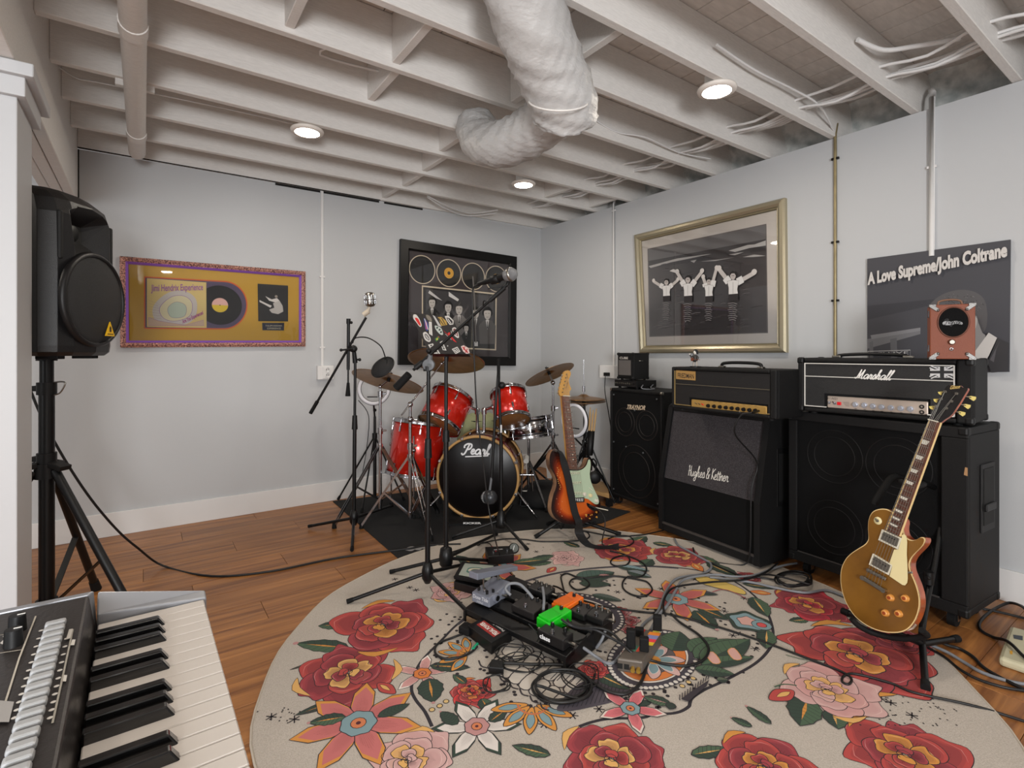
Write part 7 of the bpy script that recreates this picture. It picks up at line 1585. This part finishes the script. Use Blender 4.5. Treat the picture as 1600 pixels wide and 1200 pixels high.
sc_ = thing('speaker_cable', 'long black cable from the loudspeaker snaking over the wood floor', 'cable', G(300, 899))
MB().tube(smooth([P(40, 590, 2.3), P(60, 640, 2.32), P(85, 690, 2.36), P(118, 745, 2.42), P(150, 790, 2.5), P(185, 830, 2.6), P(215, 856, 2.68), G(255, 884, .012), G(330, 900, .006), G(420, 893, .006), G(520, 873, .006), G(600, 862, .006), G(640, 857, .011), G(668, 852, .011), G(720, 850, .012)], 6), .0055, 8).build('cord', cable_black, sc_)
# ---------------------------------------------------------------- keyboard
ZK = .81
O = G(318, 936, ZK); E1 = (G(373, 1133, ZK) - O).normalized(); E2 = V((-E1.y, E1.x, 0))
if E2.dot(-RT) < 0: E2 = -E2
Mk = Matrix((E2, E1, UP)).transposed().to_4x4()
if Mk.determinant() < 0: pass
KM = Matrix((E1, E2, UP)).transposed().to_4x4(); KM.translation = O
kb = thing('keyboard', 'silver and black synthesizer keyboard with white keys, cut by the picture corner', 'keyboard', M=KM)
B = lambda: MB(KM)
KL = .95; kw = .0235; NK = 36
silver = mat('silver_case', (140, 142, 147), .4, .3); whitek = mat('white_key', (196, 190, 184), .35, coat=.15); blackk = mat('black_key', (16, 16, 17), .15, coat=.6); dkp = mat('dark_panel', (42, 38, 37), .4, bump=.1, scale=200)
B().box(-.022, KL, -.004, .33, -.075, -.03).build('case_bottom', silver, kb, bev=.006)
B().box(-.022, KL, .12, .345, -.035, -.028).build('case_rear', silver, kb)
B().hexa([(-.022, -.004, -.03), (-.002, -.004, -.03), (-.002, .122, -.03), (-.022, .122, -.03)], [(-.022, -.004, .004), (-.002, -.004, .001), (-.002, .122, .012), (-.022, .122, .036)]).build('end_cheek', silver, kb, bev=.002)
B().hexa([(-.016, .1215, -.03), (KL, .1215, -.03), (KL, .345, -.03), (-.016, .345, -.03)], [(-.002, .130, .040), (KL, .130, .040), (KL, .345, .040), (-.002, .345, .040)]).build('control_panel', [dkp], kb, bev=.003)
B().hexa([(-.024, .121, -.03), (-.014, .121, -.03), (-.014, .35, -.03), (-.024, .35, -.03)], [(-.014, .125, .041), (-.003, .130, .041), (-.003, .35, .042), (-.014, .35, .043)]).build('panel_end', silver, kb, bev=.002)
wk = B().box(.0006, kw - .0006, 0, .1205, -.022, 0).build('white_key', whitek, kb, bev=.0012, world=True, seg=1)
for k in range(1, NK): subdup(wk, kb, Matrix.Translation((k * kw, 0, 0)))
bk0 = B().hexa([(-.0065, .047, -.003), (.0065, .047, -.003), (.0065, .1205, -.003), (-.0065, .1205, -.003)], [(-.005, .056, .011), (.005, .056, .011), (.005, .1205, .011), (-.005, .1205, .011)]).build('black_key', blackk, kb, bev=.0015)
bk0.name = 'black_key'; firstk = True
for k in range(1, NK):
    if (k % 7) in (2, 3, 4, 6, 0): pass
    # from the top C downwards: C B A G F E D C ...; blacks between B-A, A-G, G-F, E-D, D-C
    if (k % 7) in (2, 3, 4, 6, 0):
        if firstk: bk0.matrix_basis = Matrix.Translation((k * kw, 0, 0)); firstk = False
        else: o = bk0.copy(); S.collection.objects.link(o); o.parent = kb; o.matrix_basis = Matrix.Translation((k * kw, 0, 0)); MW[o.name] = KM
zp = .040
p0k = KM @ V((0, .2, .0402))
def loc(px, py): p = KM.inverted() @ PL(px, py, p0k, UP); return p
a, b2 = loc(87, 979), loc(48, 1122); st_ = (b2 - a) / 12; hv = abs((loc(71, 981) - loc(104, 976)).y) / 2; hu = st_.length * .36
btn = B().box(-hu, hu, -hv, hv, 0, .007).build('slider_button', mat('pale_grey_button', (160, 162, 164), .4), kb, bev=.0025)
btn.location = (a.x, a.y, zp)
for k in range(1, 24):
    q = a + st_ * k
    if q.x > KL - .05: break
    o = btn.copy(); S.collection.objects.link(o); o.parent = kb; MW[o.name] = KM; o.location = (q.x, q.y, zp)
A = Art(lambda x, y: PL(x, y, p0k, UP), UP, .0012, .00003)
A.line([(56, 964), (30, 1030), (5, 1110), (-8, 1150)], .0016, (178, 172, 160)); A.line([(114, 985), (100, 1050), (82, 1132)], .0016, (150, 146, 136)); A.line([(-5, 1023), (34, 1017)], .0012, (178, 172, 160)); A.line([(0, 994), (36, 989)], .0012, (150, 146, 136))
for k in range(12): A.disc((64 - k * 3.8, 987 + k * 12.5), .0022, (196, 192, 186), 8)
for k in range(11): A.disc((104 - k * 2.6, 1000 + k * 12.5), .0022, (190, 186, 180), 8)
A.fill([(108, 986), (114, 985), (110, 1000), (103, 1002)], (170, 166, 158)); A.fill([(113, 1002), (118, 1002), (116, 1011), (110, 1011)], (190, 186, 178)); A.fill([(100, 1058), (105, 1058), (103, 1068), (98, 1068)], (190, 186, 178))
A.fill([(0, 1098), (22, 1100), (14, 1132), (-4, 1132)], (150, 148, 146))
for x, y in ((0, 1008), (4, 998)): A.fill([(x, y), (x + 8, y - 8), (x + 12, y - 7), (x + 4, y + 2)], (190, 188, 184))
A.build('panel_print', kb)
for x, y in ((27, 985), (21, 1008)):
    q = loc(x, y); B().cyl((q.x, q.y, zp), (q.x, q.y, zp + .018), .0085, .0075, n=18).build('control_knob', black_plastic, kb, bev=.001)
    B().box(q.x - .0006, q.x + .0006, q.y - .007, q.y, zp + .0178, zp + .0186).build('knob_pointer', silver_line, kb)
ks = thing('keyboard_stand', 'black cross-legged stand under the synthesizer keyboard', 'stand', KM @ V((.45, .16, -ZK)))
for s, x in ((1, .25), (1, .7)):
    for a_, b_2 in (((x, .02, -.08), (x + .0, .30, -ZK + .02)), ((x + .04, .30, -.08), (x + .04, .02, -ZK + .02))): MB().bar(KM @ V(a_), KM @ V(b_2), .03, .02, E1).build('leg', black_metal, ks)
for y in (.02, .30):
    MB().bar(KM @ V((.1, y, -.088)), KM @ V((.85, y, -.088)), .03, .022).build('top_bar', black_metal, ks); MB().bar(KM @ V((.15, y, -ZK + .012)), KM @ V((.8, y, -ZK + .012)), .03, .02).build('foot_bar', black_metal, ks)
# ---------------------------------------------------------------- pedalboard and pedals
ZB = .10
cA_, cB2, cC, cD = G(724, 938, ZB), G(884, 1012, ZB + .0), G(962, 962, ZB + .02), G(800, 893, ZB + .02)
ub = (cB2 - cA_); ub.z = 0; Lb = ub.length; ub.normalize(); vb = V((-ub.y, ub.x, 0))
if vb.dot(FW) < 0: vb = -vb
Db = min(.42, ((cD - cA_)).dot(vb)); ang = math.atan2(ub.y, ub.x)
PM = Matrix((ub, vb, UP)).transposed().to_4x4(); PM.translation = V((cA_.x, cA_.y, RUGZ))
pb = thing('pedalboard', 'black slatted metal pedalboard on the rug carrying the effect pedals', 'pedalboard', M=PM)
Bp = lambda: MB(PM)
h0, h1 = .055, .095
for i in range(4):
    y0 = Db * i / 4 + .004; z = h0 + (h1 - h0) * i / 3; Bp().hexa([(0, y0, z - .022), (Lb, y0, z - .022), (Lb, y0 + Db * .17, z - .012), (0, y0 + Db * .17, z - .012)], [(0, y0, z), (Lb, y0, z), (Lb, y0 + Db * .17, z + .01), (0, y0 + Db * .17, z + .01)]).build('rail', black_metal, pb, bev=.003)
for x in (0, Lb - .012): Bp().hexa([(x, 0, .004), (x + .012, 0, .004), (x + .012, Db, .004), (x, Db, .004)], [(x, 0, h0 - .004), (x + .012, 0, h0 - .004), (x + .012, Db, h1 + .004), (x, Db, h1 + .004)]).build('side_plate', black_metal, pb)
for x in (.01, Lb - .03):
    for y in (.01, Db - .03): Bp().cyl((x + .01, y + .01, 0), (x + .01, y + .01, .008), .012, n=10).build('rubber_foot', black_rubber, pb)
Bp().box(.02, Lb * .42, -.001, .004, .008, .03).build('velcro_strip', mat('tan_velcro', (128, 104, 78), .9, bump=.8, scale=200), pb)
def topz(y): return RUGZ + h0 + (h1 - h0) * y / Db + .004
def pedal(label, px, py, w_, l_, h_, col, yaw=0, knobs=3, zz=None, rough=.4, metal=.2, slope=.3, foot='switch', kcol=None, cat='effect pedal'):
    z = zz if zz is not None else ZB + .01
    c = G(px, py, z + h_ / 2); q = PM.inverted() @ c
    z = zz if zz is not None else topz(max(0, min(Db, q.y))) + .003
    c = G(px, py, z + h_ / 2)
    M = Matrix.Translation((c.x, c.y, z)) @ Matrix.Rotation(ang + yaw, 4, 'Z'); t = thing('effect_pedal', label, cat, M=M)
    m_ = mat('pedal_%d_%d_%d' % col, col, rough, metal)
    b = MB(M); b.hexa([(-w_ / 2, -l_ / 2, 0), (w_ / 2, -l_ / 2, 0), (w_ / 2, l_ / 2, 0), (-w_ / 2, l_ / 2, 0)], [(-w_ / 2, -l_ / 2, h_ * (1 - slope)), (w_ / 2, -l_ / 2, h_ * (1 - slope)), (w_ / 2, l_ / 2, h_), (-w_ / 2, l_ / 2, h_)]); b.build('enclosure', m_, t, bev=.004)
    for k in range(knobs):
        x = -w_ / 2 + w_ * (k + .5) / knobs; y = l_ * .32; z1 = h_ * (1 - slope * .2); MB(M).cyl((x, y, z1 - .002), (x, y, z1 + .011), .0075, .0065, n=12).build('control_knob', kcol or black_plastic, t, bev=.001)
        MB(M).box(x - .0006, x + .0006, y, y + .006, z1 + .0105, z1 + .0118).build('knob_pointer', silver_line, t)
    y = -l_ * .3; z1 = h_ * (1 - slope * .8)
    if foot == 'switch': MB(M).cyl((0, y, z1 - .003), (0, y, z1 + .008), .0075, n=12).cyl((0, y, z1 + .008), (0, y, z1 + .014), .005, n=12).build('footswitch', chrome, t)
    else: MB(M).hexa([(-w_ * .42, -l_ * .46, z1 - .008), (w_ * .42, -l_ * .46, z1 - .008), (w_ * .42, l_ * .08, h_ * .9 - .004), (-w_ * .42, l_ * .08, h_ * .9 - .004)], [(-w_ * .42, -l_ * .46, z1 + .008), (w_ * .42, -l_ * .46, z1 + .008), (w_ * .42, l_ * .08, h_ * .9 + .004), (-w_ * .42, l_ * .08, h_ * .9 + .004)]).build('foot_plate', foot, t, bev=.003)
    for s in (-1, 1): MB(M).cyl((s * w_ / 2, l_ * .1, h_ * .4), (s * (w_ / 2 + .028), l_ * .1, h_ * .4), .0065, n=10).build('patch_plug', nickel, t)
    return t, M
YW = 0
# grey compact pedal with treadle
gpm = (120, 124, 136)
t, M = pedal('grey drive pedal with treadle and white lettering at left of pedalboard', 768, 924, .10, .15, .06, gpm, .08, 0, foot='switch', rough=.45, metal=.1)
gm_ = mat('pedal_120_124_136', gpm)
MB(M).hexa([(-.045, -.10, .115), (.005, -.10, .115), (.02, .17, .07), (-.03, .17, .07)], [(-.045, -.10, .143), (.005, -.10, .143), (.02, .17, .09), (-.03, .17, .09)]).build('treadle', gm_, t, bev=.003)
MB(M).cyl((-.02, -.03, .05), (-.02, -.03, .105), .004, n=8).build('treadle_rod', nickel, t); MB(M).cyl((-.01, .06, .05), (-.01, .06, .09), .005, n=8).build('treadle_hinge', nickel, t)
A = Art(None, M.to_3x3() @ V((0, -1, 0)), .0006, .00003); A.fn = None
text(A, 'Dose Tide', M @ V((-.043, -.0755, .02)), M @ V((.043, -.0755, .02)), M @ V((-.043, -.0755, .036)), (206, 206, 210), shear=.2, bold=.02); text(A, 'MINI', M @ V((-.02, -.0755, .005)), M @ V((.015, -.0755, .005)), M @ V((-.02, -.0755, .014)), (196, 196, 200), shear=.2); A.build('lettering', t)
for yy_ in (-.035, .03): MB(M).cyl((.049, yy_, .03), (.062, yy_, .03), .019, n=20).build('jack_housing', gm_, t, bev=.002)
MB(M).cyl((.06, -.035, .03), (.066, -.035, .03), .011, n=14).build('jack_socket', black_plastic, t)
for xx_, yy_ in ((-.03, -.05), (.02, -.055), (.034, -.03)): MB(M).cyl((xx_, yy_, .04), (xx_, yy_, .058), .006, n=10).build('screw_cap', black_plastic, t)
pc_ = thing('patch_cable', 'thick silver patch cable curling over the grey drive pedal', 'cable', P(800, 915, 2.3))
MB().tube(smooth([G(798, 930, .16), G(790, 920, .18), G(797, 912, .2), G(812, 913, .2), G(825, 925, .18), G(833, 935, .16)], 6), .006, 8).build('cord', cable_grey, pc_)
pedal('black vibrato pedal with silver knobs on the pedalboard beside the grey pedal', 828, 948, .12, .10, .04, (34, 32, 32), 0, 4)
t, M = pedal('bright green effect pedal with black knob near front of pedalboard', 866, 966, .075, .125, .055, (20, 196, 30), -.15, 1, foot=mat('pedal_20_196_30', (20, 196, 30), .4, .2), rough=.4, metal=0)
t, M = pedal('orange effect pedal behind the green one on the pedalboard', 887, 944, .072, .12, .05, (226, 106, 26), -.15, 1, foot=mat('pedal_226_106_26', (226, 106, 26), .4, .2), rough=.4, metal=0)
MB(M).box(.0, .0, 0, 0, 0, 0) 
t, M = pedal('black booster pedal with white lower-case word at front edge of pedalboard', 868, 994, .12, .065, .045, (24, 23, 24), 0, 2, slope=.1)
A = Art(None, M.to_3x3() @ V((0, -1, 0)), .0006, .00003); text(A, 'class', M @ V((-.05, -.0335, .012)), M @ V((-.0, -.0335, .012)), M @ V((-.05, -.0335, .03)), (220, 220, 220), bold=.04); A.build('lettering', t)
pedal('small black pedal with two knobs right of the orange pedal', 908, 955, .075, .07, .035, (26, 25, 26), 0, 2)
pedal('small black pedal with three knobs at right end of pedalboard', 936, 962, .08, .07, .035, (28, 27, 27), 0, 3, kcol=nickel)
pedal('low black pedal with chrome knobs at the far back of pedalboard', 846, 922, .11, .06, .035, (26, 26, 27), 0, 4, kcol=nickel)
# volume pedal at the left of the board
def G2(px, py, z): return G(px, py, z)
t = thing('wah_pedal', 'black rocker pedal with patterned top at far left of pedalboard', 'effect pedal', G(740, 915, RUGZ))
q0 = [G(709, 918, .02), G(772, 935, .02), G(779, 905, .02), G(722, 896, .02)]
q0 = [V((p.x, p.y, RUGZ + .001)) for p in q0]
MB().hexa(q0, [p + V((0, 0, .04)) for p in q0]).build('base', mat('pedal_26_26_27', (26, 26, 27), .45, .1), t, bev=.004)
q1 = [q0[0] + V((0, 0, .05)), q0[1] + V((0, 0, .062)), q0[2] + V((0, 0, .07)), q0[3] + V((0, 0, .058))]
MB().hexa(q1, [p + V((0, 0, .016)) for p in q1]).build('rocker', black_rubber, t, bev=.003)
cc = sum(q1, V()) / 4; nn1 = (q1[1] - q1[0]).cross(q1[3] - q1[0]).normalized(); A = Art(None, nn1, .0166, .00004)
A.fill3([cc + (p - cc) * .78 for p in q1], (148, 156, 146)); ee = (q1[1] - q1[0]).normalized(); e2_ = nn1.cross(ee)
for r, cl_ in ((.045, (70, 110, 100)), (.034, (190, 180, 160)), (.022, (60, 90, 80))): A.fill3([cc + ee * r * 1.4 * math.cos(2 * PI * i / 20) + e2_ * r * .8 * math.sin(2 * PI * i / 20) for i in range(20)], cl_)
A.build('patterned_top', t)
# tuner pedal farther back
q = [G(763, 884, RUGZ), G(803, 880, RUGZ), G(800, 866, RUGZ), G(758, 868, RUGZ)]
t = thing('footswitch', 'small black two-button footswitch with gauge behind the pedalboard', 'footswitch', G(780, 876, RUGZ))
MB().hexa([p + V((0, 0, .001)) for p in q], [p + V((0, 0, .05)) for p in q]).build('case', black_plastic, t, bev=.003)
nt_ = q[0] + V((0, 0, .05)); A = Art(lambda x, y: PL(x, y, nt_, UP), UP, .0005, .00003)
ctr4 = sum(q, V()) / 4 + V((0, 0, .05)); eu = (q[1] - q[0]).normalized(); ev = V((-eu.y, eu.x, 0))
for s in (-1, 1):
    c = ctr4 + eu * s * .04 - ev * .01; MB().cyl(c - V((0, 0, .002)), c + V((0, 0, .008)), .009, n=12).build('button', chrome, t)
text(A, 'Framus', ctr4 - eu * .03 + ev * .012, ctr4 + eu * .02 + ev * .012, ctr4 - eu * .03 + ev * .024, (200, 200, 200), bold=.02) if 0 else text(A, 'FRIEDMAN', ctr4 - eu * .03 + ev * .012, ctr4 + eu * .02 + ev * .012, ctr4 - eu * .03 + ev * .024, (200, 200, 200), bold=.02)
A.build('lettering', t)
c = ctr4 + eu * .085 + ev * .015; M = frame(c, CV(.1, .55, -.8)); MB().lathe([(.001, .008), (.028, .008), (.03, 0), (.001, 0)], c, CV(.1, .55, -.8), n=20).build('gauge', black_plastic, t)
A = Art(None, M.to_3x3() @ V((0, 0, 1)), .0084, .00003); A.fill3([M @ V((.024 * math.cos(2 * PI * i / 16), .024 * math.sin(2 * PI * i / 16), 0)) for i in range(16)], (92, 96, 92)); A.line3([M @ V((-.01, -.01, 0)), M @ V((.006, .012, 0))], .003, (220, 220, 220)); A.build('gauge_face', t)
rc_ = thing('patch_cable', 'short black cable with red plug at the small footswitch', 'cable', G(770, 862, RUGZ))
MB().tube(smooth([G(750, 851, .014), G(746, 852, .015), G(752, 848, .014), G(764, 849, .02), G(769, 855, .04)], 5), .003, 6).build('cord', cable_black, rc_)
MB().cyl(G(769, 855, .04), G(775, 863, .055), .006, n=10).build('plug', mat('red_plug', (176, 34, 38), .4), rc_, label='red plug')
# power supply in front
t = thing('power_supply', 'black pedal power supply with red and white label in front of pedalboard', 'power supply', G(765, 985, RUGZ))
q = [G(731, 977, .056), G(768, 1005, .056), G(800, 984, .056), G(762, 960, .056)]
q = [V((p.x, p.y, RUGZ + .002)) for p in q]
MB().hexa(q, [p + V((0, 0, .045)) for p in q]).build('case', black_metal, t, bev=.003)
ctr5 = sum(q, V()) / 4 + V((0, 0, .045)); eu = (q[1] - q[0]).normalized(); ev = (q[3] - q[0]).normalized(); A = Art(None, UP, .0006, .00004)
eL = (q[1] - q[0]).length / 2; eW = (q[3] - q[0]).length / 2
Fp = lambda a_, b_2: ctr5 + eu * eL * a_ + ev * eW * b_2
A.fill3([Fp(-.7, -.5), Fp(.75, -.5), Fp(.75, .25), Fp(-.7, .25)], (150, 34, 30)); A.fill3([Fp(-.7, .4), Fp(.8, .4), Fp(.8, .72), Fp(-.7, .72)], (24, 23, 24))
text(A, 'PEDAL POWER', Fp(.7, .1), Fp(-.65, .1), Fp(.7, -.3), (214, 210, 204), bold=.04); text(A, 'Power Supply', Fp(.75, .68), Fp(-.65, .68), Fp(.75, .42), (200, 198, 196), bold=.02)
A.build('printed_label', t)
MB().hexa([G(716, 990, .02), G(732, 996, .02), G(741, 986, .02), G(726, 982, .02)], [G(716, 990, .02) + V((0, 0, .03)), G(732, 996, .02) + V((0, 0, .03)), G(741, 986, .02) + V((0, 0, .03)), G(726, 982, .02) + V((0, 0, .03))]).build('plug', black_rubber, t, bev=.004)
MB().cyl(G(739, 1014, .02), G(746, 1006, .02), .006, n=8).build('green_tip', mat('green_plug', (30, 150, 110), .4), t)
t = thing('power_adapter', 'small black adapter block lying in the tangle before the pedalboard', 'adapter', G(775, 1048, RUGZ))
q = [G(763, 1054, RUGZ), G(787, 1056, RUGZ), G(787, 1043, RUGZ), G(768, 1041, RUGZ)]; MB().hexa([p + V((0, 0, .001)) for p in q], [p + V((0, 0, .028)) for p in q]).build('case', black_plastic, t, bev=.004)
# power strip
t = thing('power_strip', 'bronze-grey power strip with colourful stickers and plugs right of pedalboard', 'power strip', G(1000, 1020, RUGZ))
def quadz(l, z0, z1, nm, m_, par, bev=.004):
    a = [G(x, y, RUGZ) for x, y in l]; return MB().hexa([p + V((0, 0, z0)) for p in a], [p + V((0, 0, z1)) for p in a]).build(nm, m_, par, bev=bev)
bz = mat('bronze_grey', (100, 92, 84), .45, .3)
a = G(964, 1050, RUGZ); b2 = G(1004, 1056, RUGZ); c2 = G(1034, 1008, RUGZ); d2_ = G(1000, 1000, RUGZ)
MB().hexa([p + V((0, 0, .002)) for p in (a, b2, c2, d2_)], [p + V((0, 0, .05)) for p in (a, b2, c2, d2_)]).build('case', bz, t, bev=.006)
eu = (b2 - a).normalized(); el = (b2 - a).length; ev = (d2_ - a).normalized(); ew = (d2_ - a).length; nf = eu.cross(UP); nf = nf if nf.dot(FW) < 0 else -nf
A = Art(None, UP, .0008, .00004); Fq = lambda u, v: a + eu * el * u + ev * ew * v + V((0, 0, .05))
for u0, v0_, u1, v1, c_ in ((.55, .48, .98, .58, (222, 190, 40)), (.55, .58, .98, .68, (226, 60, 70)), (.55, .68, .98, .8, (126, 130, 176)), (.5, .8, .98, .9, (226, 130, 40)), (.05, .85, .3, .95, (160, 30, 26)), (.35, .25, .5, .42, (60, 110, 90)), (.5, .25, .62, .42, (196, 70, 50)), (.62, .9, .9, .98, (190, 180, 70))): A.fill3([Fq(u0, v0_), Fq(u1, v0_), Fq(u1, v1), Fq(u0, v1)], c_)
A.build('stickers', t)
for u in (.62, .84): c = a + eu * el * u + V((0, 0, .022)); MB().cyl(c, c + nf * .016, .008, n=12).build('coax_plug', mat('gold_plug', (196, 156, 70), .3, .7), t)
for u in (.12, .38): c = a + eu * el * u + V((0, 0, .024)); MB().bar(c - eu * .009, c + eu * .009, .004, .018, UP).build('phone_socket', black_gap, t) 
for u, v, hh_ in ((.22, .35, .07), (.78, .32, .05), (.75, 1.0, .06), (.2, .75, .03)): c = Fq(u, v); MB().bar(c - V((0, 0, .002)), c + V((0, 0, hh_)), .026, .034, eu).build('plug', black_rubber, t, bev=.005)
# beige surge box on right
t = thing('surge_protector', 'beige surge protector box on the wood floor at right edge', 'power strip', G(1590, 1030))
q = [G(1560, 1040, .0), G(1640, 1068, .0), G(1650, 1010, .0), G(1578, 990, .0)]
beige = mat('beige_plastic', (196, 190, 160), .45)
MB().hexa(q, [p + V((0, 0, .035)) for p in q]).build('case', beige, t, bev=.012)
p0s = q[0] + V((0, 0, .035)); A = Art(lambda x, y: PL(x, y, p0s, UP), UP, .001, .00003); A.fill([(1583, 992), (1598, 994), (1598, 1001), (1584, 998)], (70, 76, 84)); A.fill([(1578, 1017), (1582, 1017), (1582, 1023), (1578, 1022)], (214, 160, 50)); A.build('label', t)
# ---------------------------------------------------------------- cables on the floor
def cab(name, label, pts, r=.0042, m=None, z=None, lift=0, cat='cable', loops=None, group=None):
    q = []
    for i, p in enumerate(pts):
        zz = p[2] if len(p) > 2 else RUGZ + r + .001 + lift; q.append(G(p[0], p[1], zz))
    t = thing(name, label, cat, q[0], group=group); MB().tube(smooth(q, 6), r, 8).build('cord', m or cable_black, t); return t
Zr = RUGZ + .006
def coil(cx, cy, rx, ry, turns, z=Zr, jit=3, seed=1, a0=0):
    rs = random.Random(seed); o = []
    n = int(turns * 10)
    for i in range(n): a = a0 + 2 * PI * i / 10; k = 1 + .12 * math.sin(i * .37 + seed); o.append((cx + rx * k * math.cos(a) + rs.uniform(-jit, jit), cy + ry * k * math.sin(a) + rs.uniform(-jit, jit) * .5, z + .0009 * i))
    return o
cab('audio_cable', 'black cable looping on the rug between the sunburst guitar and the pedalboard', [(953, 861), (975, 866), (984, 874), (978, 883), (962, 884), (954, 879), (959, 872), (975, 868), (990, 872), (1006, 881), (1010, 890), (1005, 899), (993, 902), (981, 901), (973, 910), (975, 921), (990, 930), (1008, 931), (1019, 922), (1013, 911), (1000, 906), (960, 900), (923, 903), (897, 904), (890, 912), (900, 921), (915, 919), (921, 912), (913, 904), (900, 901), (886, 896), (877, 900), (878, 910), (882, 925)])
cab('audio_cable', 'long straight black cable crossing the rug to the lower right corner', [(850, 915, .1), (870, 917, .08), (893, 931, .03), (920, 941), (949, 949), (1013, 957), (1032, 957), (1092, 971), (1140, 985), (1202, 1006), (1255, 1026), (1312, 1048), (1330, 1060), (1326, 1069), (1316, 1065), (1319, 1056), (1337, 1053), (1391, 1067), (1428, 1082), (1506, 1099), (1560, 1114, .006), (1640, 1140, .006)])
cab('power_cable', 'grey cable rising from the power strip toward the middle cabinet', [(970, 1034, .04), (984, 1014), (1004, 977), (1026, 958), (1034, 940), (1040, 925), (1054, 906), (1075, 900), (1096, 897), (1110, 889), (1110, 880), (1100, 874), (1078, 862), (1060, 852), (1054, 842)], .006, cable_grey)
cab('power_cable', 'grey cable running from the power strip to the right cabinet', [(1016, 985, .04), (1030, 960), (1043, 945), (1056, 922), (1070, 905), (1114, 898), (1150, 901), (1178, 899), (1200, 891), (1222, 884), (1245, 880)], .006, cable_grey, lift=.006)
cab('power_cable', 'grey cable ending behind the gold guitar body', [(1109, 902), (1147, 906), (1180, 911), (1210, 918), (1257, 926), (1290, 922), (1315, 930), (1340, 940)], .006, cable_grey, lift=.002)
cab('power_cable', 'black cable beside the grey ones, running to the right cabinet', [(1040, 962), (1036, 945), (1042, 928), (1057, 917), (1106, 910), (1161, 906), (1195, 895), (1215, 880)], .005, lift=.012)
cab('power_cable', 'black cable lying along the foot of the middle cabinet', [(1083, 856), (1087, 866), (1105, 876), (1125, 886), (1160, 900), (1185, 902), (1212, 906)], .0045, lift=.002)
cab('audio_cable', 'coil of black cable beside the caster of the right cabinet', coil(1240, 905, 26, 11, 4.2, seed=4) + [(1215, 900, .05), (1190, 898, .02), (1162, 903)], .0045)
cab('power_cable', 'black cable making a wide loop right of the power strip', [(1048, 958, .03), (1062, 972), (1092, 992), (1107, 1012), (1100, 1030), (1076, 1040), (1043, 1038), (1015, 1031), (985, 1018, .06), (950, 985, .1), (900, 978, .12), (886, 968, .13)], .005, lift=.003)
cab('audio_cable', 'coiled black cable in front of the pedalboard', coil(878, 1072, 42, 24, 2.6, seed=7, jit=2) + [(905, 1092, .03), (925, 1080, .02)], .0048)
cab('power_cable', 'thick black cable sweeping from the adapter round to the power strip', [(776, 1040, .03), (789, 1036), (830, 1038), (880, 1039), (905, 1050), (925, 1066), (950, 1080), (978, 1084), (1000, 1068), (1010, 1040), (1010, 1018, .05), (1002, 1005, .08)], .006, lift=.004)
cab('power_cable', 'black cable looping left of the power supply', [(722, 991, .03), (708, 996), (684, 1006), (680, 1020), (694, 1029), (718, 1027), (736, 1019), (746, 1010, .02)], .0045)
for k, (cx_, cy_, rx, ry, sd, lab) in enumerate(((800, 1020, 24, 12, 1, 'thin tangled wire loops under the front edge of pedalboard'), (815, 1035, 34, 14, 2, 'wider thin wire loops in front of the pedalboard'), (775, 1068, 20, 14, 3, 'thin wire looping over the printed teeth by the adapter'), (905, 1055, 28, 20, 4, 'thin wire circle inside the coiled cable'))): cab('thin_wire', lab, coil(cx_, cy_, rx, ry, 2.3, seed=sd, jit=4), .0022)
cab('thin_wire', 'thin wire hanging over the front of the pedalboard to the rug', [(826, 975, .12), (838, 988, .09), (848, 1002, .05), (846, 1020), (838, 1032)], .0022)
cab('audio_cable', 'black cable running along the black carpet edge behind the footswitch', [(690, 868), (747, 850), (789, 842), (821, 843), (848, 846), (901, 845), (920, 840), (918, 832), (905, 828), (925, 832), (960, 838), (1000, 836), (1027, 831), (1045, 826)], .004)
cab('power_cable', 'black cable from gold guitar foot to lower right', [(1470, 1004, .02), (1483, 1009, .012), (1500, 1014, .007), (1520, 1026, .007), (1536, 1042, .007), (1562, 1058, .007), (1610, 1082, .007)], .006)
cab('power_cable', 'grey cable on the wood floor at right, between two black ones', [(1455, 1008), (1480, 1019, .012), (1507, 1035, .007), (1533, 1050, .007), (1575, 1064, .007), (1620, 1072, .007)], .006, cable_grey)
cab('power_cable', 'black cable hugging the rug rim at right', [(1450, 1012), (1475, 1026), (1500, 1046, .012), (1530, 1062, .007), (1570, 1074, .007), (1620, 1082, .007)], .005)
cab('power_cable', 'black cable arching over the beige surge protector', [(1640, 990, .03), (1605, 955, .05), (1594, 946, .04), (1576, 942, .02), (1555, 951, .006), (1539, 963, .006), (1530, 975, .006), (1534, 986, .006), (1553, 996, .006), (1570, 1000, .03), (1582, 1008, .05), (1600, 1026, .045), (1640, 1060, .04)], .006)
cab('power_cable', 'black cable along the right wall skirting', [(1535, 951, .006), (1560, 956, .006), (1597, 965, .006), (1640, 976, .006)], .005)
# guitar lead to the front of the board
cab('audio_cable', 'dark grey lead from the green pedal across to the power strip', [(878, 968, .15), (890, 976, .15), (905, 981, .13), (930, 984, .1), (955, 997, .08), (975, 1008, .08)], .005, mat('dark_lead', (40, 41, 43), .5))
cab('audio_cable', 'grey lead from the front pedal to the rug beside the power strip', [(884, 998, .08), (905, 1008, .06), (930, 1025, .02), (948, 1036), (960, 1034), (968, 1025)], .006, cable_grey)
cab('audio_cable', 'silver patch lead leaning off the right end of pedalboard', [(946, 985, .08), (940, 1000, .05), (932, 1012, .015)], .006, cable_grey)
cab('audio_cable', 'silver lead pushed between green pedal and its neighbours', [(848, 918, .16), (850, 935, .15), (849, 952, .13)], .006, cable_grey)
